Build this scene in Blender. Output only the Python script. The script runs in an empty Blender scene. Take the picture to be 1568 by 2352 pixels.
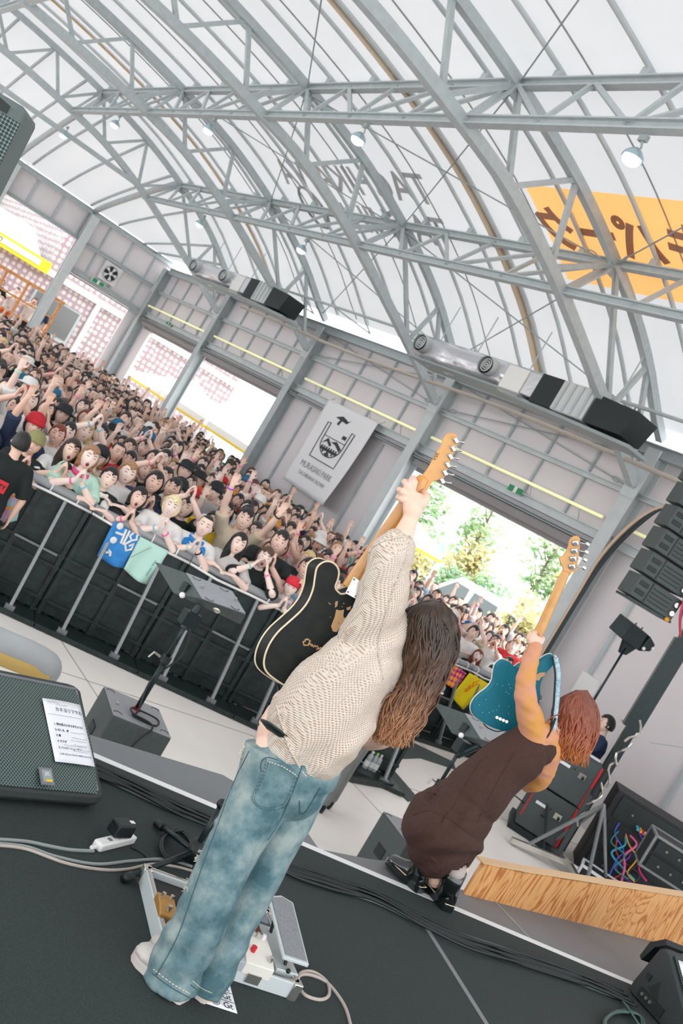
import bpy, bmesh, math, random
import numpy as np
from mathutils import Vector, Matrix, Euler, noise
SC = bpy.context.scene
COL = SC.collection
PI = math.pi
# ---------------------------------------------------------------- camera
FPX, CXP, CYP = 2287.0, 784.0, 1176.0
CAM = Vector((0, 0, 2.63))
ROLL, PITCH, YAW = math.radians(30.48), math.radians(-1.94), math.radians(-37.15)
_B = Matrix(((1, 0, 0), (0, 0, -1), (0, 1, 0)))
MC = Matrix.Rotation(YAW, 3, 'Z') @ Matrix.Rotation(PITCH, 3, 'X') @ _B @ Matrix.Rotation(ROLL, 3, 'Z')
cd = bpy.data.cameras.new('camera'); cam = bpy.data.objects.new('camera', cd); COL.objects.link(cam)
cd.sensor_fit = 'VERTICAL'; cd.sensor_height = 36; cd.sensor_width = 24; cd.lens = 36 * FPX / 2352
cd.clip_start = 0.05; cd.clip_end = 300
cam.matrix_world = Matrix.Translation(CAM) @ MC.to_4x4()
SC.camera = cam
cd.dof.use_dof = True; cd.dof.focus_distance = 3.5; cd.dof.aperture_fstop = 7.1
# ---------------------------------------------------------------- light
W = bpy.data.worlds.new('sky'); SC.world = W; W.use_nodes = True
_n = W.node_tree.nodes; _bg = _n['Background']
_bg.inputs['Color'].default_value = (0.95, 0.98, 1.0, 1); _bg.inputs['Strength'].default_value = 3.5
sun = bpy.data.lights.new('sun', 'SUN'); so = bpy.data.objects.new('sun', sun); COL.objects.link(so)
sun.energy = 1.5; sun.angle = math.radians(25); sun.color = (1, .97, .93)
so.rotation_euler = (math.radians(38), math.radians(-8), math.radians(20))
SC.view_settings.view_transform = 'Standard'; SC.view_settings.look = 'None'
SC.view_settings.exposure = 0.0; SC.view_settings.gamma = 1.0
SC.view_settings.use_curve_mapping = False
SC.cycles.max_bounces = 7; SC.cycles.diffuse_bounces = 4; SC.cycles.transmission_bounces = 5
SC.cycles.transparent_max_bounces = 16; SC.cycles.caustics_reflective = False; SC.cycles.caustics_refractive = False
# ---------------------------------------------------------------- pixel -> place helpers
def ray(x, y): return MC @ Vector(((x - CXP) / FPX, -(y - CYP) / FPX, -1.0))
def atd(x, y, t): return CAM + ray(x, y) * t
def atz(x, y, z): d = ray(x, y); return CAM + d * ((z - CAM.z) / d.z)
def atx(x, y, X): d = ray(x, y); return CAM + d * (X / d.x)
def aty(x, y, Y): d = ray(x, y); return CAM + d * (Y / d.y)
# ---------------------------------------------------------------- materials
def mat(name, col, rough=0.6, metal=0.0, noise_=0.0, nscale=8.0, col2=None, bump=0.0, bscale=40.0, objcol=False, emis=0, coat=0, spec=None, trans=0, detail=4, alpha=None):
    m = bpy.data.materials.new(name); m.use_nodes = True
    nt = m.node_tree; b = nt.nodes['Principled BSDF']
    b.inputs['Roughness'].default_value = rough; b.inputs['Metallic'].default_value = metal
    c = (*col, 1)
    b.inputs['Base Color'].default_value = c
    if spec is not None: b.inputs['Specular IOR Level'].default_value = spec
    if coat: b.inputs['Coat Weight'].default_value = coat
    if trans: b.inputs['Transmission Weight'].default_value = trans
    if alpha is not None: b.inputs['Alpha'].default_value = alpha
    src = None
    if objcol:
        oi = nt.nodes.new('ShaderNodeObjectInfo'); src = oi.outputs['Color']
    if noise_ or col2:
        tc = nt.nodes.new('ShaderNodeTexCoord')
        n = nt.nodes.new('ShaderNodeTexNoise'); n.inputs['Scale'].default_value = nscale; n.inputs['Detail'].default_value = detail
        nt.links.new(tc.outputs['Object'], n.inputs['Vector'])
        if col2:
            r = nt.nodes.new('ShaderNodeValToRGB'); r.color_ramp.elements[0].position = .38; r.color_ramp.elements[1].position = .64
            r.color_ramp.elements[0].color = c; r.color_ramp.elements[1].color = (*col2, 1)
            nt.links.new(n.outputs['Fac'], r.inputs[0]); src = r.outputs[0]
        else:
            mr = nt.nodes.new('ShaderNodeMapRange'); mr.inputs[1].default_value = .3; mr.inputs[2].default_value = .7
            mr.inputs[3].default_value = 1 - noise_; mr.inputs[4].default_value = 1 + noise_
            nt.links.new(n.outputs['Fac'], mr.inputs[0])
            mx = nt.nodes.new('ShaderNodeVectorMath'); mx.operation = 'SCALE'
            if src is not None: nt.links.new(src, mx.inputs[0])
            else: mx.inputs[0].default_value = col
            nt.links.new(mr.outputs[0], mx.inputs['Scale']); src = mx.outputs[0]
    if src is not None: nt.links.new(src, b.inputs['Base Color'])
    if bump:
        n2 = nt.nodes.new('ShaderNodeTexNoise'); n2.inputs['Scale'].default_value = bscale; n2.inputs['Detail'].default_value = 3
        tc2 = nt.nodes.new('ShaderNodeTexCoord'); nt.links.new(tc2.outputs['Object'], n2.inputs['Vector'])
        bp = nt.nodes.new('ShaderNodeBump'); bp.inputs['Strength'].default_value = bump; bp.inputs['Distance'].default_value = .01
        nt.links.new(n2.outputs['Fac'], bp.inputs['Height']); nt.links.new(bp.outputs[0], b.inputs['Normal'])
    if emis:
        b.inputs['Emission Color'].default_value = c; b.inputs['Emission Strength'].default_value = emis
    return m
# ---------------------------------------------------------------- mesh builder
class MB:
    def __init__(s): s.v = []; s.f = []; s.m = []; s.mats = []; s.cur = 0
    def use(s, m):
        if m not in s.mats: s.mats.append(m)
        s.cur = s.mats.index(m); return s
    def add(s, vs, fs):
        o = len(s.v); s.v += [tuple(v) for v in vs]; s.f += [tuple(i + o for i in f) for f in fs]; s.m += [s.cur] * len(fs); return s
    def box(s, c, d, R=None):
        c = Vector(c); vs = []
        for k in range(8):
            p = Vector(((k & 1) - .5, ((k >> 1) & 1) - .5, ((k >> 2) & 1) - .5)); p = Vector((p.x * d[0], p.y * d[1], p.z * d[2]))
            if R is not None: p = R @ p
            vs.append(c + p)
        return s.add(vs, [(0, 2, 3, 1), (4, 5, 7, 6), (0, 1, 5, 4), (2, 6, 7, 3), (0, 4, 6, 2), (1, 3, 7, 5)])
    def beam(s, a, b, w, h, up=(0, 0, 1)):
        a, b = Vector(a), Vector(b); d = b - a; L = d.length
        if L < 1e-6: return s
        d /= L; x = d.cross(Vector(up))
        if x.length < 1e-4: x = d.cross(Vector((1, 0, 0)))
        x.normalize(); y = x.cross(d)
        R = Matrix((x, d, y)).transposed()
        return s.box((a + b) / 2, (w, L, h), R)
    def hbeam(s, a, b, w, h, t=.015, up=(0, 0, 1)):
        a, b = Vector(a), Vector(b); d = (b - a).normalized(); x = d.cross(Vector(up))
        if x.length < 1e-4: x = d.cross(Vector((1, 0, 0)))
        x.normalize(); y = x.cross(d)
        s.beam(a, b, t, h - 2 * t, up); s.beam(a + y * (h / 2 - t / 2), b + y * (h / 2 - t / 2), w, t, up)
        return s.beam(a - y * (h / 2 - t / 2), b - y * (h / 2 - t / 2), w, t, up)
    def cyl(s, a, b, r, n=12, r2=None, cap=True):
        return s.tube([a, b], [r, r if r2 is None else r2], n, cap)
    def tube(s, pts, r, n=8, cap=True, closed=False, sx=1.0, ref=None):
        pts = [Vector(p) for p in pts]; k = len(pts)
        rs = r if isinstance(r, (list, tuple)) else [r] * k
        u = None; vs = []
        for i, p in enumerate(pts):
            if closed: t = pts[(i + 1) % k] - pts[i - 1]
            else: t = pts[min(i + 1, k - 1)] - pts[max(i - 1, 0)]
            t.normalize() if t.length > 1e-9 else None
            if u is None:
                u = (Vector(ref) if ref is not None else (Vector((0, 0, 1)) if abs(t.z) < .9 else Vector((1, 0, 0))))
            u = u - t * u.dot(t)
            if u.length < 1e-5: u = t.orthogonal()
            u.normalize(); w = t.cross(u)
            rr = rs[i]; ra, rb = (rr if isinstance(rr, (tuple, list)) else (rr * sx, rr))
            for j in range(n):
                a = 2 * PI * j / n; vs.append(p + u * (math.cos(a) * ra) + w * (math.sin(a) * rb))
        fs = []
        for i in range(k if closed else k - 1):
            for j in range(n):
                a, b = i * n + j, i * n + (j + 1) % n; c, d = ((i + 1) % k) * n + (j + 1) % n, ((i + 1) % k) * n + j
                fs.append((a, b, c, d))
        if cap and not closed: fs.append(tuple(range(n - 1, -1, -1))); fs.append(tuple(range((k - 1) * n, k * n)))
        return s.add(vs, fs)
    def ball(s, c, r, n=12, m=8, R=None):
        c = Vector(c); r = (r, r, r) if not isinstance(r, (tuple, list)) else r
        vs = []; fs = []
        def P(x, y, z):
            p = Vector((x * r[0], y * r[1], z * r[2])); return c + (R @ p if R is not None else p)
        vs.append(P(0, 0, 1))
        for i in range(1, m):
            for j in range(n):
                t, a = PI * i / m, 2 * PI * j / n; vs.append(P(math.sin(t) * math.cos(a), math.sin(t) * math.sin(a), math.cos(t)))
        vs.append(P(0, 0, -1)); l = len(vs) - 1
        for j in range(n):
            fs.append((0, 1 + j, 1 + (j + 1) % n)); fs.append((l, l - n + (j + 1) % n, l - n + j))
            for i in range(m - 2):
                a = 1 + i * n; fs.append((a + j, a + n + j, a + n + (j + 1) % n, a + (j + 1) % n))
        return s.add(vs, fs)
    def prism(s, pts, ext):
        """closed polygon of 3D points extruded by vector ext"""
        k = len(pts); pts = [Vector(p) for p in pts]; ext = Vector(ext)
        vs = pts + [p + ext for p in pts]
        fs = [tuple(range(k - 1, -1, -1)), tuple(range(k, 2 * k))] + [(i, (i + 1) % k, (i + 1) % k + k, i + k) for i in range(k)]
        return s.add(vs, fs)
    def loft(s, rings, cap=True, close=False):
        n = len(rings[0]); vs = [p for r in rings for p in r]; fs = []
        for i in range(len(rings) - 1):
            for j in range(n):
                fs.append((i * n + j, i * n + (j + 1) % n, (i + 1) * n + (j + 1) % n, (i + 1) * n + j))
        if cap: fs.append(tuple(range(n - 1, -1, -1))); fs.append(tuple(range((len(rings) - 1) * n, len(rings) * n)))
        return s.add(vs, fs)
    def mesh(s, name='m', smooth=False):
        me = bpy.data.meshes.new(name); me.from_pydata([tuple(v) for v in s.v], [], s.f)
        for m in s.mats: me.materials.append(m)
        if len(s.mats) > 1: me.polygons.foreach_set('material_index', s.m)
        bm = bmesh.new(); bm.from_mesh(me); bmesh.ops.recalc_face_normals(bm, faces=bm.faces); bm.to_mesh(me); bm.free()
        if smooth: me.polygons.foreach_set('use_smooth', [True] * len(me.polygons))
        me.update(); return me
    def build(s, name, m=None, parent=None, smooth=False, bevel=0, auto=None, **kw):
        if m is not None and not s.mats: s.use(m)
        me = s.mesh(name, smooth or auto is not None)
        o = bpy.data.objects.new(name, me); COL.objects.link(o)
        if auto is not None: me.set_sharp_from_angle(angle=math.radians(auto))
        if parent is not None: o.parent = parent
        if bevel:
            b = o.modifiers.new('b', 'BEVEL'); b.width = bevel; b.segments = 2; b.limit_method = 'ANGLE'; b.angle_limit = math.radians(40)
            for p in me.polygons: p.use_smooth = True
            me.set_sharp_from_angle(angle=math.radians(40))
        tag(o, **kw); return o
def tag(o, label=None, cat=None, group=None, kind=None):
    if label: o['label'] = label
    if cat: o['category'] = cat
    if group: o['group'] = group
    if kind: o['kind'] = kind
    return o
def empty(name, loc=(0, 0, 0), rz=0, label=None, cat=None, group=None, kind=None):
    o = bpy.data.objects.new(name, None); COL.objects.link(o); o.location = loc; o.rotation_euler = (0, 0, rz); o.empty_display_size = .1
    return tag(o, label, cat, group, kind)
def copy_tree(o, parent=None):
    c = o.copy(); COL.objects.link(c); c.parent = parent
    for ch in o.children: copy_tree(ch, c)
    return c
def evald(o, rm=True):
    """apply modifiers: returns plain mesh object with the modifiers applied"""
    dg = bpy.context.evaluated_depsgraph_get(); dg.update()
    me = bpy.data.meshes.new_from_object(o.evaluated_get(dg)); o.modifiers.clear(); old = o.data; o.data = me
    return o
def remesh(o, voxel, smooth=2, mats=None):
    md = o.modifiers.new('r', 'REMESH'); md.mode = 'VOXEL'; md.voxel_size = voxel; md.use_smooth_shade = True
    if smooth: s_ = o.modifiers.new('s', 'SMOOTH'); s_.iterations = smooth; s_.factor = .5
    keep = list(o.data.materials); evald(o)
    if not len(o.data.materials):
        for m in keep: o.data.materials.append(m)
    return o
def catmull(pts, n=8, closed=False):
    pts = [Vector(p) for p in pts]; k = len(pts); out = []
    for i in range(k if closed else k - 1):
        if closed: p0, p1, p2, p3 = pts[i - 1], pts[i], pts[(i + 1) % k], pts[(i + 2) % k]
        else: p0, p1, p2, p3 = pts[max(i - 1, 0)], pts[i], pts[i + 1], pts[min(i + 2, k - 1)]
        for j in range(n):
            t = j / n
            out.append(.5 * ((2 * p1) + (p2 - p0) * t + (2 * p0 - 5 * p1 + 4 * p2 - p3) * t * t + (3 * p1 - p0 - 3 * p2 + p3) * t ** 3))
    if not closed: out.append(pts[-1])
    return out
def text_mesh(txt, size, align='CENTER', extrude=0.0, bold=0.0, res=3):
    cu = bpy.data.curves.new('t', 'FONT'); cu.body = txt; cu.size = size; cu.align_x = align; cu.align_y = 'CENTER'; cu.resolution_u = res
    cu.extrude = extrude; cu.offset = bold
    o = bpy.data.objects.new('t', cu); COL.objects.link(o)
    dg = bpy.context.evaluated_depsgraph_get(); dg.update()
    me = bpy.data.meshes.new_from_object(o.evaluated_get(dg)); bpy.data.objects.remove(o)
    return me
def text_obj(name, txt, size, origin, xd, yd, m, parent=None, align='CENTER', bold=0.0, fn=None, off=0.002, sub=0, **kw):
    """flat lettering lying on a surface; xd,yd are the reading and up directions; fn maps a point"""
    me = text_mesh(txt, size, align, 0, bold)
    if sub:
        bm = bmesh.new(); bm.from_mesh(me); bmesh.ops.triangulate(bm, faces=bm.faces)
        for _ in range(sub):
            es = [e for e in bm.edges if e.calc_length() > size * .25]
            if es: bmesh.ops.subdivide_edges(bm, edges=es, cuts=1); bmesh.ops.triangulate(bm, faces=bm.faces)
        bm.to_mesh(me); bm.free()
    xd, yd = Vector(xd).normalized(), Vector(yd).normalized(); n = xd.cross(yd)
    org = Vector(origin)
    for v in me.vertices:
        v.co = fn(v.co.x, v.co.y) if fn else org + xd * v.co.x + yd * v.co.y + n * off
    me.materials.clear(); me.materials.append(m)
    o = bpy.data.objects.new(name, me); COL.objects.link(o)
    if parent is not None: o.parent = parent
    return tag(o, **kw)
def hexc(h): 
    h = h.lstrip('#'); h = h if len(h) == 6 else ''.join(c * 2 for c in h); v = [int(h[i:i + 2], 16) / 255 for i in (0, 2, 4)]
    return tuple(x / 12.92 if x < .04045 else ((x + .055) / 1.055) ** 2.4 for x in v)
# ================================================================ materials
M = {}
M['concrete'] = mat('concrete', hexc('#f7f3ee'), .45, noise_=.04, nscale=1.3, bump=.05, bscale=60)
M['ground'] = mat('ground', hexc('#dcd9d2'), .8, noise_=.06, nscale=.6)
M['steel'] = mat('steel', hexc('#b4bcbe'), .5, metal=.05, noise_=.07, nscale=9, bump=.03)
M['steel_light'] = mat('steel_light', hexc('#c6cccd'), .5, metal=.05, noise_=.05, nscale=5)
M['steel_dark'] = mat('steel_dark', hexc('#98a1a2'), .5, metal=.05)
M['panel'] = mat('panel', hexc('#dcd6d8'), .6, noise_=.02, nscale=2)
M['panel_light'] = mat('panel_light', hexc('#dedadc'), .6, noise_=.02, nscale=2)
M['tube'] = mat('tube', hexc('#f2f0b8'), .4, emis=.5)
M['black'] = mat('black', hexc('#101c1e'), .55, noise_=.15, nscale=20)
M['black_metal'] = mat('black_metal', hexc('#1c292b'), .38, metal=.3, noise_=.15, nscale=30)
M['rubber'] = mat('rubber', hexc('#0f1a1c'), .5)
M['white'] = mat('white', hexc('#e9e8e6'), .5)
M['paper'] = mat('paper', hexc('#e9eaf0'), .7)
M['ink'] = mat('ink', hexc('#33363c'), .7)
M['chrome'] = mat('chrome', hexc('#cfcdc6'), .22, metal=.9)
M['carpet'] = mat('carpet', hexc('#252e2d'), .9, col2=hexc('#2f3938'), nscale=260, bump=.25, bscale=600, detail=2)
M['board'] = mat('board', hexc('#74777b'), .55, noise_=.08, nscale=3, bump=.05)
M['tape'] = mat('tape', hexc('#e4e5e6'), .5)
M['tape_grey'] = mat('tape_grey', hexc('#7b7e82'), .5)
M['foil'] = mat('foil', hexc('#dcdce0'), .28, metal=.55, bump=1.0, bscale=9)
M['yellow'] = mat('yellow', hexc('#e8c21c'), .5)
M['red'] = mat('red', hexc('#c8202c'), .5)
M['green'] = mat('green', hexc('#1f8a5c'), .5)
M['plastic_white'] = mat('plastic_white', hexc('#e6e6e4'), .4)
# translucent roof cloth
def membrane_mat(name, col, tr=.75):
    m = bpy.data.materials.new(name); m.use_nodes = True; nt = m.node_tree; nt.nodes.clear()
    o = nt.nodes.new('ShaderNodeOutputMaterial'); mx = nt.nodes.new('ShaderNodeMixShader'); mx.inputs[0].default_value = tr
    d = nt.nodes.new('ShaderNodeBsdfDiffuse'); t = nt.nodes.new('ShaderNodeBsdfTranslucent')
    tc = nt.nodes.new('ShaderNodeTexCoord'); n = nt.nodes.new('ShaderNodeTexNoise'); n.inputs['Scale'].default_value = .7
    nt.links.new(tc.outputs['Object'], n.inputs['Vector'])
    r = nt.nodes.new('ShaderNodeValToRGB'); r.color_ramp.elements[0].color = (*[c * .95 for c in col], 1); r.color_ramp.elements[1].color = (*col, 1)
    nt.links.new(n.outputs['Fac'], r.inputs[0])
    for s in (d, t): nt.links.new(r.outputs[0], s.inputs[0])
    nt.links.new(d.outputs[0], mx.inputs[1]); nt.links.new(t.outputs[0], mx.inputs[2]); nt.links.new(mx.outputs[0], o.inputs[0])
    return m
M['membrane'] = membrane_mat('membrane', (.57, .57, .58), .285)
M['membrane_print'] = membrane_mat('membrane_print', (.50, .49, .49), .35)
M['orange_cloth'] = membrane_mat('orange_cloth', (.88, .43, .15), .30)
M['orange_print'] = membrane_mat('orange_print', (.36, .24, .19), .3)
# plywood
def plywood():
    m = mat('plywood', hexc('#c98d55'), .55); nt = m.node_tree; b = nt.nodes['Principled BSDF']
    tc = nt.nodes.new('ShaderNodeTexCoord'); mp = nt.nodes.new('ShaderNodeMapping'); mp.inputs['Scale'].default_value = (2.2, 2.2, .55)
    nt.links.new(tc.outputs['Object'], mp.inputs[0])
    n = nt.nodes.new('ShaderNodeTexNoise'); n.inputs['Scale'].default_value = 2.6; n.inputs['Detail'].default_value = 3; n.inputs['Distortion'].default_value = 1.2
    nt.links.new(mp.outputs[0], n.inputs['Vector'])
    mm = nt.nodes.new('ShaderNodeMath'); mm.operation = 'MULTIPLY'; mm.inputs[1].default_value = 60; nt.links.new(n.outputs['Fac'], mm.inputs[0])
    si = nt.nodes.new('ShaderNodeMath'); si.operation = 'SINE'; nt.links.new(mm.outputs[0], si.inputs[0])
    r = nt.nodes.new('ShaderNodeValToRGB'); e = r.color_ramp.elements; e[0].position = 0; e[0].color = (*hexc('#d9a36a'), 1)
    e[1].position = 1; e[1].color = (*hexc('#b06a36'), 1); k = e.new(.70); k.color = (*hexc('#d29658'), 1)
    mr = nt.nodes.new('ShaderNodeMapRange'); mr.inputs[1].default_value = -1; nt.links.new(si.outputs[0], mr.inputs[0])
    nt.links.new(mr.outputs[0], r.inputs[0]); nt.links.new(r.outputs[0], b.inputs['Base Color'])
    return m
M['plywood'] = plywood()
# ================================================================ floor
KS = dict(kind='structure')
MB().box((10, 12, -.05), (80, 90, .1)).build('floor', M['concrete'], **KS)
j = MB()
for x in (-1.8, 1.18, 4.175, 7.17, 10.15): j.box((x, 13, .001), (.012, 36, .003))
for y in (1.4, 4.4, 7.4, 10.4, 13.4): j.box((3, y, .001), (19, .012, .003))
j.build('trim_1', mat('joint', hexc('#aaa49c'), .8), **KS)
# raised skate box that carries the stage deck
DK = 1.10
out = [atz(202, 1680, DK), atz(515, 1775, DK), atz(690, 1880, DK), atz(735, 1945, DK), atz(850, 1968, DK), atz(1000, 1985, DK), atz(1056, 2037, DK)]
out = [Vector((-4.5, 3.70, DK))] + out + [Vector((9.6, 3.08, DK)), Vector((9.6, -6, DK)), Vector((-4.5, -6, DK))]
st = MB().prism([(p.x, p.y, 0) for p in out], (0, 0, DK - .012)); st.build('stage_box', M['board'], **KS)
# dark carpet deck and tapes follow the stage front, turned against the hall
F0, F1 = atz(218, 1737, DK), atz(1440, 2255, DK); fd = (F1 - F0).normalized(); fn = Vector((fd.y, -fd.x, 0))
A0, A1 = F0 - fd * 5, F0 + fd * 8
MB().prism([(p.x, p.y, DK - .012) for p in (A0, A1, A1 + fn * 6.5, A0 + fn * 6.5)], (0, 0, .014)).build('stage_deck', M['carpet'], **KS)
MB().prism([(p.x, p.y, DK + .001) for p in (A0 - fn * .022, A1 - fn * .022, A1 + fn * .022, A0 + fn * .022)], (0, 0, .003)).build('edge_tape', M['tape'], label='white tape line along the dark stage deck edge', cat='tape')
G0, G1 = atz(975, 2127, DK), atz(1118, 2356, DK); gd = (G1 - G0).normalized(); gn = Vector((gd.y, -gd.x, 0)) * .013
G1 = G0 + gd * 3
MB().prism([(p.x, p.y, DK + .002) for p in (G0 - gn, G1 - gn, G1 + gn, G0 + gn)], (0, 0, .002)).build('seam_tape', M['tape_grey'], label='narrow grey tape seam running back over the dark carpet', cat='tape')
sm = MB()
for a, b in (((1134, 2062), (1228, 2160)), ((930, 2035), (950, 2080))):
    p, q = atz(*a, DK), atz(*b, DK); sm.beam((p.x, p.y, DK - .0105), (q.x, q.y, DK - .0105), .012, .003)
sm.build('board_seam', M['steel_dark'], **KS)
# plywood kick panel
Yp = 3.10
tp = [aty(1090, 1978, Yp), aty(1204, 2003, Yp), aty(1400, 2034, Yp), aty(1568, 2060, Yp)]
tp[0].x = 4.28; tp.append(tp[-1] + (tp[-1] - tp[-2]).normalized() * 1.6)
pw = MB().prism([(4.28, Yp, DK - .02)] + [(p.x, Yp, p.z) for p in tp] + [(tp[-1].x, Yp, DK - .02)], (0, .02, 0))
ply = pw.build('plywood_panel', M['plywood'], label='orange plywood kick panel standing along the right stage edge', cat='wooden panel')
e = MB()
for i in range(len(tp) - 1): e.beam(tp[i] + Vector((0, .03, 0)), tp[i + 1] + Vector((0, .03, 0)), .06, .012)
e.build('top_edge', mat('ply_edge', hexc('#d8b48c'), .6), ply)
# ================================================================ walls
XS, YE, ZT = 12.5, 31.3, 5.5
XP = XS + .28
CY = [4.97, 10.28, 15.60, 20.95, 26.28, 31.3]
w = MB()
def wall_rect(y0, y1, z0, z1): w.box((XP + .05, (y0 + y1) / 2, (z0 + z1) / 2), (.1, y1 - y0, z1 - z0))
wall_rect(-8, 10.3, 0, ZT); wall_rect(10.3, 15.6, 3.62, ZT); wall_rect(15.6, 20.95, 0, ZT); wall_rect(20.95, YE, 3.5, ZT); wall_rect(30.5, YE + .3, 0, 3.5)
w.build('wall_right', M['panel'], **KS)
w = MB()
def we(x0, x1, z0, z1): w.box(((x0 + x1) / 2, YE + .3, (z0 + z1) / 2), (x1 - x0, .1, z1 - z0))
we(9.75, 12.9, 3.75, 5.7); we(7.1, 9.75, 4.72, 5.7); we(-7.3, 7.1, 4.72, 5.7); we(-7.3, 4.4, 0, 4.72); we(12.2, 12.9, 0, 3.75)
w.build('wall_back', M['panel'], **KS)
MB().box((-7.35, 11.5, 5.0), (.1, 39.5, 1.3)).build('wall_left', M['panel_light'], **KS)
# wall stiffeners, girts and headers: one mesh per line
for n_, (z, h, d, y0, y1, m_) in enumerate([(4.69, .10, .12, -8, YE, 'steel_light'), (3.86, .16, .14, -8, YE, 'steel_light'), (3.68, .06, .22, 10.3, YE, 'steel_dark'), (5.45, .2, .2, -8, YE, 'steel')]):
    MB().hbeam((XP - d / 2 - .02, y0, z), (XP - d / 2 - .02, y1, z), d, h, .02).build('trim_%d' % (n_ + 2), M[m_], **KS)
sh = MB()
for y0, y1 in ((10.45, 15.45), (21.1, 26.1), (26.45, 31.1)): sh.box((XP - .05, (y0 + y1) / 2, 3.56), (.25, y1 - y0, .12)); sh.box((XP + .05, (y0 + y1) / 2, 3.47), (.12, y1 - y0, .1))
sh.build('trim_6', mat('shutter_case', hexc('#8f8a8b'), .5), **KS)
st = MB()
y = -7.6
while y < 31:
    hi = ZT - .1
    if min(abs(y - c) for c in CY) > .3:
        st.beam((XP - .03, y, 3.95), (XP - .03, y, hi), .05, .05, (1, 0, 0))
        if y < 10 or 15.7 < y < 20.8: st.beam((XP - .03, y, 0), (XP - .03, y, 3.6), .06, .05, (1, 0, 0))
    y += 1.06
st.build('trim_7', M['steel'], **KS)
t8 = MB()
for z, h, x0, x1, m_ in ((5.68, .16, -7.3, XS + .2, 0), (4.76, .12, -7.3, XS + .2, 0), (3.86, .14, 9.75, XS, 0), (3.7, .05, 9.75, XS, 0)): t8.hbeam((x0, YE + .15, z), (x1, YE + .15, z), .12, h, .02)
x = -6.8
while x < 12.4:
    t8.beam((x, YE + .22, 4.82), (x, YE + .22, 5.6), .05, .05, (1, 0, 0))
    if x > 9.9: t8.beam((x, YE + .22, 3.93), (x, YE + .22, 4.7), .05, .05, (1, 0, 0))
    x += .86
t8.build('trim_8', M['steel'], **KS)
# columns
col0 = None
for i, y in enumerate(CY):
    lab = ['', 'grey steel wall column right of the big door, cable bundle strapped to it', 'grey steel column between the banner bay and the tree-filled door', 'grey steel column left of the white park banner', 'grey steel column between the two tent doorways', 'grey steel corner column where the two walls meet'][i]
    if i == 0: lab = 'grey steel wall column hidden behind the black speaker array'
    o = MB().hbeam((XS + .13, y, 0), (XS + .13, y, 5.45), .27, .30, .02, (1, 0, 0)).build('steel_column', M['steel_light'] if i < 3 else M['steel'], label=lab, cat='column', group='steel columns of the side wall')
    p = MB(); p.box((XS + .13, y, .02), (.42, .42, .04)); p.build('base_plate', M['steel_dark'], o)
    p = MB(); p.box((XS - .03, y, 4.75), (.03, .3, .35)); p.build('gusset_plate', M['steel_light'], o)
for x, lab in ((9.73, 'grey steel post in front of the pink tiled building'), (7.0, 'grey steel post at the far left beside the yellow sign'), (4.4, 'grey steel post of the back wall at far left')):
    o = MB().hbeam((x, YE + .05, 0), (x, YE + .05, 5.6), .27, .24, .02, (0, 1, 0)).build('steel_column', M['steel_light'], label=lab, cat='column', group='steel posts of the back wall')
    MB().box((x, YE + .05, .02), (.4, .4, .04)).build('base_plate', M['steel_dark'], o)
# LED tubes
for i, (y0, y1, lab) in enumerate([(5.3, 9.82, 'short lit tube light seen behind the black speaker array'), (10.5, 15.2, 'long lit tube light above the doorway with trees'), (15.75, 20.4, 'long lit tube light above the white park banner'), (21.05, 25.75, 'lit tube light above the right tent doorway'), (26.5, 31.0, 'lit tube light beside the corner column, farthest away')]):
    o = MB().cyl((XS + .0, y0, 4.13), (XS + .0, y1, 4.13), .027, 10).build('tube_light', M['tube'], smooth=True, label=lab, cat='light', group='tube lights along the side wall')
    b = MB()
    k = y0 + .5
    while k < y1: b.beam((XS, k, 4.10), (XS + .1, k, 3.93), .02, .02); k += 1.2
    b.build('bracket', M['steel_light'], o)
# exit signs, fan
o = MB().box((XS + .12, 12.59, 3.93), (.03, .36, .12)).build('exit_sign', M['plastic_white'], label='small green emergency exit sign over the doorway with trees', cat='sign')
MB().box((XS + .1, 12.70, 3.93), (.015, .13, .11)).build('pictogram', M['green'], o); MB().box((XS + .1, 12.47, 3.93), (.015, .14, .11)).build('arrow_panel', M['green'], o)
o = MB().box((XS + .12, 29.16, 3.9), (.03, .36, .12)).build('exit_sign', M['plastic_white'], label='faint green exit sign below the farthest tube light', cat='sign')
MB().box((XS + .1, 29.25, 3.9), (.015, .13, .1)).build('pictogram', M['green'], o); MB().box((XS + .1, 29.05, 3.9), (.015, .13, .1)).build('arrow_panel', M['green'], o)
o = MB().box((10.82, YE + .05, 3.92), (.46, .03, .15)).build('exit_sign', M['plastic_white'], label='green exit sign under the round vent fan', cat='sign')
MB().box((10.70, YE + .03, 3.92), (.16, .015, .13)).build('pictogram', M['green'], o); MB().box((10.95, YE + .03, 3.92), (.16, .015, .13)).build('arrow_panel', M['green'], o)
fan = MB().box((11.05, YE + .17, 4.36), (.62, .1, .62)).build('vent_fan', M['panel_light'], label='square wall fan with dark blades near the corner', cat='fan')
f2 = MB(); f2.tube([(11.05 + .25 * math.cos(a), YE + .1, 4.36 + .25 * math.sin(a)) for a in [k * PI / 12 for k in range(24)]], .02, 6, closed=True); f2.build('guard_ring', M['steel_light'], fan, smooth=True)
f3 = MB().cyl((11.05, YE + .115, 4.36), (11.05, YE + .125, 4.36), .235, 24); f3.build('duct_opening', M['black'], fan)
f4 = MB()
for k in range(5):
    a = k * 2 * PI / 5
    f4.prism([(11.05 + r * math.cos(a + b), YE + .1, 4.36 + r * math.sin(a + b)) for r, b in ((.05, 0), (.22, -.3), (.22, .25))], (0, .01, 0))
f4.cyl((11.05, YE + .08, 4.36), (11.05, YE + .12, 4.36), .06, 12); f4.build('fan_blade', M['panel_light'], fan)
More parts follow.
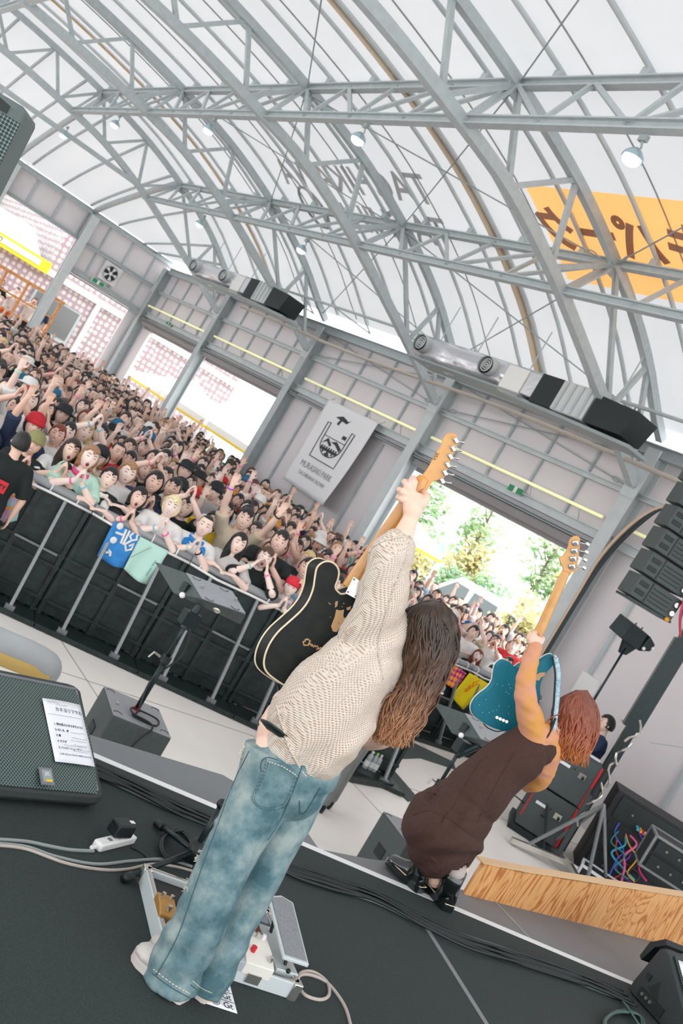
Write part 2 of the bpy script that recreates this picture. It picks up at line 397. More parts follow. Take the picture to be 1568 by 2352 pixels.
# ================================================================ roof
X0 = 2.6
UPP = [(12.5, 5.62), (12.1, 5.85), (11.3, 6.38), (10.5, 6.78), (9.75, 7.08), (8.4, 7.50), (6.8, 7.80), (5.0, 8.0), (3.6, 8.08), (2.6, 8.1)]
LOW = [(12.45, 4.80), (11.2, 5.38), (9.65, 6.05), (8.65, 6.44), (7.45, 6.80), (6.3, 6.98), (5.0, 7.13), (3.6, 7.21), (2.6, 7.24)]
def prof(P):
    xs = [p[0] for p in P][::-1]; zs = [p[1] for p in P][::-1]
    return lambda x: float(np.interp(X0 + abs(x - X0), xs, zs))
# smooth the profiles with a spline through the points
UPS = catmull([(p[0], 0, p[1]) for p in UPP], 6); LOS = catmull([(p[0], 0, p[1]) for p in LOW], 6)
zup = prof([(p.x, p.z) for p in UPS]); zlo = prof([(p.x, p.z) for p in LOS])
def zroof(x, y):
    z = zup(x) + .2
    if y > 26.28:
        t = max(0, (YE + .35 - y) / (YE + .35 - 26.28)); z = 5.8 + (max(z, 5.8) - 5.8) * t ** .82
    return z
def mirx(x): return 2 * X0 - x
xs = sorted(list(np.linspace(-7.35, 12.55, 70)) + [8.77, 10.42]); ys = sorted(list(np.linspace(-8, 26.28, 24)) + [11.78]) + list(np.linspace(26.9, YE + .35, 9))
vs = [(x, y, zroof(x, y)) for y in ys for x in xs]; n = len(xs)
mb = MB(); mb.add(vs, [(i * n + k, i * n + k + 1, (i + 1) * n + k + 1, (i + 1) * n + k) for i in range(len(ys) - 1) for k in range(n - 1) if not (8.76 < (xs[k] + xs[k + 1]) / 2 < 10.43 and 3.5 < ys[i] and ys[i + 1] < 11.79)])
YH = min(y for y in ys if y > 3.5)
mb.build('ceiling', M['membrane'], smooth=True, **KS)
# weld seams of the cloth
sm = MB()
for y in (11.9, 14.6, 17.0, 19.6, 22.2, 24.6, 9.2):
    pts = [(x, y, zroof(x, y) - .012) for x in np.linspace(X0, 12.4, 30)]; sm.tube(pts, .012, 4)
sm.build('trim_9', membrane_mat('weld', (.55, .55, .55)), **KS)
def arch_pts(fn_, x0, x1, y, k=26): return [Vector((x, y, fn_(x))) for x in np.linspace(x0, x1, k)]
def sq_tube(mb, pts, w_, h_):
    rings = []
    for i, p in enumerate(pts):
        t = (pts[min(i + 1, len(pts) - 1)] - pts[max(i - 1, 0)]).normalized(); n_ = Vector((0, 1, 0)).cross(t); y_ = Vector((0, 1, 0))
        rings.append([p + y_ * (sx_ * w_ / 2) + n_ * (sy_ * h_ / 2) for sx_, sy_ in ((-1, -1), (1, -1), (1, 1), (-1, 1))])
    mb.loft(rings)
WEB = [(12.3, 'L', 11.35, 'U'), (11.35, 'U', 11.1, 'L'), (11.1, 'L', 9.75, 'U'), (9.75, 'U', 8.72, 'L'), (8.72, 'L', 8.35, 'U'), (8.35, 'U', 7.45, 'L'), (7.45, 'L', 6.82, 'U'), (6.82, 'U', 5.95, 'L'), (5.95, 'L', 5.4, 'U'), (5.4, 'U', 4.5, 'L'), (4.5, 'L', 3.7, 'U'), (3.7, 'U', 2.9, 'L'), (2.9, 'L', 2.6, 'U')]
def make_arch(y, lab):
    r = empty('arch_truss', (0, 0, 0), label=lab, cat='roof truss', group='arched steel roof trusses')
    a = MB(); sq_tube(a, arch_pts(zup, mirx(12.5), 12.5, y, 60), .13, .13); a.build('upper_chord', M['steel'], r)
    a = MB(); sq_tube(a, arch_pts(zlo, mirx(12.45), 12.45, y, 60), .15, .15); a.build('lower_chord', M['steel'], r)
    for s in (0, 1):
        for x0, k0, x1, k1 in WEB:
            p = Vector((x0, y, zup(x0) if k0 == 'U' else zlo(x0))); q = Vector((x1, y, zup(x1) if k1 == 'U' else zlo(x1)))
            if s:
                if x0 > 8: continue
                p.x = mirx(p.x); q.x = mirx(q.x)
            MB().beam(p, q, .07, .07, (0, 1, 0)).build('web_strut', M['steel'], r)
    for x, xl in ((6.82, 6.4), (9.75, 9.15)):
        g = MB(); g.box((x, y, zup(x) - .05), (.3, .02, .26)); g.build('gusset_plate', M['steel'], r)
        g = MB(); g.beam((x - .05, y, zup(x) - .03), (xl, y - .0, zlo(xl) + .05), .03, .22, (0, 1, 0)); g.build('splice_plate', M['steel'], r)
    return r
AL = ['arch truss behind the camera side of the black speaker array', 'nearest full roof arch landing on the column right of the tree doorway', 'roof arch landing on the column right of the white park banner', 'roof arch landing on the column left of the white park banner', 'farthest roof arch, landing on the column between the tent doorways']
for y, lab in zip(CY[:5], AL): make_arch(y, lab)
# truss lines running the length of the hall
def make_long(x, xl, lab, y0=-7, y1=26.28):
    r = empty('purlin_truss', (0, 0, 0), label=lab, cat='roof truss', group='straight trusses running the length of the hall')
    zt, zb = zup(x) - .01, zlo(xl) + .03
    MB().hbeam((x, y0, zt), (x, y1, zt), .12, .12, .02).build('upper_chord', M['steel'], r)
    MB().hbeam((xl, y0, zb), (xl, y1 + .3, zb), .12, .12, .02).build('lower_chord', M['steel'], r)
    ks = []
    for a, b in zip([-5.7, -.35] + CY[:4], [-.35] + CY[:5]):
        for k in range(4): ks.append(a + (b - a) * k / 4)
    ks.append(CY[4])
    for i, y in enumerate(ks):
        if y < 3: continue
        if i % 4: MB().beam((x, y, zt), (xl, y, zb), .05, .06, (0, 1, 0)).build('web_strut', M['steel'], r)
        if i < len(ks) - 1:
            y2 = ks[i + 1]
            if (i % 4) < 2: p, q = (xl, y, zb), (x, y2, zt)
            else: p, q = (x, y, zt), (xl, y2, zb)
            if (i % 4) < 2: p, q = (x, y, zt), (xl, y2, zb)
            else: p, q = (xl, y, zb), (x, y2, zt)
            MB().beam(p, q, .05, .06, (0, 1, 0)).build('web_strut', M['steel'], r)
    return r
make_long(6.80, 6.40, 'long straight truss crossing the upper part of the roof')
make_long(9.72, 9.12, 'long straight truss crossing the middle of the roof, above the ducts')
make_long(3.60, 3.45, 'long straight truss at the very top left corner of the roof')
# thin intermediate ribs
RY = [8.25, 9.62, 10.98, 12.33, 13.66, 14.98, 16.32, 17.70, 19.06, 20.42, 21.8, 23.15, 24.5, 25.8, 6.9, 5.6]
RN = 'first second third fourth fifth sixth seventh eighth ninth tenth eleventh twelfth thirteenth fourteenth fifteenth sixteenth'.split()
for i, y in enumerate(sorted(RY)):
    pts = [Vector((x, y, zroof(x, y) - .05)) for x in np.linspace(mirx(12.4), 12.4, 50)]
    o = MB().tube(pts, .036, 6).build('roof_rib', M['steel_light'], smooth=True, label='thin curved rib under the roof cloth, %s from the stage end' % RN[i], cat='roof rib', group='thin curved ribs carrying the roof cloth')
    b = MB()
    for x in (6.80, 9.72, 3.6): b.box((x - .02, y, zup(x) + .09), (.07, .12, .1)); b.box((x + .12, y, zup(x) + .05), (.02, .1, .14))
    b.build('clamp', M['steel'], o)
# rafters of the hipped end bay
RX = [12.0, 11.52, 10.52, 9.47, 8.46, 7.43, 6.4, 5.4, 4.4, 3.4, 2.4, 1.4, .4, -.6, -1.6, -2.6, -3.6, -4.6, -5.6]
for i, x in enumerate(RX):
    if x < 2: continue
    pts = [Vector((x, y, zroof(x, y) - .10)) for y in np.linspace(26.35, YE + .1, 12)]
    MB().tube(pts, .04, 6).build('end_rafter', M['steel'], smooth=True, label='curved rafter of the sloped roof end, %s from the corner' % RN[i], cat='rafter', group='rafters of the sloped roof end')
x = 9.68; pts = [Vector((x, y, zroof(x, y) - .16)) for y in np.linspace(26.35, YE + .2, 10)]
MB().tube(pts, .085, 8).build('end_rafter', M['steel'], smooth=True, label='thick round rafter rising from the back wall post', cat='rafter')
x = 6.95; pts = [Vector((x, y, zroof(x, y) - .16)) for y in np.linspace(26.35, YE + .2, 10)]
MB().tube(pts, .085, 8).build('end_rafter', M['steel'], smooth=True, label='thick round rafter farther left at the roof end', cat='rafter')
# horizontal tie beam below the last arch
tie = MB(); 
for z in (6.42,): tie.beam((-4, 26.25, z), (8.75, 26.25, z), .11, .11)
tie.build('tie_beam', M['steel'], label='straight tie beam under the farthest roof arch', cat='beam')
# cream coloured cable trough following the vault
def zc(x): return zroof(x, 13.1) - .06
pts = [Vector((x, 13.12, zc(x))) for x in np.linspace(mirx(12.3), 12.3, 60)]
cr = MB(); sq_tube(cr, pts, .26, .03); o = cr.build('joint_cover', membrane_mat('cream', hexc('#f4e4cc'), .3), label='cream joint cover strip curving down the roof with a rope on it', cat='roof strip')
MB().tube([p + Vector((0, -.05, -.04)) for p in pts], .02, 6).build('rope', mat('rope', hexc('#c9bfb0'), .8), o, smooth=True)
MB().tube([p + Vector((0, -.17, -.03)) for p in pts], .04, 6).build('edge_pipe', M['steel_light'], o, smooth=True)
def zc2(x): return zroof(x, 23.6) - .06
pts = [Vector((x, 23.6, zc2(x))) for x in np.linspace(mirx(12.3), 12.3, 60)]
cr = MB(); sq_tube(cr, pts, .2, .03); o = cr.build('joint_cover', M['panel_light'], label='far joint cover strip in the upper left of the roof', cat='roof strip')
MB().tube([p + Vector((0, -.05, -.03)) for p in pts], .02, 6).build('rope', mat('rope2', hexc('#dcc08c'), .8), o, smooth=True)
# ties along the wall foot of the roof
o = MB().tube([(11.5, y, 5.74) for y in np.linspace(2, 28, 20)], .03, 6).build('edge_tube', M['steel'], label='thin steel tube running along under the roof foot', cat='tube')
for k in range(18):
    y = 6.3 + 1.3 * k
    if y > 26: break
    MB().beam((11.5, y, 5.74), (12.3, y + (.65 if k % 2 else -.65), 5.62), .03, .03).build('diagonal', M['steel'], o)
o = MB().tube([(11.9, y, 5.02 + .04 * math.sin(y * .6)) for y in np.linspace(3, 24, 40)], .035, 6).build('cable_tray_pipe', mat('beige_pipe', hexc('#b8aea2'), .5), smooth=True, label='beige pipe sagging along below the silver ducts', cat='pipe')
# bracing rods
rods = [((6.8, 10.3, 7.75), (9.7, 15.6, 7.0), 0), ((9.7, 10.3, 7.05), (6.8, 15.6, 7.7), 0), ((6.8, 15.6, 7.75), (9.7, 20.9, 7.0), 0), ((9.7, 15.6, 7.0), (6.8, 20.9, 7.7), 0), ((3.6, 10.3, 8.0), (6.8, 15.6, 7.75), 0), ((6.8, 10.28, 7.8), (3.6, 4.97, 8.0), 1), ((9.7, 10.28, 7.05), (6.8, 4.97, 7.75), 1), ((9.7, 10.3, 7.0), (12.3, 15.6, 5.7), 0), ((12.3, 10.3, 5.7), (9.7, 15.6, 7.0), 0), ((9.7, 15.6, 7.0), (12.3, 20.9, 5.7), 0), ((12.3, 15.6, 5.7), (9.7, 20.9, 7.0), 0), ((12.6, 10.4, 4.75), (12.6, 15.5, 5.35), 0), ((12.6, 15.5, 4.75), (12.6, 10.4, 5.35), 0), ((12.6, 15.7, 4.75), (12.6, 20.8, 5.35), 0), ((12.6, 20.8, 4.75), (12.6, 15.7, 5.35), 0)]
RL = ['in the roof bay above the lettering', 'crossing the roof bay above the lettering', 'in the middle roof bay', 'crossing the middle roof bay', 'high above the near bay', 'reaching to the top edge with a turnbuckle', 'crossing in front of the orange banner', 'low over the near duct', 'crossing low over the near duct', 'low over the far duct', 'crossing low over the far duct', 'on the wall right of the banner', 'crossing on the wall right of the banner', 'on the wall above the banner', 'crossing on the wall above the banner']
for (a, b, t), l in zip(rods, RL):
    a, b = Vector(a), Vector(b)
    o = MB().cyl(a, b, .011, 6).build('brace_rod', M['steel_dark'], label='thin steel brace rod ' + l, cat='rod', group='thin brace rods')
    d = (b - a).normalized(); c = a + d * .35
    ring = [c + d * (.09 * math.cos(k * PI / 6)) + Vector((0, 0, 1)) * (.035 * math.sin(k * PI / 6)) for k in range(12)]
    MB().tube(ring, .01, 5, closed=True).build('turnbuckle', M['steel_dark'], o)
# pendant lamps clamped to the lower chords
def lamp(loc, lab):
    r = empty('clamp_lamp', loc, label=lab, cat='lamp', group='clamp lamps under the roof trusses')
    MB().box((0, 0, .16), (.05, .1, .06)).build('clamp', M['steel_dark'], r)
    MB().tube([(0, 0, .14), (.03, 0, .08), (.02, 0, .03)], .012, 6).build('arm', M['steel_dark'], r)
    R = [(.03, .05), (.06, .03), (.105, -.02), (.115, -.06)]
    MB().loft([[(c * math.cos(a), c * math.sin(a), z) for a in [k * PI / 9 for k in range(18)]] for c, z in R], cap=False).build('lamp_shade', mat('shade', hexc('#a9bfc6'), .3, metal=.4) if 'shade' not in bpy.data.materials else bpy.data.materials['shade'], r, smooth=True)
    MB().ball((0, 0, -.06), (.1, .1, .075), 16, 10).build('bulb', bpy.data.materials.get('bulb') or mat('bulb', (.9, .95, 1), .3, emis=.8), r, smooth=True)
for l, s in [((6.4, 7.32, 6.7), 'nearest the right edge under the upper truss'), ((6.4, 12.4, 6.72), 'in the middle under the upper truss'), ((6.4, 17.5, 6.72), 'left of the roof lettering'), ((6.4, 22.6, 6.72), 'far left under the upper truss'), ((9.12, 17.4, 6.0), 'under the middle truss above the ducts'), ((9.12, 22.4, 6.0), 'small and far under the middle truss'), ((6.4, 25.9, 6.35), 'farthest left by the tie beam')]:
    lamp(l, 'small metal clamp lamp ' + s)
# lettering printed on the roof cloth, seen mirrored from inside
def roof_map(y0, x_top, sgn=1):
    # u runs towards +y (reading right to left from inside), v up the vault towards -x
    s_tab = [(x, zroof(x, 15) - .015) for x in np.linspace(12.4, 3, 200)]
    cum = [0]
    for a, b in zip(s_tab[:-1], s_tab[1:]): cum.append(cum[-1] + math.hypot(b[0] - a[0], b[1] - a[1]))
    s0 = float(np.interp(-x_top, [-p[0] for p in s_tab], cum))
    def f(u, v):
        s = s0 + v; x = float(np.interp(s, cum, [p[0] for p in s_tab])); z = float(np.interp(s, cum, [p[1] for p in s_tab]))
        return Vector((x, y0 + u, z))
    return f
text_obj('roof_lettering', 'TACHIKAWA', .92, (0, 0, 0), (1, 0, 0), (0, 1, 0), M['membrane_print'], fn=roof_map(17.2, 9.11), bold=.014, sub=2, label='upper line of mirrored grey block letters printed on the roof cloth', cat='lettering')
text_obj('roof_lettering', 'TACHIHI', .92, (0, 0, 0), (1, 0, 0), (0, 1, 0), M['membrane_print'], fn=roof_map(16.35, 10.0), bold=.014, sub=2, label='lower line of mirrored grey block letters printed on the roof cloth', cat='lettering')
_fm = roof_map(19.35, 9.9)
MB().tube([_fm(.42 * math.cos(a), .52 * math.sin(a)) for a in [k * PI / 14 for k in range(28)]], .035, 4, closed=True).build('roof_emblem', M['membrane_print'], label='small round emblem printed on the roof cloth left of the lettering', cat='emblem')
# ================================================================ people
def skin_mat(name, col=None):
    m = mat(name, col or (.8, .6, .5), .5, objcol=col is None, noise_=.03, nscale=12)
    b = m.node_tree.nodes['Principled BSDF']; b.inputs['Subsurface Weight'].default_value = .08; b.inputs['Subsurface Radius'].default_value = (.01, .005, .003)
    return m
M['skin'] = skin_mat('skin'); M['cloth'] = mat('cloth', (.5, .5, .5), .85, objcol=True, noise_=.08, nscale=9, bump=.12, bscale=25)
M['hair'] = mat('hair', (.05, .05, .05), .42, objcol=True, noise_=.25, nscale=60, bump=.5, bscale=120)
M['eye'] = mat('eye', hexc('#2a1d1b'), .3); M['lip'] = mat('lip', hexc('#b8605c'), .5)
M['mouth_in'] = mat('mouth_in', hexc('#6a2526'), .5); M['teeth'] = mat('teeth', hexc('#f0ebe4'), .4)
M['brow'] = mat('brow', hexc('#3a2a26'), .7)
def face_point(x, z, c=Vector((0, 0, 0)), sc=1.0):
    """point on the front of the head surface, x,z in head units (-1..1)"""
    return None
def head_deform(p):
    x, y, z = p
    f = max(0, y)
    if z < 0: k = 1 - .22 * min(1, -z) ** 1.6; x *= k; y *= (1 - .10 * (-z)) if y > 0 else (1 - .35 * min(1, -z) ** 1.2)
    else: x *= 1.0 + .02 * (1 - z)
    if y < 0 and z > -.2: y *= 1.06
    g = lambda cx, cz, s, t: math.exp(-((x - cx) / s) ** 2 - ((z - cz) / t) ** 2) if f > .2 else 0
    r = 0
    r += .17 * g(0, -.22, .13, .14) + .07 * g(0, 0, .09, .22)      # nose
    r -= .055 * (g(.36, .02, .19, .13) + g(-.36, .02, .19, .13))     # eye sockets
    r += .03 * (g(.36, .2, .25, .08) + g(-.36, .2, .25, .08))        # brow
    r += .045 * g(0, -.56, .2, .07) - .03 * g(0, -.47, .12, .04) + .05 * g(0, -.82, .2, .12)
    r += .03 * (g(.5, -.3, .22, .2) + g(-.5, -.3, .22, .2))
    return x, y * (.96 if y > .7 else 1) + r, z
HR = (.081, .099, .122)
def head_pt(a, z, out=1.0, rad=HR):
    """surface point for direction angle a around the face and height z"""
    h = math.sqrt(max(0, 1 - z * z)); p = head_deform((math.sin(a) * h, math.cos(a) * h, z))
    return Vector((p[0] * rad[0] * out, p[1] * rad[1] * out, p[2] * rad[2] * out))
def add_head(mb, c, R, sc=1.0, n=40, m=32):
    vs = []; fs = []
    def P(x, y, z):
        q = head_deform((x, y, z)); return c + R @ Vector((q[0] * HR[0], q[1] * HR[1], q[2] * HR[2])) * sc
    vs.append(P(0, 0, 1))
    for i in range(1, m):
        for j in range(n):
            t, a = PI * i / m, 2 * PI * j / n; vs.append(P(math.sin(t) * math.cos(a), math.sin(t) * math.sin(a), math.cos(t)))
    vs.append(P(0, 0, -1)); l = len(vs) - 1
    for j in range(n):
        fs.append((0, 1 + j, 1 + (j + 1) % n)); fs.append((l, l - n + (j + 1) % n, l - n + j))
        for i in range(m - 2):
            a = 1 + i * n; fs.append((a + j, a + n + j, a + n + (j + 1) % n, a + (j + 1) % n))
    mb.add(vs, fs)
    for s in (-1, 1): mb.ball(c + R @ (Vector((s * .082, -.004, -.008)) * sc), (.012 * sc, .02 * sc, .03 * sc), 10, 8, R)
def face_bits(c, R, sc, smile):
    """eyes, brows and mouth as small raised patches"""
    b = MB()
    def strip(pts, w, m_, out):
        b.use(m_); up = []; dn = []
        for a, z, k in pts:
            up.append(c + R @ (head_pt(a, z + w * k, out) * sc)); dn.append(c + R @ (head_pt(a, z - w * k, out) * sc))
        n = len(up); b.add(up + dn, [(i, i + 1, n + i + 1, n + i) for i in range(n - 1)])
    for s in (-1, 1):
        if smile == 2: strip([(s * t, .03 + .03 * math.sin((t - .24) / .36 * PI), .55 + .45 * math.sin((t - .24) / .36 * PI)) for t in np.linspace(.24, .60, 7)], .022, M['eye'], 1.03)
        else:
            strip([(s * t, .035, math.sin((t - .22) / .38 * PI) ** .5 + .1) for t in np.linspace(.235, .585, 9)], .034, M['eye'], 1.025)
            strip([(s * t, .02, math.sin((t - .25) / .11 * PI) ** .5 + .05) for t in np.linspace(.275, .335, 5)], .013, M['teeth'], 1.03)
            strip([(s * t, .02, math.sin((t - .45) / .11 * PI) ** .5 + .05) for t in np.linspace(.485, .535, 5)], .013, M['teeth'], 1.03)
        strip([(s * t, .235 + .05 * math.sin((t - .18) / .5 * PI), 1 - .5 * (t - .18) / .5) for t in np.linspace(.18, .66, 7)], .032, M['brow'], 1.03)
    if smile == 0: strip([(t, -.55 + .02 * abs(t), math.cos(t / .26 * PI / 2) + .1) for t in np.linspace(-.26, .26, 9)], .045, M['lip'], 1.035)
    elif smile == 1:
        strip([(t, -.55 + .5 * t * t, math.cos(t / .34 * PI / 2) + .1) for t in np.linspace(-.34, .34, 11)], .10, M['lip'], 1.03)
        strip([(t, -.53 + .5 * t * t, math.cos(t / .3 * PI / 2) + .05) for t in np.linspace(-.29, .29, 9)], .05, M['teeth'], 1.05)
    else:
        strip([(t, -.58, math.cos(t / .3 * PI / 2) + .1) for t in np.linspace(-.3, .3, 11)], .16, M['lip'], 1.03)
        strip([(t, -.58, math.cos(t / .24 * PI / 2) + .1) for t in np.linspace(-.23, .23, 9)], .10, M['mouth_in'], 1.05)
    return b
def add_hand(mb, w, d, nrm, s, sc=1.0, curl=.25, spread=.22, fr=.0085, thumb=.9):
    """wrist w, pointing direction d, palm normal nrm, side s (+1: thumb on the +across side)"""
    d = Vector(d).normalized(); nrm = Vector(nrm); nrm = (nrm - d * nrm.dot(d)).normalized(); x = d.cross(nrm).normalized() * s
    k = sc
    pk = [w, w + d * .03 * k, w + d * .065 * k, w + d * .088 * k]
    mb.tube(pk, [(.024 * k, .019 * k), (.034 * k, .017 * k), (.040 * k, .016 * k), (.037 * k, .013 * k)], 12, ref=x)
    for i, (off, L) in enumerate(((.030, .072), (.010, .080), (-.010, .075), (-.030, .060))):
        a = (1.5 - i) * spread * .33; b0 = w + d * .078 * k + x * off * k
        dd = (d * math.cos(a) + x * math.sin(a)).normalized(); pts = [b0]; rr = [fr * 1.12 * k]; ang = curl * .6
        for q, fl in enumerate((.45, .30, .25)):
            v = dd * math.cos(ang) + nrm * math.sin(ang); pts.append(pts[-1] + v * L * fl * k); rr.append(fr * (1.02 - .08 * q) * k); ang += curl * (1.5 if q == 0 else 1.2)
        mb.tube(pts, rr, 8); mb.ball(pts[-1], fr * .88 * k, 8, 6); mb.ball(pts[1], fr * 1.05 * k, 8, 6)
    t0 = w + d * .022 * k + x * .022 * k; tp = [t0, t0 + (d * .5 + x * thumb * .8 + nrm * .25).normalized() * .038 * k]
    tp.append(tp[-1] + (d * .85 + x * thumb * .4 + nrm * .3).normalized() * .03 * k); tp.append(tp[-1] + (d * .95 + x * .1 + nrm * .35).normalized() * .024 * k)
    mb.tube(tp, [.013 * k, .0115 * k, .0098 * k, .0088 * k], 8); mb.ball(tp[-1], .0088 * k, 8, 6)
def elbow(S, Wr, hint, L1, L2):
    d = Wr - S; L = min(d.length, (L1 + L2) * .995); a = (L1 * L1 - L2 * L2 + L * L) / (2 * L); h = math.sqrt(max(0, L1 * L1 - a * a))
    dn = d.normalized(); hv = Vector(hint); hv = (hv - dn * hv.dot(dn)).normalized()
    return S + dn * a + hv * h, S + dn * L
def limb(mb, pts, rs, n=14):
    P = catmull(pts, 4); rr = []
    for i in range(len(P)):
        t = i / 4; k = min(int(t), len(rs) - 2); f = t - k; rr.append(rs[k] * (1 - f) + rs[k + 1] * f)
    mb.tube(P, rr, n); mb.ball(P[0], rr[0], n, 8); mb.ball(P[-1], rr[-1], n, 8)
XR = Vector((1, 0, 0))
POSES = {  # wrists (R: +x, L: -x), elbow hints, hand dir, palm normals, lean
    'clap': dict(w=((.035, .30, 1.34), (-.035, .30, 1.34)), h=((1, .1, -1), (-1, .1, -1)), d=((-.1, .35, 1), (.1, .35, 1)), n=((-1, 0, 0), (1, 0, 0))),
    'one_up': dict(w=((.24, .22, 1.86), (-.14, .30, 1.16)), h=((1, -.2, -.3), (-1, 0, -1)), d=((0, .1, 1), (.3, .6, .8)), n=((0, 1, .1), (1, 0, 0))),
    'both_up': dict(w=((.30, .2, 1.84), (-.26, .24, 1.82)), h=((1, -.2, -.3), (-1, -.2, -.3)), d=((.05, .1, 1), (-.05, .1, 1)), n=((0, 1, 0), (0, 1, 0))),
    'rail': dict(w=((.14, .30, 1.29), (-.10, .33, 1.28)), h=((1, 0, -.6), (-1, 0, -.6)), d=((-1, .35, -.1), (1, .25, -.1)), n=((0, 0, -1), (0, 0, -1))),
    'mouth': dict(w=((.085, .175, 1.45), (-.085, .175, 1.45)), h=((1, .2, -1), (-1, .2, -1)), d=((-.4, -.1, 1), (.4, -.1, 1)), n=((-1, -.2, 0), (1, -.2, 0))),
    'clap_high': dict(w=((.04, .27, 1.70), (-.04, .27, 1.70)), h=((1, .1, -.4), (-1, .1, -.4)), d=((-.1, .2, 1), (.1, .2, 1)), n=((-1, 0, 0), (1, 0, 0))),
    'fist': dict(w=((.2, .25, 1.80), (-.1, .32, 1.12)), h=((1, -.2, -.3), (-1, 0, -1)), d=((0, .1, 1), (.6, .6, .1)), n=((0, 1, 0), (0, 0, -1)), curl=1.0),
    'down': dict(w=((.27, .05, .86), (-.27, .05, .86)), h=((1, -1, 0), (-1, -1, 0)), d=((0, .1, -1), (0, .1, -1)), n=((-1, 0, 0), (1, 0, 0))),
}
def make_parts(pose, voxel=.0075, fem=False, smile=0, sleeve=.55, headtilt=(0, 0, 0), sv=.013, long_sleeve=False):
    P = POSES[pose]; sw = .155 if fem else .175
    hipz, shz = .90, 1.37
    mb = MB(); R = Euler(headtilt).to_matrix(); hc = Vector((0, .035, 1.565))
    tor = [((0, 0, .84), (.150, .105)), ((0, -.005, .92), (.158, .112)), ((0, 0, 1.02), (.128 if fem else .138, .092)), ((0, .005, 1.14), (.138 if fem else .152, .10)), ((0, 0, 1.27), (.150 if fem else .168, .105)), ((0, -.008, 1.35), (.135 if fem else .155, .082)), ((0, -.008, 1.40), (.075, .055))]
    mb.tube([p for p, r in tor], [r for p, r in tor], 20, ref=(1, 0, 0))
    mb.tube([(0, -.01, 1.36), (0, .008, 1.43), (0, .02, 1.52)], [.056, .050, .052], 14)
    add_head(mb, hc, R)
    sh = MB()  # shirt
    tb = [(p, (r[0] + .022, r[1] + .024)) for p, r in tor[:-1]]; tb[0] = ((0, 0, .83), (.172, .132)); tb.append(((0, -.008, 1.392), (.088, .07)))
    sh.tube([p for p, r in tb], [r for p, r in tb], 22, ref=(1, 0, 0))
    curl = P.get('curl', .22)
    for k, s in ((0, 1), (1, -1)):
        S = Vector((s * sw, -.005, shz - .02)); wr = Vector(P['w'][k]); E_, wr = elbow(S, wr, P['h'][k], .275, .245)
        limb(mb, [S, S.lerp(E_, .5), E_, E_.lerp(wr, .35), wr], [.050, .046, .038, .039, .026])
        mb.tube([Vector((0, 0, 1.36)), S], [.07, .055], 12)
        add_hand(mb, wr, P['d'][k], P['n'][k], s if pose in ('rail', 'down') else s, .97, curl)
        sh.tube([Vector((0, 0, 1.345)), S], [.088, .072], 14); sh.ball(S, .072, 14, 10)
        e = S.lerp(E_, min(1, sleeve / .55 * .78)); sh.tube([S, S.lerp(e, .5), e], [.070, .070, .075], 14)
        if long_sleeve: sh.ball(E_, .056, 12, 8); sh.tube([e, E_], [.07, .056], 14); sh.tube([E_, E_.lerp(wr, .9)], [.056, .04], 14)
        limb(mb, [(s * .085, 0, .86), (s * .10, .01, .66), (s * .105, .015, .47), (s * .11, -.01, .30), (s * .115, -.015, .09)], [.088, .078, .056, .055, .038], 14)
        mb.tube([(s * .115, -.03, .05), (s * .12, .10, .035), (s * .12, .17, .025)], [.04, .036, .024], 10)
    b = mb.build('body', M['skin'], smooth=True); remesh(b, voxel, 3)
    fb = face_bits(hc, R, 1.0, smile); me2 = fb.mesh('f', True)
    bm = bmesh.new(); bm.from_mesh(b.data); bm.from_mesh(me2); nskin = len(b.data.polygons)
    idx = [0 if i < nskin else f.material_index + 1 for i, f in enumerate(bm.faces)]
    bm.to_mesh(b.data); bm.free()
    b.data.materials.clear(); b.data.materials.append(M['skin'])
    for m_ in fb.mats: b.data.materials.append(m_)
    b.data.polygons.foreach_set('use_smooth', [True] * len(b.data.polygons)); b.data.polygons.foreach_set('material_index', idx)
    s_ = sh.build('shirt', M['cloth'], smooth=True); remesh(s_, sv, 3)
    # wrinkles in the cloth
    for v in s_.data.vertices:
        n = noise.noise(Vector((v.co.x * 9, v.co.y * 9, v.co.z * 5))) * .012; v.co += v.normal * n
    tr = MB(); tr.tube([(0, 0, .80), (0, 0, .92), (0, 0, .99)], [(.165, .12), (.168, .122), (.145, .108)], 20, ref=(1, 0, 0))
    for s in (1, -1): tr.tube([(s * .085, 0, .87), (s * .10, .01, .66), (s * .108, .01, .45), (s * .112, 0, .08)], [.102, .095, .078, .07], 14)
    t_ = tr.build('trousers', M['cloth'], smooth=True); remesh(t_, .018, 2)
    so_ = MB()
    for s in (1, -1): so_.tube([(s * .115, -.05, .05), (s * .118, .05, .055), (s * .12, .14, .04), (s * .12, .20, .03)], [(.045, .05), (.048, .05), (.046, .038), (.03, .028)], 12, ref=(1, 0, 0))
    so_ = so_.build('shoes', M['rubber'], smooth=True)
    return dict(body=b.data, shirt=s_.data, trousers=t_.data, shoes=so_.data, objs=[b, s_, t_, so_], hc=hc, R=R)
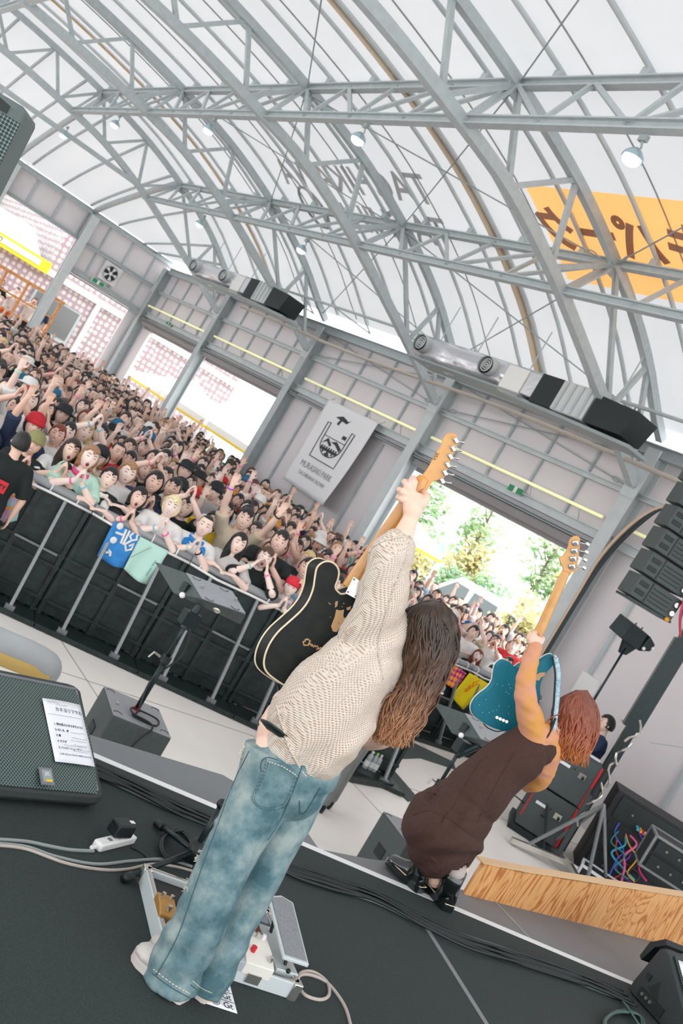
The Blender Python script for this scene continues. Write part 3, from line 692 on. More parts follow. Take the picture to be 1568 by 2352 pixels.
def hair_mesh(style, seed=0, sc=1.0):
    rnd = random.Random(seed); n, m = 40, 26; vs = []; fs = []
    low = {'short': -.35, 'bob': -1.05, 'long': -2.9, 'mid': -.75, 'buzz': -.1}[style]; vol = {'short': 1.13, 'bob': 1.17, 'long': 1.15, 'mid': 1.17, 'buzz': 1.035}[style]
    ph = [rnd.uniform(0, 6) for _ in range(4)]
    def P(t, a):
        st, ct = math.sin(t), math.cos(t); x, y, z = st * math.sin(a), st * math.cos(a), ct
        q = list(head_deform((x, y, z))) ; q = [x * 1.0, y * 1.02, z * 1.0] if y > 0 else [x, y * 1.08, z]
        fr = math.cos(a)
        hl = .42 + .10 * math.sin(5 * a + ph[0]) + .05 * math.sin(11 * a + ph[1])       # fringe line
        if style == 'buzz': hl = .62
        side = abs(math.sin(a))
        streak = .025 * math.sin(23 * a + ph[2] + 2 * z) + .02 * math.sin(37 * a + ph[3] - 3 * z)
        r = vol + (streak if style != 'buzz' else 0)
        if z > .55: r += .03 * math.sin(9 * a + ph[1]) * (1 - z)
        if fr > .42 and z < hl: r = .62                       # face opening
        elif fr > .25 and z < hl and style in ('short', 'mid', 'buzz') and z < .0: r = .8
        X, Y, Z = q[0] * r, q[1] * r, q[2] * (1.1 if style != 'buzz' else 1.03)
        if z < 0 and not (fr > .42):
            k = -z
            if style in ('bob', 'long'):
                Z = low * k if k > .05 else Z
                w = 1.0 + (.12 if style == 'bob' else .25) * math.sin(min(1, k) * PI * .8)
                base = math.hypot(math.sin(a), math.cos(a)) 
                h = max(st, .86); X = h * math.sin(a) * vol * w * (1 + streak); Y = h * math.cos(a) * vol * w * 1.05
                if style == 'long' and k > .4: X *= 1.05
                if k > .97: X *= .85; Y *= .85
            elif style == 'short' and z < low: r2 = .75; X, Y, Z = q[0] * r2, q[1] * r2, q[2]
            elif style == 'mid': Z = -k * .95; X *= 1.02; Y *= 1.02
            elif style == 'buzz' and z < -.1 and fr > -.5: X *= .85; Y *= .85
            if style in ('bob', 'long'): Y -= .30 * min(1, k * 1.5); Y -= .5 * max(0, k - .8) * 5 * .5
        elif z < -.5: Y = min(Y, .1); Z = max(Z, -.7)
        return Vector((X * HR[0] * sc, Y * HR[1] * sc, Z * HR[2] * sc))
    vs.append(P(0.001, 0))
    for i in range(1, m):
        for j in range(n): vs.append(P(PI * i / m, 2 * PI * j / n))
    vs.append(P(PI - .001, PI)); l = len(vs) - 1
    for j in range(n):
        fs.append((0, 1 + j, 1 + (j + 1) % n)); fs.append((l, l - n + (j + 1) % n, l - n + j))
        for i in range(m - 2):
            a = 1 + i * n; fs.append((a + j, a + n + j, a + n + (j + 1) % n, a + (j + 1) % n))
    b = MB(); b.add(vs, fs); b.use(M['hair']); b.m = [0] * len(b.f)
    return b.mesh('hair', True)
def cap_mesh(kind):
    b = MB(); b.use(M['cloth'])
    if kind == 'cap':
        b.loft([[Vector((HR[0] * 1.16 * math.cos(a) * r, HR[1] * 1.16 * math.sin(a) * r, z)) for a in [k * PI / 12 for k in range(24)]] for r, z in ((1, .02), (1.0, .06), (.9, .10), (.62, .128), (.2, .14), (.02, .142))])
        b.prism([Vector((x, .09 + y, .03 - .25 * x * x * 10 * .1)) for x, y in ((-.07, -.02), (.07, -.02), (.065, .05), (.03, .075), (-.03, .075), (-.065, .05))], (0, 0, .008))
    elif kind == 'beanie':
        b.loft([[Vector((HR[0] * 1.2 * math.cos(a) * r, HR[1] * 1.17 * math.sin(a) * r, z)) for a in [k * PI / 12 for k in range(24)]] for r, z in ((1, .015), (1.08, .02), (1.08, .06), (1.0, .062), (.95, .10), (.72, .135), (.3, .155), (.02, .158))])
    else:
        b.loft([[Vector((HR[0] * 1.15 * math.cos(a) * r, HR[1] * 1.15 * math.sin(a) * r, z)) for a in [k * PI / 12 for k in range(24)]] for r, z in ((1.55, .02), (1.6, .03), (1.02, .05), (.98, .10), (.6, .13), (.02, .135))])
    return b.mesh(kind, True)
random.seed(11)
PROTO = {}
for i, (pose, fem, smile) in enumerate([('clap', 0, 1), ('clap', 1, 2), ('one_up', 0, 1), ('both_up', 1, 1), ('rail', 1, 0), ('mouth', 0, 2), ('clap_high', 0, 0), ('fist', 1, 1), ('down', 0, 0)]):
    d = make_parts(pose, .0085, bool(fem), smile, .5 + .1 * (i % 3), (.12, 0, (-.1, .12, 0)[i % 3]), .015)
    for o in d['objs']: bpy.data.objects.remove(o)
    PROTO[(pose, i)] = d
PK = list(PROTO)
HAIR = {k: [hair_mesh(k, s) for s in range(3)] for k in ('short', 'bob', 'long', 'mid', 'buzz')}
CAPM = {k: cap_mesh(k) for k in ('cap', 'beanie', 'bucket hat')}
HCOL = {'black': '#1b1a1c', 'dark brown': '#33241f', 'brown': '#5a3d2e', 'blond': '#d9bd86', 'light brown': '#a47a56', 'reddish brown': '#7a3524'}
SCOL = {'white': '#e6e4e2', 'black': '#17201f', 'grey': '#a9a7a6', 'navy': '#26344f', 'pale blue': '#9fbfd8', 'red': '#c0282c', 'beige': '#cfc0a8', 'mint': '#b9e0cc', 'orange': '#e5652a', 'yellow': '#e5c22e', 'pink': '#e79bb2', 'dark green': '#2a5a46'}
SKIN = ['#f0cdbb', '#f4d6c8', '#e9c0ab', '#f6ddd2', '#edc6b4']
def add_obj(name, me, parent, col=None, loc=None, rot=None):
    o = bpy.data.objects.new(name, me); COL.objects.link(o); o.parent = parent
    if col is not None: o.color = (*hexc(col), 1)
    if loc is not None: o.location = loc
    if rot is not None: o.rotation_euler = rot
    return o
band_me = MB().tube([(.03 * math.cos(a), .03 * math.sin(a), 0) for a in [k * PI / 8 for k in range(16)]], .009, 6, closed=True).use(M['cloth']); band_me.m = [0] * len(band_me.f); band_me = band_me.mesh('wristband', True)
def person(x, y, z0, rz, key, hair, hcol, scol, h=1.68, label=None, group=None, hat=None, hatcol='#333', skin=0, lean=0, bands=(), tcol='#262a33', legs=True):
    d = PROTO[key]; r = empty('person', (x, y, z0), rz, label, 'person', group); s = h / 1.68; r.scale = (s, s, s)
    if lean: r.rotation_mode = 'XYZ'; r.rotation_euler = (-lean, 0, rz)
    add_obj('body', d['body'], r, SKIN[skin % 5]); add_obj('shirt', d['shirt'], r, SCOL.get(scol, scol)); 
    if legs: add_obj('trousers', d['trousers'], r, tcol); add_obj('shoes', d['shoes'], r)
    e = d['R'].to_euler()
    add_obj('hair', HAIR[hair][(skin + int(abs(x * 7))) % 3], r, HCOL.get(hcol, hcol), d['hc'], e)
    if hat: add_obj(hat.replace(' ', '_'), CAPM[hat], r, hatcol, d['hc'], e)
    P = POSES[key[0]]
    for k, c in bands:
        sx = 1 if k == 0 else -1; S = Vector((sx * .165, -.005, 1.35)); E_, wr = elbow(S, Vector(P['w'][k]), P['h'][k], .275, .245)
        q = (wr - E_).normalized(); o = add_obj('wristband', band_me, r, c, E_.lerp(wr, .86)); o.rotation_euler = q.to_track_quat('Z', 'Y').to_euler()
    return r
# ================================================================ outside
def tile_mat():
    m = mat('pink_tiles', hexc('#e3d3d4'), .5); nt = m.node_tree; b = nt.nodes['Principled BSDF']
    tc = nt.nodes.new('ShaderNodeTexCoord'); v = nt.nodes.new('ShaderNodeTexVoronoi'); v.inputs['Scale'].default_value = 4.5; v.inputs['Randomness'].default_value = .25
    nt.links.new(tc.outputs['Object'], v.inputs['Vector']); r = nt.nodes.new('ShaderNodeValToRGB')
    r.color_ramp.elements[0].position = .3; r.color_ramp.elements[0].color = (*hexc('#b9b2b2'), 1); r.color_ramp.elements[1].position = .45; r.color_ramp.elements[1].color = (*hexc('#927e83'), 1)
    nt.links.new(v.outputs['Distance'], r.inputs[0]); nt.links.new(r.outputs[0], b.inputs['Base Color']); return m
TL = tile_mat()
bd = empty('tiled_building', (0, 36.2, 0), label='pink and white tiled building behind the back wall openings', cat='building')
w = MB(); w.box((10.3, 6, 1.7), (18.4, 12, 3.4)); w.box((15.1, 6, 2.9), (8.8, 11.9, 5.8)); w.build('wall', TL, bd)
MB().box((15.1, -.05, 3.52), (8.9, .25, .22)).build('cornice', M['white'], bd)
f = MB(); f.box((11.6, -.06, 2.15), (1.9, .14, 1.3)); f.build('window', M['steel_dark'], bd)
MB().box((11.6, -.14, 2.2), (1.7, .03, 1.1)).build('pane', mat('dim_glass', hexc('#5d5f60'), .15), bd.children[-1])
f = MB(); f.box((14.6, -.06, 1.9), (.75, .14, 1.5)); f.build('window', M['steel_dark'], bd)
MB().box((14.6, -.14, 1.9), (.6, .03, 1.3)).build('pane', mat('warm_glass', hexc('#d9cfa4'), .2), bd.children[-1])
MB().box((12.9, -.08, 1.7), (.16, .2, 3.4)).build('pilaster', M['white'], bd)
# yellow sign with wordmark
sg = MB().box((7.9, 36.0, 3.60), (5.6, .12, .42)).build('shop_sign', M['yellow'], label='long yellow shop sign seen through the far left opening', cat='sign')
MB().box((9.45, 35.92, 3.62), (1.7, .02, .2)).build('name_plate', M['white'], sg)
MB().tube([(8.75 + .07 * math.cos(a), 35.89, 3.62 + .07 * math.sin(a)) for a in [k * PI / 8 for k in range(16)]], .018, 6, closed=True).build('logo_ring', mat('olive2', hexc('#8c8a3a'), .5), sg)
gl = empty('glass_canopy', (0, 36.3, 3.8), label='pale glass canopy roof above the yellow sign', cat='canopy')
MB().prism([(5.5, 0, 0), (10.3, 0, 0), (10.0, 1.8, .8), (5.8, 1.8, .8)], (0, 0, .04)).build('glass_roof', mat('canopy_glass', hexc('#c4cccb'), .2), gl)
for x in (5.6, 7.9, 10.2): MB().beam((x, 0, .03), (x - .1, 1.8, .84), .08, .08).build('rafter', M['white'], gl)
# wooden rail frame and platform with standing fans
fr = empty('wooden_frame', (0, 32.6, 0), label='orange timber frame at the far left behind the crowd', cat='frame')
for x in (8.6, 9.35, 10.1, 10.55): MB().beam((x, 0, 1.0), (x, 0, 2.75), .08, .08, (1, 0, 0)).build('post', M['plywood'], fr)
MB().beam((5.5, 0, 2.8), (10.65, 0, 2.8), .12, .1).build('top_rail', M['plywood'], fr)
MB().beam((8.6, 0, 2.2), (10.55, 0, 2.2), .06, .06).build('cross_rail', M['plywood'], fr)
MB().beam((8.6, 0, 1.7), (10.55, 0, 1.7), .06, .06).build('cross_rail', M['plywood'], fr)
MB().box((8.5, 33.2, .42), (5.2, 2.6, .84)).build('platform', M['plywood'], label='raised platform behind the far left of the crowd', cat='platform')
# tents
def tent(x, y, lab, s=3.3, ze=1.98, zp=2.85):
    t = empty('canopy_tent', (x, y, 0), label=lab, cat='tent', group='white canopy tents outside the doorways'); h = s / 2
    c = MB(); N = 8
    for a, b in (((-h, -h), (h, -h)), ((h, -h), (h, h)), ((h, h), (-h, h)), ((-h, h), (-h, -h))):
        g = []
        for i in range(N + 1):
            f_ = i / N; z = zp - (zp - ze) * (f_ ** .8)
            row = []
            for j in range(7):
                u = j / 6; row.append((f_ * (a[0] * (1 - u) + b[0] * u), f_ * (a[1] * (1 - u) + b[1] * u), z - .12 * f_ * math.sin(u * PI) * 0))
            g.append(row)
        vs = [p for r in g for p in r]; c.add(vs, [(i * 7 + j, i * 7 + j + 1, i * 7 + j + 8, i * 7 + j + 7) for i in range(N) for j in range(6)])
    c.build('canopy', bpy.data.materials.get('tent_cloth') or membrane_mat('tent_cloth', (.95, .94, .90), .25), t, smooth=True)
    v = MB()
    for a, b in (((-h, -h), (h, -h)), ((h, -h), (h, h)), ((h, h), (-h, h)), ((-h, h), (-h, -h))): v.beam((a[0], a[1], ze - .10), (b[0], b[1], ze - .10), .02, .2)
    v.build('valance', M['white'], t)
    v = MB()
    for a, b in (((-h, -h), (h, -h)), ((h, -h), (h, h)), ((h, h), (-h, h)), ((-h, h), (-h, -h))): v.beam((a[0] * 1.01, a[1] * 1.01, ze - .22), (b[0] * 1.01, b[1] * 1.01, ze - .22), .03, .07)
    v.build('yellow_hem', M['yellow'], t)
    for sx in (-1, 1):
        for sy in (-1, 1): MB().beam((sx * (h - .05), sy * (h - .05), 0), (sx * (h - .05), sy * (h - .05), ze), .04, .04, (1, 0, 0)).build('leg', M['steel'], t)
tent(15.6, 24.6, 'white canopy tent with yellow hem, nearest, filling the right tent doorway')
tent(15.6, 28.1, 'white canopy tent with yellow hem behind the post between the two doorways')
tent(15.6, 31.6, 'white canopy tent with yellow hem in the doorway beside the corner column')
tent(16.6, 20.6, 'white canopy tent at the left edge of the doorway with trees', 3.0, 2.15, 3.1)
MB().box((30, 44, .05), (16, 22, .1)).build('lawn', mat('turf', hexc('#7fb59a'), .9), label='green sports pitch far outside the right tent doorway', cat='pitch')
for (x, y, h, l) in ((26, 34.5, 6, 'thin blue-grey pole in the distance beyond the tents'), (30, 38.2, 5, 'second thin pole farther off beyond the tents'),):
    MB().cyl((x, y, 0), (x, y, h), .07, 8).build('light_pole', mat('pole_blue' + str(int(x)), hexc('#a9bcc6'), .5), label=l, cat='pole')
lp = MB().cyl((20.0, 21.35, 0), (20.0, 21.35, 6.0), .13, 12).build('street_lamp', mat('pale_blue_steel', hexc('#b9c8cf'), .4), smooth=True, label='pale blue street lamp post in the doorway with trees', cat='lamp')
MB().tube([(20, 21.3, 3.2), (19.9, 21.8, 3.7), (19.8, 22.3, 3.7)], .04, 6).build('arm', M['steel_light'], lp); MB().ball((19.8, 22.5, 3.68), (.12, .35, .06)).build('lamp_head', M['steel_light'], lp)
# pale houses far off
for (x, y, sx, sy, h, l) in ((36, 30, 4, 30, 12, 'pale building behind the trees in the doorway'), (40, 33, 4, 11, 7.5, 'pale building behind the poles beyond the tents')):
    o = MB().box((x, y, h / 2), (sx, sy, h)).build('far_building', mat('pale_wall' + str(x), hexc('#eeecec'), .7), label=l, cat='building')
    for k in range(4): MB().box((x - sx / 2 - .03, y - sy * .3 + k * sy * .2, h * .62), (.08, sy * .13, .7)).build('window', mat('slate', hexc('#b5b2ba'), .5) if 'slate' not in bpy.data.materials else bpy.data.materials['slate'], o)
# van
vn = empty('van', (18.7, 17.2, 0), math.radians(8), label='white van parked outside behind the crowd at the tree doorway', cat='van')
prof_ = [(-2.3, .35), (2.2, .35), (2.3, .8), (2.0, 1.15), (1.45, 1.3), (.75, 1.92), (-1.9, 2.0), (-2.3, 1.7)]
MB().prism([(-.85, a, b) for a, b in prof_], (1.7, 0, 0)).build('body', M['white'], vn, bevel=.1)
wm = mat('van_glass', hexc('#6f7a7c'), .15)
for sx in (-.86, .86):
    for a, b in ((-1.9, -.9), (-.75, .15)): MB().prism([(sx, a, 1.25), (sx, b, 1.25), (sx, b - .05, 1.75), (sx, a + .08, 1.75)], (.02 * (1 if sx > 0 else -1), 0, 0)).build('side_window', wm, vn)
    MB().prism([(sx, .3, 1.25), (sx, 1.25, 1.25), (sx, .75, 1.74), (sx, .3, 1.75)], (.02 * (1 if sx > 0 else -1), 0, 0)).build('side_window', wm, vn)
    for a in (-1.5, 1.45): MB().cyl((sx - .1, a, .33), (sx + .1, a, .33), .33, 20).build('wheel', M['rubber'], vn)
# trees
LEAF = {}
def leafmat(n, a, b):
    if n not in LEAF: LEAF[n] = mat('leaf_' + n, hexc(a), .7, col2=hexc(b), nscale=1.5)
    return LEAF[n]
def tree(x, y, h, r, kind, lab, n=1500, ls=.12, squash=1.0, bare=.35):
    rnd = random.Random(int(x * 31 + y * 17)); t = empty('tree' if kind != 'bush' else 'bush', (x, y, 0), label=lab, cat='tree' if kind != 'bush' else 'bush')
    tr = MB(); tr.tube([(0, 0, 0), (.05, 0, h * .4), (0, .05, h * .8)], [.09 * h / 4, .06 * h / 4, .02], 8)
    for k in range(9):
        a = rnd.uniform(0, 6.28); z = h * rnd.uniform(.3, .7); tr.tube([(0, 0, z), (math.cos(a) * r * .4, math.sin(a) * r * .4, z + .3 * r), (math.cos(a) * r * .8, math.sin(a) * r * .8, z + .7 * r)], [.03, .02, .008], 5)
    tr.build('trunk', mat('bark', hexc('#8a7d72'), .8) if 'bark' not in bpy.data.materials else bpy.data.materials['bark'], t)
    m_ = {'tree': leafmat('g', '#8fb587', '#bcd2a2'), 'yellow': leafmat('y', '#c9c98e', '#dcca98'), 'bush': leafmat('b', '#79aa80', '#a6c692'), 'dark': leafmat('d', '#86ac8c', '#aec8a4')}[kind]
    c = MB(); cl = [(rnd.gauss(0, r * .42), rnd.gauss(0, r * .42), h * (bare + (1 - bare) * .5) + rnd.gauss(0, (h * (1 - bare)) * .26) ) for _ in range(26)]
    for _ in range(n):
        q = rnd.choice(cl); s_ = r * .26; p = Vector((q[0] + rnd.gauss(0, s_), q[1] + rnd.gauss(0, s_), max(.1, q[2] + rnd.gauss(0, s_ * squash))))
        u = Vector((rnd.uniform(-1, 1), rnd.uniform(-1, 1), rnd.uniform(-1, 1))).normalized(); v = u.orthogonal().normalized(); l = ls * rnd.uniform(.6, 1.3)
        c.add([p - u * l, p + v * l * .5, p + u * l, p - v * l * .5], [(0, 1, 2, 3)])
    c.build('foliage', m_, t)
tree(22.0, 22.3, 5.4, .85, 'tree', 'slender light green tree left of centre in the doorway', 900)
tree(21.6, 21.5, 3.4, .65, 'yellow', 'yellowing tree low in front of the slender green one', 700)
tree(21.5, 18.9, 4.9, .8, 'tree', 'light green tree at the right side of the doorway, behind the bass headstock', 950)
tree(20.2, 20.2, 2.3, .75, 'bush', 'round green bush at the centre of the doorway', 1500, .1, .8, .1)
tree(20.6, 19.2, 2.2, .7, 'bush', 'round green bush right of centre beside the van', 1300, .1, .8, .1)
tree(18.8, 20.5, 2.4, .7, 'yellow', 'yellowish bush at the left of the doorway', 1200, .1, .8, .1)
tree(18.2, 15.6, 2.3, .7, 'yellow', 'pale yellowish bush low behind the bass neck', 1200, .1, .8, .1)
tree(20.0, 23.1, 4.6, .7, 'tree', 'bright green tree behind the raised fretting hand', 1000)
tree(22.0, 17.6, 3.8, .8, 'yellow', 'pinkish yellow tree at the right end of the doorway', 700)
tree(30, 36, 2.2, 1.6, 'bush', 'low green bush beside the pitch beyond the tents', 1200, .14, .8, .1)
tree(8.9, 48, 7.5, 1.8, 'dark', 'dark green tree above the glass canopy at the far left', 1200, .16)
tree(12.2, 50, 7.6, 1.8, 'dark', 'dark green tree over the tiled building at the far left', 1000, .16)
# orange banner and park banner
ob = empty('orange_roof_banner', (0, 0, 0), label='orange cloth banner with mirrored dark katakana on the roof, upper right', cat='banner')
fm = roof_map(0, 9.58); XB = [x for x in xs if 8.76 < x < 10.43]; YB = [y for y in ys if YH - .01 <= y <= 11.79]
c = MB(); nb = len(XB); c.add([(x, y, zroof(x, y)) for y in YB for x in XB], [(i * nb + j, i * nb + j + 1, (i + 1) * nb + j + 1, (i + 1) * nb + j) for i in range(len(YB) - 1) for j in range(nb - 1)])
oo = c.build('cloth', M['orange_cloth'], ob, smooth=True)
text_obj('lettering', 'ムラサキパーク', .84, (0, 0, 0), (1, 0, 0), (0, 1, 0), M['orange_print'], ob, fn=lambda u, v: fm(0, v + .04) + Vector((0, 9.0 + u, .0)), bold=.03, sub=2)
bn = empty('park_banner', (0, 0, 0), label='white hanging banner with a park emblem and grey lettering on the wall', cat='banner')
bc = MB(); by0, by1, bz0, bz1 = 16.93, 19.02, 1.84, 3.93; NX, NZ = 20, 20
def bpt(u, v):  # u 0..1 left->right (y decreasing), v 0..1 up
    y = by1 + (by0 - by1) * u; z = bz0 + (bz1 - bz0) * v; x = XS - .03 + .05 * math.sin(u * 5) * (1 - v) ** 2 - .12 * (1 - v) * u * u
    return Vector((x, y - .04 * math.sin(v * 3) * (u == 1), z))
vs = [bpt(i / NX, j / NZ) for j in range(NZ + 1) for i in range(NX + 1)]
bc.add(vs, [(j * (NX + 1) + i, j * (NX + 1) + i + 1, (j + 1) * (NX + 1) + i + 1, (j + 1) * (NX + 1) + i) for j in range(NZ) for i in range(NX)])
o_ = bc.build('cloth', mat('banner_white', hexc('#e9e8ea'), .7), bn, smooth=True); sd = o_.modifiers.new('s', 'SOLIDIFY'); sd.thickness = .004
def bfn(cu, cv, sx=1, off=.012): return lambda u, v: bpt(cu + u * sx / (by1 - by0), cv + v / (bz1 - bz0)) - Vector((off, 0, 0))
def bline(pts, r=.012, m_=M['ink'], nm='emblem_line'):
    MB().tube([bpt(a, b) - Vector((.012, 0, 0)) for a, b in pts], r, 4).build(nm, m_, bn)
text_obj('lettering', 'MURASAKI PARK', .20, (0, 0, 0), (1, 0, 0), (0, 0, 1), mat('grey_ink', hexc('#8d8e92'), .6), bn, fn=bfn(.5, .26))
text_obj('lettering', 'TACHIKAWA TACHIHI', .13, (0, 0, 0), (1, 0, 0), (0, 0, 1), bpy.data.materials['grey_ink'], bn, fn=bfn(.5, .16))
bline([(.28, .78), (.22, .78), (.22, .37), (.78, .37), (.78, .78), (.72, .78)])
bowl = [(.28, .78), (.28, .58)] + [(.5 - .22 * math.cos(t), .58 - .14 * math.sin(t)) for t in np.linspace(0, PI, 14)] + [(.72, .58), (.72, .78)]
bline(bowl); bline([(.28, .64), (.72, .64)], .008)
def bpoly(pts, nm='emblem_shape'):
    b = MB(); b.add([bpt(a, c) - Vector((.012, 0, 0)) for a, c in pts], [tuple(range(len(pts)))]); b.build(nm, M['ink'], bn)
bpoly([(.30, .55), (.38, .63), (.50, .57), (.47, .55), (.38, .59)]); bpoly([(.46, .60), (.56, .63), (.70, .58), (.69, .54), (.56, .59)])
for k in range(7): bpoly([(.33 + k * .05, .49 - .02 * (k % 2)), (.36 + k * .05, .49 - .02 * (k % 2)), (.36 + k * .05, .54), (.33 + k * .05, .54)])
bpoly([(.31, .52), (.69, .52), (.66, .49), (.34, .49)]); bpoly([(.44, .455), (.50, .445), (.56, .455), (.5, .50)])
bpoly([(.30, .86), (.42, .90), (.56, .87), (.60, .90), (.54, .84), (.44, .85), (.42, .79), (.38, .80), (.40, .85)]); bpoly([(.60, .68), (.68, .68), (.68, .72), (.60, .72)])
for a in (by0, by1): MB().cyl((XS + .0, a, bz1 - .02), (XS + .12, a, bz1 + .1), .008, 5).build('tie', M['steel_dark'], bn)
# silver duct units
def duct(y0, lab, s=1.0):
    d = empty('duct_unit', (11.05, y0, 5.38), label=lab, cat='ventilation duct', group='silver duct units under the roof foot')
    f = MB(); f.tube([(0, .35, 0), (0, .1, .0), (0, -.6, -.02), (0, -1.4, .01), (0, -2.15, 0), (0, -2.3, 0)], [.17, .24, .25, .24, .25, .24], 20)
    fo = f.build('foil_sleeve', M['foil'], d, smooth=True)
    bmx = bmesh.new(); bmx.from_mesh(fo.data); bmesh.ops.subdivide_edges(bmx, edges=bmx.edges, cuts=3, use_grid_fill=True)
    for v in bmx.verts: v.co += Vector((1, 1, 1)) * 0 + v.normal * (noise.noise(v.co * 7) * .05)
    bmx.to_mesh(fo.data); bmx.free()
    for yy in (0, -1.9):
        n = MB(); n.tube([(-.16, yy, .03), (-.34, yy - .05, .0), (-.42, yy - .07, -.01)], [.155, .16, .15], 22, cap=False); nz = n.build('air_nozzle', M['steel_light'], d, smooth=True)
        for r, m_ in ((.145, 'black'), ):
            MB().cyl((-.37, yy - .06, 0), (-.36, yy - .06, 0), r, 22).build('nozzle_throat', M[m_], nz)
        for r in (.11, .07, .03):
            MB().tube([(-.40, yy - .07 + r * math.cos(a), r * math.sin(a)) for a in [k * PI / 10 for k in range(20)]], .012, 5, closed=True).build('ring_vane', M['steel_light'], nz, smooth=True)
    MB().box((0, -2.55, -.05), (.5, .5, .46)).build('white_box', M['plastic_white'], d, bevel=.02)
    MB().box((.0, -2.95, -.02), (.44, .3, .4)).build('foil_box', M['foil'], d, bevel=.02)
    MB().box((0, -3.35, -.04), (.5, .5, .5)).build('dark_filter_box', M['black'], d, bevel=.015)
    MB().box((0, -3.95, -.04), (.52, .7, .5)).build('ribbed_box', M['steel_light'], d, bevel=.02)
    for k in range(4): MB().box((-.27, -3.7 - k * .17, -.04), (.02, .05, .46)).build('rib', M['steel'], d)
    MB().prism([(-.26, -4.35, .16), (-.26, -5.2, .1), (-.26, -5.1, -.3), (-.26, -4.35, -.3)], (.5, 0, 0)).build('rear_hood', M['black'], d)
    p = MB(); p.prism([(-.3, .2, -.27), (.3, .2, -.27), (.3, -2.9, -.27), (-.3, -2.9, -.27)], (0, 0, .03)); p.prism([(-.2, -2.4, -.3), (.3, -2.4, -.3), (.3, -5.3, -.42), (-.2, -5.3, -.42)], (0, 0, .05)); p.build('mounting_tray', M['steel_dark'], d)
    for yy in (.1, -1.0, -2.4, -4.4): MB().cyl((.1, yy, .2), (.1, yy, 1.0), .012, 6).build('hanger', M['steel'], d)
duct(14.66, 'near silver foil duct with two round air nozzles, right of centre')
duct(25.2, 'far silver foil duct hanging near the corner of the roof')
# ================================================================ barricade
BD = Vector((.958, -.286, 0)).normalized(); BN = Vector((.286, .958, 0)).normalized(); B0 = Vector((3.87, 8.72, 0))
def bpos(s, off=0, z=0): return B0 + BD * s + BN * off + Vector((0, 0, z))
def rail_plane(px, py, off=0, base=None, nn=None):
    d = ray(px, py); nn = nn or BN; base = base or B0; c = nn.dot(base) + off; t = (c - nn.dot(CAM)) / nn.dot(d); return CAM + d * t
M['worn'] = mat('worn_black', hexc('#14201f'), .5, col2=hexc('#223230'), nscale=14)
M['pad'] = mat('pad_grey', hexc('#9a9da0'), .6); M['brace'] = mat('brace_grey', hexc('#868a8c'), .4, metal=.3, noise_=.1, nscale=40)
ORD = 'first second third fourth fifth sixth seventh eighth ninth tenth eleventh twelfth'.split()
def barricade(org, dirv, nrm, lab, Wd=1.06, grp='crowd barrier sections of the left run'):
    r = empty('barricade', org, math.atan2(dirv.y, dirv.x), label=lab, cat='barrier', group=grp)
    h = Wd / 2 - .005
    MB().box((0, .0, .60), (2 * h, .02, 1.08)).build('panel', M['worn'], r)
    p = MB(); p.box((0, -.21, .025), (2 * h, .44, .03)); p.build('foot_plate', M['worn'], r)
    MB().box((0, -.425, .04), (2 * h, .02, .03)).build('foot_edge', M['worn'], r)
    for x in (-h + .03, h - .03): MB().beam((x, -.02, .03), (x, -.02, 1.14), .04, .04, (1, 0, 0)).build('post', M['worn'], r)
    MB().beam((.02, -.03, .05), (.02, -.03, 1.1), .035, .05, (1, 0, 0)).build('post', M['worn'], r)
    for x in (-.27, .27):
        b = MB().beam((x, -.36, .07), (x + .0, -.03, 1.1), .035, .03, (1, 0, 0)).build('brace', M['brace'], r)
        MB().box((x, -.36, .065), (.09, .05, .05)).build('hinge', M['brace'], b)
    for z in (.18, .5, .62): MB().beam((-h, -.03, z), (h, -.03, z), .03, .03).build('cross_bar', M['worn'], r)
    MB().beam((.02, -.05, .62), (h - .08, -.08, .62), .012, .02).build('cross_bar', M['brace'], r)
    MB().tube([(-h, 0, 1.165), (h, 0, 1.165)], .045, 12).build('top_rail', M['pad'], r, smooth=True)
    MB().tube([(-h, -.05, 1.12), (-h * .4, -.06, 1.10), (h * .3, -.055, 1.115), (h, -.05, 1.12)], .014, 6).build('white_cord', M['white'], r, smooth=True)
    for x in (-h * .8, .1, h * .7): MB().tube([(x + .0, .055 * math.cos(a), 1.155 + .055 * math.sin(a)) for a in [k * PI / 5 for k in range(10)]], .008, 4, closed=True).build('zip_tie', M['white'], r)
    return r
for k in range(-2, 5): barricade(bpos(.53 + k * 1.06 - .9), BD, BN, 'black steel crowd barrier with grey rail, %s of the left run from the left' % ORD[k + 2])
RB0 = Vector((8.75, 9.55, 0)); RD = Vector((.995, .10, 0)).normalized(); RN_ = Vector((-.10, .995, 0)).normalized()
for k in range(4): barricade(RB0 + RD * (.53 + k * 1.06), RD, RN_, 'black crowd barrier of the right run behind the bassist, %s from its left end' % ORD[k], grp='crowd barrier sections of the right run')
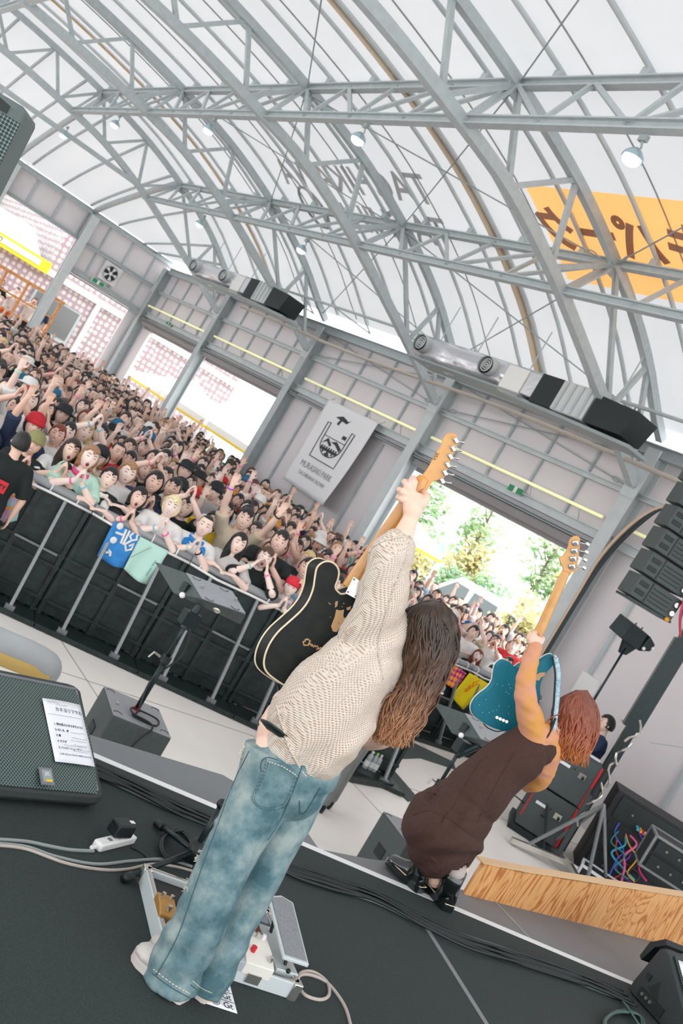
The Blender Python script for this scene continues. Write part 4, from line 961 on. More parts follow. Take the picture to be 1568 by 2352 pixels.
# towels over the rail
def towel(name, px, mat_, lab, base=B0, nn=BN, off=-.07, thick=.008):
    """px: four photo corners TL TR BR BL, hung in the plane of the rail"""
    c = [rail_plane(x, y, off, base, nn) for x, y in px]; N = 12
    vs = []; nv = Vector(nn)
    for j in range(N + 1):
        v = j / N
        for i in range(N + 1):
            u = i / N; p = (c[0] * (1 - u) + c[1] * u) * (1 - v) + (c[3] * (1 - u) + c[2] * u) * v
            p -= nv * (.02 * math.sin(u * 9 + v * 2) * v + .02 * v); p.z -= .02 * math.sin(u * PI) * v; vs.append(p)
    b = MB(); b.add(vs, [(j * (N + 1) + i, j * (N + 1) + i + 1, (j + 1) * (N + 1) + i + 1, (j + 1) * (N + 1) + i) for j in range(N) for i in range(N)])
    o = b.build(name, mat_, smooth=True, label=lab, cat='towel'); s = o.modifiers.new('s', 'SOLIDIFY'); s.thickness = thick
    def P(u, v): 
        p = (c[0] * (1 - u) + c[1] * u) * (1 - v) + (c[3] * (1 - u) + c[2] * u) * v; p -= nv * (.02 * math.sin(u * 9 + v * 2) * v + .02 * v + .006 + thick); p.z -= .02 * math.sin(u * PI) * v; return p
    return o, P
def strokes(P, lines, r, m_, parent, nm='print'):
    for l in lines: MB().tube([P(*q) for q in l], r, 5).build(nm, m_, parent)
tw, P = towel('towel', [(262, 1197), (322, 1232), (283, 1305), (222, 1274)], mat('blue_towel', hexc('#3f8fd0'), .9, col2=hexc('#2f7fc4'), nscale=12, bump=.3, bscale=80), 'bright blue printed towel hanging over the barrier rail')
for u, v in ((.24, .03), (.26, .42)): MB().ball(P(u, v), (.035, .01, .035)).build('print', M['white'], tw)
strokes(P, [[(.2, .22), (.52, .18)], [(.48, .02), (.52, .40)], [(.60, .0), (.60, .40)], [(.74, -.0), (.68, .12), (.80, .2), (.93, .12), (.88, .0)], [(.78, .22), (.66, .36), (.78, .5), (.92, .42), (.9, .25), (.8, .36)], [(.2, .8), (.3, .76), (.28, .68), (.36, .72), (.4, .82)]], .012, M['white'], tw)
tw, P = towel('towel', [(322, 1232), (388, 1266), (336, 1342), (283, 1304)], mat('mint_towel', hexc('#b9dfd2'), .9, bump=.3, bscale=80), 'pale mint green towel hanging beside the blue towel')
strokes(P, [[(.02, .62), (.45, .12)]], .003, M['steel_dark'], tw); strokes(P, [[(.8, .35), (.78, .5)], [(.8, .55), (.79, .78)]], .005, mat('teal_ink', hexc('#6fa9a6'), .8), tw)
tw, P = towel('towel', [(-10, 1075), (62, 1103), (38, 1195), (-10, 1190)], mat('tie_dye', hexc('#8fd8da'), .9, col2=hexc('#f08ac0'), nscale=6), 'pink and aqua tie-dyed towel behind the security guard', off=-.06)
strokes(P, [[(.1, .5), (.5, .42), (.95, .45)], [(.2, .75), (.6, .7), (.95, .66)]], .012, mat('orange_ink', hexc('#f0a03c'), .8), tw)
def dots_mat():
    m = mat('dotted_towel', hexc('#f0a020'), .9); nt = m.node_tree; tc = nt.nodes.new('ShaderNodeTexCoord'); v = nt.nodes.new('ShaderNodeTexVoronoi'); v.inputs['Scale'].default_value = 13; v.inputs['Randomness'].default_value = .12
    nt.links.new(tc.outputs['Object'], v.inputs['Vector']); r = nt.nodes.new('ShaderNodeValToRGB'); e = r.color_ramp.elements; e[0].position = .42; e[0].color = (*hexc('#f7a41c'), 1); e[1].position = .5; e[1].color = (*hexc('#e0608a'), 1); k = e.new(.62); k.color = (*hexc('#a81468'), 1)
    nt.links.new(v.outputs['Distance'], r.inputs[0]); nt.links.new(r.outputs[0], nt.nodes['Principled BSDF'].inputs['Base Color']); return m
towel('towel', [(1032, 1520), (1070, 1546), (1045, 1582), (1008, 1556)], dots_mat(), 'orange and magenta dotted towel on the right barrier run', RB0, RN_)
tw, P = towel('towel', [(1078, 1545), (1121, 1570), (1063, 1630), (1034, 1592)], mat('yellow_towel', hexc('#ecd410'), .9, bump=.3, bscale=80), 'yellow towel with orange lettering on the right barrier run', RB0, RN_)
strokes(P, [[(.55, .05), (.45, .2)], [(.4, .18), (.5, .3), (.38, .32), (.48, .42)], [(.35, .36), (.46, .48)], [(.34, .48), (.42, .58), (.5, .5)], [(.6, .15), (.4, .6)]], .008, mat('orange_print2', hexc('#f0900f'), .8), tw)
# rubber cable cover on the pit floor and the dropped shoe pair
cc = MB().prism([(p.x, p.y, 0) for p in [atz(*q, 0) for q in ((911, 1690), (1040, 1752), (1045, 1768), (965, 1742), (880, 1745), (958, 1835), (936, 1842), (845, 1745), (868, 1690))]], (0, 0, .015)).build('cable_ramp', mat('dark_rubber', hexc('#4b5553'), .8), label='dark grey rubber mat strip on the pit floor', cat='mat')
# bracket, bottles
p0 = bpos(4.15, -.1)
br = empty('barrier_end_foot', (0, 0, 0), label='black triangular steel foot at the end of the left barrier run', cat='bracket')
a, b, c = atz(800, 1795, 0), atz(893, 1812, 0), atz(858, 1742, 0)
for s_, e_ in ((a, b), (b, c)): MB().beam(s_ + Vector((0, 0, .04)), e_ + Vector((0, 0, .04)), .05, .06).build('foot_bar', M['worn'], br)
MB().beam(c + Vector((0, 0, .04)), c + Vector((0, 0, 1.0)), .07, .07, (1, 0, 0)).build('post', M['black'], br)
for i, (x, y) in enumerate(((838, 1758), (850, 1752), (858, 1762), (843, 1768), (852, 1772), (832, 1764))):
    q = atz(x, y + 6, 0); bt = MB(); bt.loft([[(r * math.cos(t), r * math.sin(t), z) for t in [k * PI / 6 for k in range(12)]] for r, z in ((.03, 0), (.033, .02), (.032, .1), (.034, .15), (.03, .19), (.013, .215), (.013, .225))])
    o = bt.build('water_bottle', mat('pet' + str(i), hexc('#dfe6e8'), .15, trans=.5) if i == 0 else bpy.data.materials['pet0'], smooth=True, label='clear water bottle at the left barrier end, %s of the six' % ('first', 'second', 'third', 'fourth', 'fifth', 'sixth')[i], cat='bottle', group='water bottles by the barrier end'); o.location = (q.x, q.y, .0)
    cp = MB().cyl((0, 0, .222), (0, 0, .24), .015, 10).build('cap', mat('cap_green', hexc('#8fe04a'), .5) if i == 0 else (bpy.data.materials['cap_green'] if i == 3 else M['white']), o)
    MB().cyl((0, 0, .07), (0, 0, .13), .0345, 12, cap=False).build('bottle_label', M['white'], o)
# ================================================================ pit loudspeakers
M['spk'] = mat('speaker_paint', hexc('#47504f'), .6, noise_=.12, nscale=60, bump=.3, bscale=200)
M['spk_top'] = mat('speaker_lid', hexc('#94979b'), .55, noise_=.05, nscale=30)
def yawed(name, loc, rz, **k): return empty(name, loc, rz, **k)
def handle(parent, c, R, w=.13, h=.09):
    o = MB().box(c, (w, .012, h), R).build('handle_recess', M['black'], parent, bevel=.004); return o
def sub_box(c4, ztop, lab, poleoff=None, zb=0):
    """bass box whose top face corners (photo pixels TL TR BR BL) lie at height ztop"""
    q = [atz(x, y, ztop) for x, y in c4]; c = sum(q, Vector()) / 4; u = ((q[1] - q[0]) + (q[2] - q[3])) / 2; w, rz = u.length, math.atan2(u.y, u.x); dpt = ((q[0] - q[3]).length + (q[1] - q[2]).length) / 2
    r = empty('bass_speaker', (c.x, c.y, zb), rz, label=lab, cat='loudspeaker'); H = ztop - zb
    MB().box((0, 0, H / 2), (w, dpt, H)).build('cabinet', M['spk'], r, bevel=.012)
    MB().box((0, 0, H + .002), (w * .985, dpt * .985, .004)).build('lid', M['spk_top'], r)
    handle(r, (-w / 2 - .001, 0, H * .55), Matrix.Rotation(PI / 2, 3, 'Z')); handle(r, (w / 2 + .001, 0, H * .55), Matrix.Rotation(PI / 2, 3, 'Z'))
    for sx in (-1, 1):
        for sy in (-1, 1):
            MB().tube([(sx * w * .40 + .03 * math.cos(a), sy * dpt * .38 + .03 * math.sin(a), H + .005) for a in [k * PI / 8 for k in range(9)]], .003, 4).build('foot_groove', M['black'], r)
    for sx in (-1, 1): MB().cyl((sx * w * .36, -dpt * .05, H), (sx * w * .36, -dpt * .05, H + .02), .012, 8).build('screw', M['chrome'], r)
    return r, w, dpt, H, c, rz
r, w_, d_, H_, c_, rz_ = sub_box([(243, 1578), (370, 1632), (388, 1695), (253, 1640)], .5, 'grey-topped bass speaker in the pit at left with a pole rising from it')
pb = atz(312, 1632, .5)
def pole_speaker(base, ztop, rz, lab_p, lab_s, off=(0, 0), t0=6.85, sc=1.0):
    p = empty('speaker_pole', base, 0, label=lab_p, cat='pole')
    L = ztop - base[2]
    MB().cyl((0, 0, 0), (0, 0, L * .55), .020 * sc, 12).build('lower_tube', M['black_metal'], p, smooth=True); MB().cyl((0, 0, L * .5), (0, 0, L), .015 * sc, 12).build('upper_tube', M['black_metal'], p, smooth=True)
    MB().cyl((0, 0, L * .5), (0, 0, L * .57), .034 * sc, 12).build('clutch', M['black'], p); MB().cyl((0, 0, 0.0), (0, 0, .02), .03, 12).build('collar', M['red'], p)
    MB().box((0, 0, L - .03), (.12, .08, .10)).build('bracket', M['black_metal'], p)
    MB().tube([(-.05, 0, L * .54), (-.11, 0, L * .56), (-.13, .0, L * .5)], .008, 6).build('lever', M['chrome'], p)
    s = empty('small_loudspeaker', (base[0], base[1], ztop - .05), 0, label=lab_s, cat='loudspeaker')
    O = s.location.copy(); K = t0 / 6.85
    def Q(x, y, dt): return atd(x + off[0], y + off[1], t0 + dt * K) - O
    A, B, C, D = Q(424, 1315, .13), Q(534, 1359, .13), Q(566, 1412, -.10), Q(462, 1376, -.10); F, E = Q(396, 1362, .06), Q(552, 1435, -.04)
    F = D + (F - D) * 1.0; G, H_ = F + (A - D) * 1.25, E + (B - C) * 1.25
    b = MB(); b.add([A, D, F, G, B, C, E, H_], [(0, 1, 2, 3), (7, 6, 5, 4), (0, 4, 5, 1), (1, 5, 6, 2), (2, 6, 7, 3), (3, 7, 4, 0)]); b.build('cabinet', M['spk'], s, bevel=.008)
    n = (B - A).cross(D - A).normalized(); n = n if n.z > 0 else -n; c = (A + B + C + D) / 4
    MB().prism([c + (q - c) * .96 + n * .001 for q in (A, B, C, D)], n * .006).build('lid', M['spk_top'], s)
    for q, r_ in ((A, B), (D, C)):
        for f_ in (.12, .85):
            m_ = c + ((q.lerp(r_, f_)) - c) * .78; e1 = (B - A).normalized(); e2 = (D - A).normalized()
            MB().tube([m_ + n * .009 + e1 * (.028 * math.cos(t)) + e2 * (.028 * math.sin(t)) for t in [k * PI / 8 for k in range(9)]], .003, 4).build('foot_groove', M['black'], s)
    for f_ in (.18, .9): m_ = A.lerp(B, f_).lerp(D.lerp(C, f_), .5); MB().cyl(m_, m_ + n * .03, .010, 8).build('screw', M['chrome'], s)
    sd = (A + D + F) / 3; MB().box(sd - (B - A).normalized() * .003, (.05, .05, .07), Matrix.Rotation(.3, 3, 'Z')).build('handle_recess', M['black'], s)
    MB().ball(F.lerp(D, .35), .022).build('knob', M['white'], s)
    m_ = (D.lerp(C, .55) + F.lerp(E, .55)) / 2; MB().ball(m_, (.035, .03, .03)).build('connector_plate', M['chrome'], s)
    MB().cyl(Vector((0, 0, -.06)), (F.lerp(E, .4)), .03, 12).build('mount', M['black_metal'], s)
    return p, s
rzB = math.atan2(BD.y, BD.x)
pole_speaker((pb.x, pb.y, .5), 1.27, rzB, 'black speaker pole standing on the bass speaker in the left of the pit', 'small grey-backed loudspeaker on the pole in front of the barrier', off=(0, 0), t0=6.85)
MB().tube(catmull([(pb.x + .12, pb.y + .2, 1.25), (pb.x + .1, pb.y, 1.0), (pb.x - .03, pb.y - .02, .75), (pb.x - .06, pb.y - .12, .55), (pb.x - .1, pb.y - .16, .52), (pb.x + .05, pb.y - .22, .52), (pb.x + .12, pb.y - .1, .525), (pb.x - .06, pb.y - .05, .53), (pb.x - .1, pb.y - .15, .53), (pb.x + .02, pb.y - .25, .52), (pb.x - .1, pb.y - .34, .4), (pb.x - .2, pb.y - .36, .02)], 8), .007, 6).build('speaker_cable', M['rubber'], smooth=True, label='black cable looped on top of the left bass speaker', cat='cable')
r2 = sub_box([(883, 1864), (960, 1898), (1000, 1960), (930, 1935)], .5, 'dark bass speaker in the pit beside the bassist with diamond handle hole')
pb2 = atz(945, 1908, .5)
pole_speaker((pb2.x, pb2.y, .5), 1.30, rzB, 'black speaker pole behind the bassist', 'small loudspeaker on a pole between the two musicians', off=(640, 322), t0=7.72)
MB().tube(catmull([(pb2.x - .2, pb2.y - .25, .3), (pb2.x - .15, pb2.y - .3, .4), (pb2.x - .1, pb2.y - .28, .35), (pb2.x - .16, pb2.y - .32, .2), (pb2.x - .1, pb2.y - .4, .02)], 6), .006, 6).build('speaker_cable', M['rubber'], smooth=True, label='black cable hanging at the side of the bass speaker by the bassist', cat='cable')
# far right small loudspeaker on its own tripod
tb = atz(1186, 1902, 0)
tp_ = empty('speaker_tripod', (tb.x, tb.y, 0), label='black tripod stand with long pole behind the bassist', cat='stand')
MB().cyl((0, 0, .2), (0, 0, 1.5), .02, 12).build('lower_tube', M['black_metal'], tp_, smooth=True); MB().cyl((0, 0, 1.4), (0, 0, 2.55), .015, 12).build('upper_tube', M['black_metal'], tp_, smooth=True)
for k in range(3):
    a = 2.4 + k * 2 * PI / 3; lg = MB().cyl((0, 0, .75), (.6 * math.cos(a), .6 * math.sin(a), .02), .014, 10).build('leg', M['black_metal'], tp_); MB().cyl((0, 0, .3), (.33 * math.cos(a), .33 * math.sin(a), .34), .008, 8).build('brace', M['black_metal'], lg); MB().ball((.6 * math.cos(a), .6 * math.sin(a), .022), .022).build('rubber_foot', M['chrome'], lg)
tt = atd(1462, 1432, 0.0); 
dtop = [(tb.x, tb.y)]
s = empty('small_loudspeaker', (tb.x, tb.y, 2.62), rzB + .1, label='small black loudspeaker high on the tripod pole at right', cat='loudspeaker'); s.rotation_euler = (math.radians(8), math.radians(4), rzB + .1)
MB().prism([(-.27, -.14, 0), (-.27, .14, 0), (-.27, .14, .22), (-.27, -.1, .22)], (.34, 0, 0)).build('cabinet', M['black_metal'], s, bevel=.01)
MB().prism([(.08, -.14, 0), (.26, -.10, .07), (.26, -.10, .17), (.08, -.14, .22)], (0, .22, 0)).build('grille_nose', M['black_metal'], s, bevel=.01)
MB().ball((.1, -.15, .06), .022).build('knob', M['white'], s); MB().ball((.25, -.11, .12), .02).build('knob', M['white'], s); MB().prism([(-.1, -.02, 0), (.14, -.02, 0), (.08, -.02, -.14), (-.02, -.02, -.16)], (0, .04, 0)).build('mount', M['black'], s)
for x in (-.1, .02): MB().cyl((x, .0, .22), (x, .0, .25), .008, 6).build('rigging_pin', M['black_metal'], s)
# ================================================================ right hand PA
sb = atz(1267, 1964, 0); sl = atz(1172, 1902, 0)
us = (sl - sb).normalized(); vs_ = Vector((us.y, -us.x, 0)); 
if vs_.y < 0: vs_ = -vs_
Ws = (sl - sb).length
for k in range(2):
    z0 = .08 + k * .56
    r = empty('subwoofer', (sb.x, sb.y, z0), math.atan2(us.y, us.x), label=('lower' if k == 0 else 'upper') + ' of two stacked black subwoofers with a red edge line', cat='subwoofer')
    R2 = -1 if Vector((-us.y, us.x, 0)).dot(vs_) < 0 else 1
    MB().box((Ws / 2, R2 * .36, .275), (Ws, .72, .54)).build('cabinet', M['spk'], r, bevel=.012)
    MB().box((.012, -R2 * .006, .275), (.028, .012, .54)).build('red_strip', M['red'], r)
    MB().box((Ws - .012, -R2 * .004, .275), (.015, .008, .3)).build('red_strip', M['red'], r)
    MB().box((Ws * .72, -R2 * .006, .36), (.13, .01, .035)).build('type_plate', M['paper'], r); MB().box((Ws * .30, -R2 * .008, .34), (.09, .014, .07)).build('connector_panel', M['chrome'], r); MB().cyl((Ws * .27, -R2 * .0, .335), (Ws * .27, -R2 * .05, .325), .018, 10).build('plug', M['black'], r)
    MB().cyl((Ws * .5, -R2 * .003, .37), (Ws * .5, -R2 * .012, .37), .012, 8).build('button', M['black'], r)
o = MB().box((sb + us * Ws / 2 + vs_ * .36 + Vector((0, 0, .04))), (Ws + .1, .8, .08), Matrix.Rotation(math.atan2(us.y, us.x), 3, 'Z')).build('wheel_board', M['black'], label='black wheel board under the subwoofer stack', cat='board')
q = sb + us * .1 + vs_ * .4; o = MB().box(q + Vector((0, 0, 1.20)), (.14, .10, .02), Matrix.Rotation(math.atan2(us.y, us.x), 3, 'Z')).build('paper_pack', M['paper'], label='white paper pack lying on top of the subwoofers', cat='paper')
# lifting mast
mb_ = atz(1293, 2003, 0); mc_ = atd(1397, 1760, 12.3)
mst = empty('lifting_tower', (mc_.x, mc_.y, 0), math.atan2(us.y, us.x), label='tall black lifting tower mast at the right carrying the speaker array', cat='mast')
MB().box((0, 0, 1.1), (.13, .15, 2.2)).build('lower_section', M['black_metal'], mst); MB().box((.01, 0, 2.35), (.22, .18, 1.25)).build('sleeve', M['black_metal'], mst)
MB().box((0, 0, 4.2), (.17, .12, 3.0)).build('upper_section', M['black_metal'], mst)
for x in (-.05, .05): MB().box((x, -.1, 3.0), (.02, .03, 5.2)).build('guide_rail', M['spk'], mst)
MB().ball((.05, -.12, 2.75), .028).build('knob', M['chrome'], mst); MB().box((0, -.12, 1.74), (.3, .02, .03)).build('clamp_bar', M['chrome'], mst)
text_obj('lettering', 'Smile Sound Service', .085, (.03, -.103, 2.22), (0, 0, 1), (-1, 0, 0), M['white'], mst, bold=.003)
mst = empty('outrigger_frame', (mb_.x, mb_.y, 0), math.atan2(us.y, us.x), label='silver outrigger frame with chains in front of the racks at the mast foot', cat='frame')
for k in range(4):
    a = .4 + k * PI / 2; MB().beam((0, 0, .12), (.75 * math.cos(a), .75 * math.sin(a), .05), .06, .06).build('outrigger', M['chrome'], mst); MB().beam((.55 * math.cos(a), .55 * math.sin(a), .08), (0, 0, .9), .03, .03).build('strut', M['brace'], mst)
for k in range(5):
    z = .5 + k * .28; MB().tube([(.10 + .05 * math.sin(k * 2 + t), -.14 - .03 * math.cos(k + t * 2), z + t * .06) for t in range(6)], .014, 6).build('chain', M['chrome'], mst)
MB().cyl((.12, -.16, .9), (.16, -.2, 1.65), .05, 10, .02).build('wrapped_bag', M['black'], mst); MB().cyl((.12, -.2, .1), (.14, -.22, .95), .03, 10, .05).build('wrapped_bag', M['spk'], mst)
MB().cyl(mb_ + Vector((.3, .1, 1.75)), Vector((XP - .12, mb_.y - .7, 2.5)), .006, 5).build('guy_wire', M['steel_dark'], label='thin guy wire from the mast to the wall', cat='wire')
# line array hanging from the tower
ad = 11.6
c0 = atd(1476, 1355, ad); ax = Vector((.85, -.45, 0)).normalized(); ang = math.atan2(ax.y, ax.x)
for k in range(6):
    tilt = math.radians(-(14 - 2.2 * k)); 
    cc_ = c0 + Vector((0, 0, 1)) * (.30 * k) + Vector((-ax.y, ax.x, 0)) * (.03 * k)
    r = empty('line_array_speaker', cc_, ang, label='black line array loudspeaker box, %s from the bottom of the hanging array' % ORD[k], cat='loudspeaker', group='boxes of the hanging speaker array')
    r.rotation_euler = (0, math.radians(2), ang)
    MB().prism([(-.19, -.16, -.14), (.42, -.16, -.14), (.42, -.16, .13), (-.19, -.16, .13)], (0, .36, 0)).build('cabinet', M['spk'], r, bevel=.012)
    for z in (-.055, .05): MB().box((-.10, -.162, z), (.12, .01, .055)).build('port', M['black'], r, bevel=.012)
    MB().box((.0, -.163, 0), (.015, .008, .25)).build('rail_strip', M['black'], r)
    for z in (-.08, -.03, .02, .07): MB().box((.16, -.165, z), (.26, .01, .012)).build('cooling_fin', M['black'], r)
    for z in (-.06, .05): MB().cyl((.36, -.16, z), (.36, -.2, z), .03, 10).build('connector', M['chrome'], r)
ha = MB(); ha.beam(Vector((mc_.x, mc_.y, 5.62)), c0 + ax * .1 + Vector((0, 0, 5.62 - c0.z)), .08, .10); ha.beam(c0 + ax * .1 + Vector((0, 0, 1.63)), c0 + ax * .1 + Vector((0, 0, 5.62 - c0.z)), .03, .03, (1, 0, 0))
ha.build('hoist_arm', M['black_metal'], label='black steel arm from the mast top holding the speaker array', cat='arm')
bz = c0 + Vector((0, 0, -.17))
cs = [hexc('#c02060'), hexc('#3a48a0'), hexc('#1a1a1e'), hexc('#8a3ab0'), hexc('#1a1a1e'), hexc('#d8304a')]
for k, cl in enumerate(cs):
    b0 = c0 + ax * (.40 + .02 * k) + Vector((ax.y, -ax.x, 0)) * (.2) 
    MB().tube(catmull([b0 + Vector((0, 0, 1.5)), b0 + Vector((.05 * k, 0, .9)), b0 + Vector((-.05, .02 * k, .4)), b0 + Vector((.1 - .04 * k, 0, .0)), b0 + Vector((.15, 0, -.1 - .03 * k))], 6), .012, 6).build('array_cable', mat('cable_c%d' % k, cl, .5), smooth=True, label='%s cable hanging at the back of the speaker array' % ('magenta', 'blue', 'black slack', 'purple', 'black taut', 'red')[k], cat='cable')
o = MB().box(c0 + ax * .11 + Vector((0, 0, -.165)), (.62, .34, .03), Matrix.Rotation(ang, 3, 'Z')).build('rigging_plate', M['black_metal'], label='flat black frame under the lowest array speaker', cat='frame')
MB().ball(c0 + ax * .35 + Vector((ax.y, -ax.x, 0)) * .18 + Vector((0, 0, -.16)), .03).build('orange_cap', mat('orange_plastic', hexc('#e09a2a'), .4), o)
# racks and cases
M['case'] = mat('case_black', hexc('#18191c'), .6, noise_=.2, nscale=30)
def rack(px, z0, W_, D_, H2, lab, rows=4, edge=True):
    q = atz(*px, z0); r = empty('equipment_case', (q.x, q.y, z0), math.atan2(-us.y, -us.x), label=lab, cat='case')
    MB().box((W_ / 2, D_ / 2, H2 / 2), (W_, D_, H2)).build('case_body', M['case'], r)
    if edge:
        e = MB()
        for x in (0, W_):
            for y in (0, D_): e.beam((x, y, 0), (x, y, H2), .025, .025, (1, 0, 0))
        for z in (0, H2):
            for x in (0, W_): e.beam((x, 0, z), (x, D_, z), .025, .025)
            for y in (0, D_): e.beam((0, y, z), (W_, y, z), .025, .025)
        e.build('metal_edging', M['brace'], r)
    for k in range(rows):
        z = H2 * (k + .5) / rows
        f_ = MB().box((W_ / 2, -.01, z), (W_ * .86, .02, H2 / rows * .8)).build('rack_unit', M['black'], r)
        for j in range(3): MB().cyl((W_ * (.25 + .22 * j), -.02, z), (W_ * (.25 + .22 * j), -.035, z), .014, 8).build('knob', M['chrome'], f_)
    return r
rack((1318, 1985), 0, 1.1, .6, 1.05, 'tall black case filled with cabling right of the mast', 3, False)
rk2 = rack((1440, 2045), 0, .9, .6, .75, 'black rack case with dangling coloured cables', 2, False)
rack((1468, 1985), .75, .62, .45, .34, 'silver-edged rack case stacked on top at the right edge', 2)
rk4 = rack((1525, 2072), 0, .4, .5, .55, 'black case with red trim at the lower right edge', 1, True)
for k in range(2): MB().box((.62 - .16 * k, -.035, .55), (.10, .02, .12)).build('socket_plate', M['paper'], rk2)
MB().box((.25, -.035, .62), (.2, .01, .09)).build('tape_label', mat('label_blue', hexc('#7cc6e6'), .5), rk2)
lb = atz(1318, 1985, 0)
text_obj('lettering', 'SOUND', .10, lb + Vector((.55, -.28, .35)), (us * -1), (0, 0, 1), M['spk_top'], None, label='small grey lettering on the black case right of the mast', cat='lettering')
rnd = random.Random(5)
CL = [('magenta', '#d02a78'), ('blue', '#4a6ad8'), ('purple', '#8a3ac0'), ('red', '#d83030'), ('cyan', '#3ab0cc'), ('black', '#15181a'), ('dark grey', '#303436'), ('violet', '#6a50c8'), ('pink', '#e8609a'), ('orange', '#e8a030'), ('teal', '#2a8a8a'), ('thick black', '#101416')]
for k, (cn, cv) in enumerate(CL):
    x0, y0 = 1435 + rnd.uniform(-20, 50), 1895 + rnd.uniform(-10, 25)
    pts = [atd(x0 + dx * 60 + rnd.uniform(-14, 14), y0 + j * 28 + rnd.uniform(-8, 8), 11.9 - .06 * j - .1 * k / 12) for j, dx in enumerate((0, .3 * rnd.uniform(-1, 1), .6 * rnd.uniform(-1, 1), .3 * rnd.uniform(-1, 1), rnd.uniform(-.7, .5)))]
    for p in pts: p.z = max(p.z, .02)
    MB().tube(catmull(pts, 6), .009 if k % 4 else .014, 6).build('rack_cable', mat('rack_cable%d' % k, hexc(cv), .5), smooth=True, label='%s cable dangling in the tangle at the right-hand racks' % cn, cat='cable')
for k in range(10):
    q = atd(1462 + k * 6 + rnd.uniform(-3, 3), 1898 + k * 5, 11.75); c_n = ['cyan', 'orange', 'red', 'white'][k % 4]
    MB().cyl(q, q + Vector((-.05, -.06, -.02)), .016, 8).build('cable_plug', mat('plug' + c_n, hexc({'cyan': '#39b4cf', 'orange': '#e9a33a', 'red': '#d8303a', 'white': '#e8e8e8'}[c_n]), .4) if 'plug' + c_n not in bpy.data.materials else bpy.data.materials['plug' + c_n], label='%s plug, %s along the rack patch row' % (c_n, ORD[k]), cat='plug', group='plugs in the rack patch row')
# small open mixer case at the foot of the tower
q = atz(1318, 2018, 0); mx = empty('mixer_case', (q.x, q.y, 0), math.atan2(-us.y, -us.x) - .1, label='small open silver-edged case with a mixer at the foot of the mast', cat='case')
MB().box((.32, .16, .09), (.62, .34, .18)).build('case_body', M['case'], mx); e = MB()
for y in (0, .33): e.beam((0, y, .18), (.63, y, .18), .03, .03)
for x in (0, .63): e.beam((x, 0, .18), (x, .33, .18), .03, .03); e.beam((x, 0, 0), (x, 0, .18), .03, .03, (1, 0, 0))
e.build('metal_edging', M['paper'], mx)
for k in range(4): MB().ball((.18 + .05 * (k % 2), -.005, .06 + .05 * (k // 2)), .018).build('knob', M['white'], mx)
MB().box((.5, .1, .2), (.22, .2, .04)).build('wooden_lid', mat('pale_wood', hexc('#d8b096'), .6), mx)
# black loudspeaker hanging at the far left top
tl = empty('hanging_loudspeaker', atd(-92, 345, 3.2), label='large black loudspeaker with hexagonal grille cut by the top left frame edge', cat='loudspeaker')
tl.rotation_euler = (math.radians(4), math.radians(-2), math.radians(-20))
hx = mat('honeycomb', hexc('#5a6e6c'), .5); nt = hx.node_tree; tc = nt.nodes.new('ShaderNodeTexCoord'); mph = nt.nodes.new('ShaderNodeMapping'); mph.inputs['Rotation'].default_value = (PI / 2, 0, 0); vv = nt.nodes.new('ShaderNodeTexVoronoi'); vv.voronoi_dimensions = '2D'; vv.feature = 'F1'; vv.inputs['Scale'].default_value = 88; vv.inputs['Randomness'].default_value = 0
nt.links.new(tc.outputs['Object'], mph.inputs[0]); nt.links.new(mph.outputs[0], vv.inputs['Vector']); rr = nt.nodes.new('ShaderNodeValToRGB'); rr.color_ramp.interpolation = 'CONSTANT'; rr.color_ramp.elements[0].color = (*hexc('#0c1a1b'), 1); rr.color_ramp.elements[1].position = .44; rr.color_ramp.elements[1].color = (*hexc('#6b8380'), 1)
nt.links.new(vv.outputs['Distance'], rr.inputs[0]); nt.links.new(rr.outputs[0], nt.nodes['Principled BSDF'].inputs['Base Color'])
MB().box((0, 0, 0), (.30, .34, .42)).build('cabinet', mat('speaker_side', hexc('#5f6b6a'), .6, bump=.5, bscale=250), tl, bevel=.02)
MB().prism([(-.15, -.173, -.205), (.148, -.173, -.205), (.148, -.173, .16), (.09, -.173, .16), (-.05, -.173, -.02)], (0, .004, 0)).build('grille', hx, tl)
MB().prism([(.06, -.174, .165), (.10, -.174, .165), (.10, -.174, .19), (.05, -.174, .20), (.04, -.174, .18)], (0, .006, 0)).build('grip_notch', M['black'], tl)
# grey foam pad on a rail at the left
cp = atz(-60, 1500, .62); 
pd = empty('padded_rail', (0, 0, 0), label='grey padded tube with an elbow and yellow underside at the left edge of the pit', cat='pad')
ps = [atz(-40, 1458, .75), atz(10, 1480, .75), atz(70, 1505, .74), atz(108, 1528, .70), atz(104, 1548, .55), atz(92, 1566, .40)]
MB().tube(catmull(ps, 6), .085, 16).build('foam_tube', mat('foam_grey', hexc('#a9adaf'), .6, noise_=.05), pd, smooth=True)
MB().tube([p + Vector((0, -.03, -.06)) for p in catmull(ps[:4], 6)], .06, 12).build('yellow_lining', mat('foam_yellow', hexc('#c9a860'), .7), pd, smooth=True)
MB().cyl(ps[-1], ps[-1] - Vector((.05, .02, .4)), .075, 14).build('post_sleeve', mat('foam_dark', hexc('#7d8484'), .6), pd, smooth=True)
MB().tube([ps[-1] + Vector((.09 * math.cos(a), .09 * math.sin(a), .02)) for a in [k * PI / 8 for k in range(16)]], .010, 5, closed=True).build('white_tape', M['white'], pd)
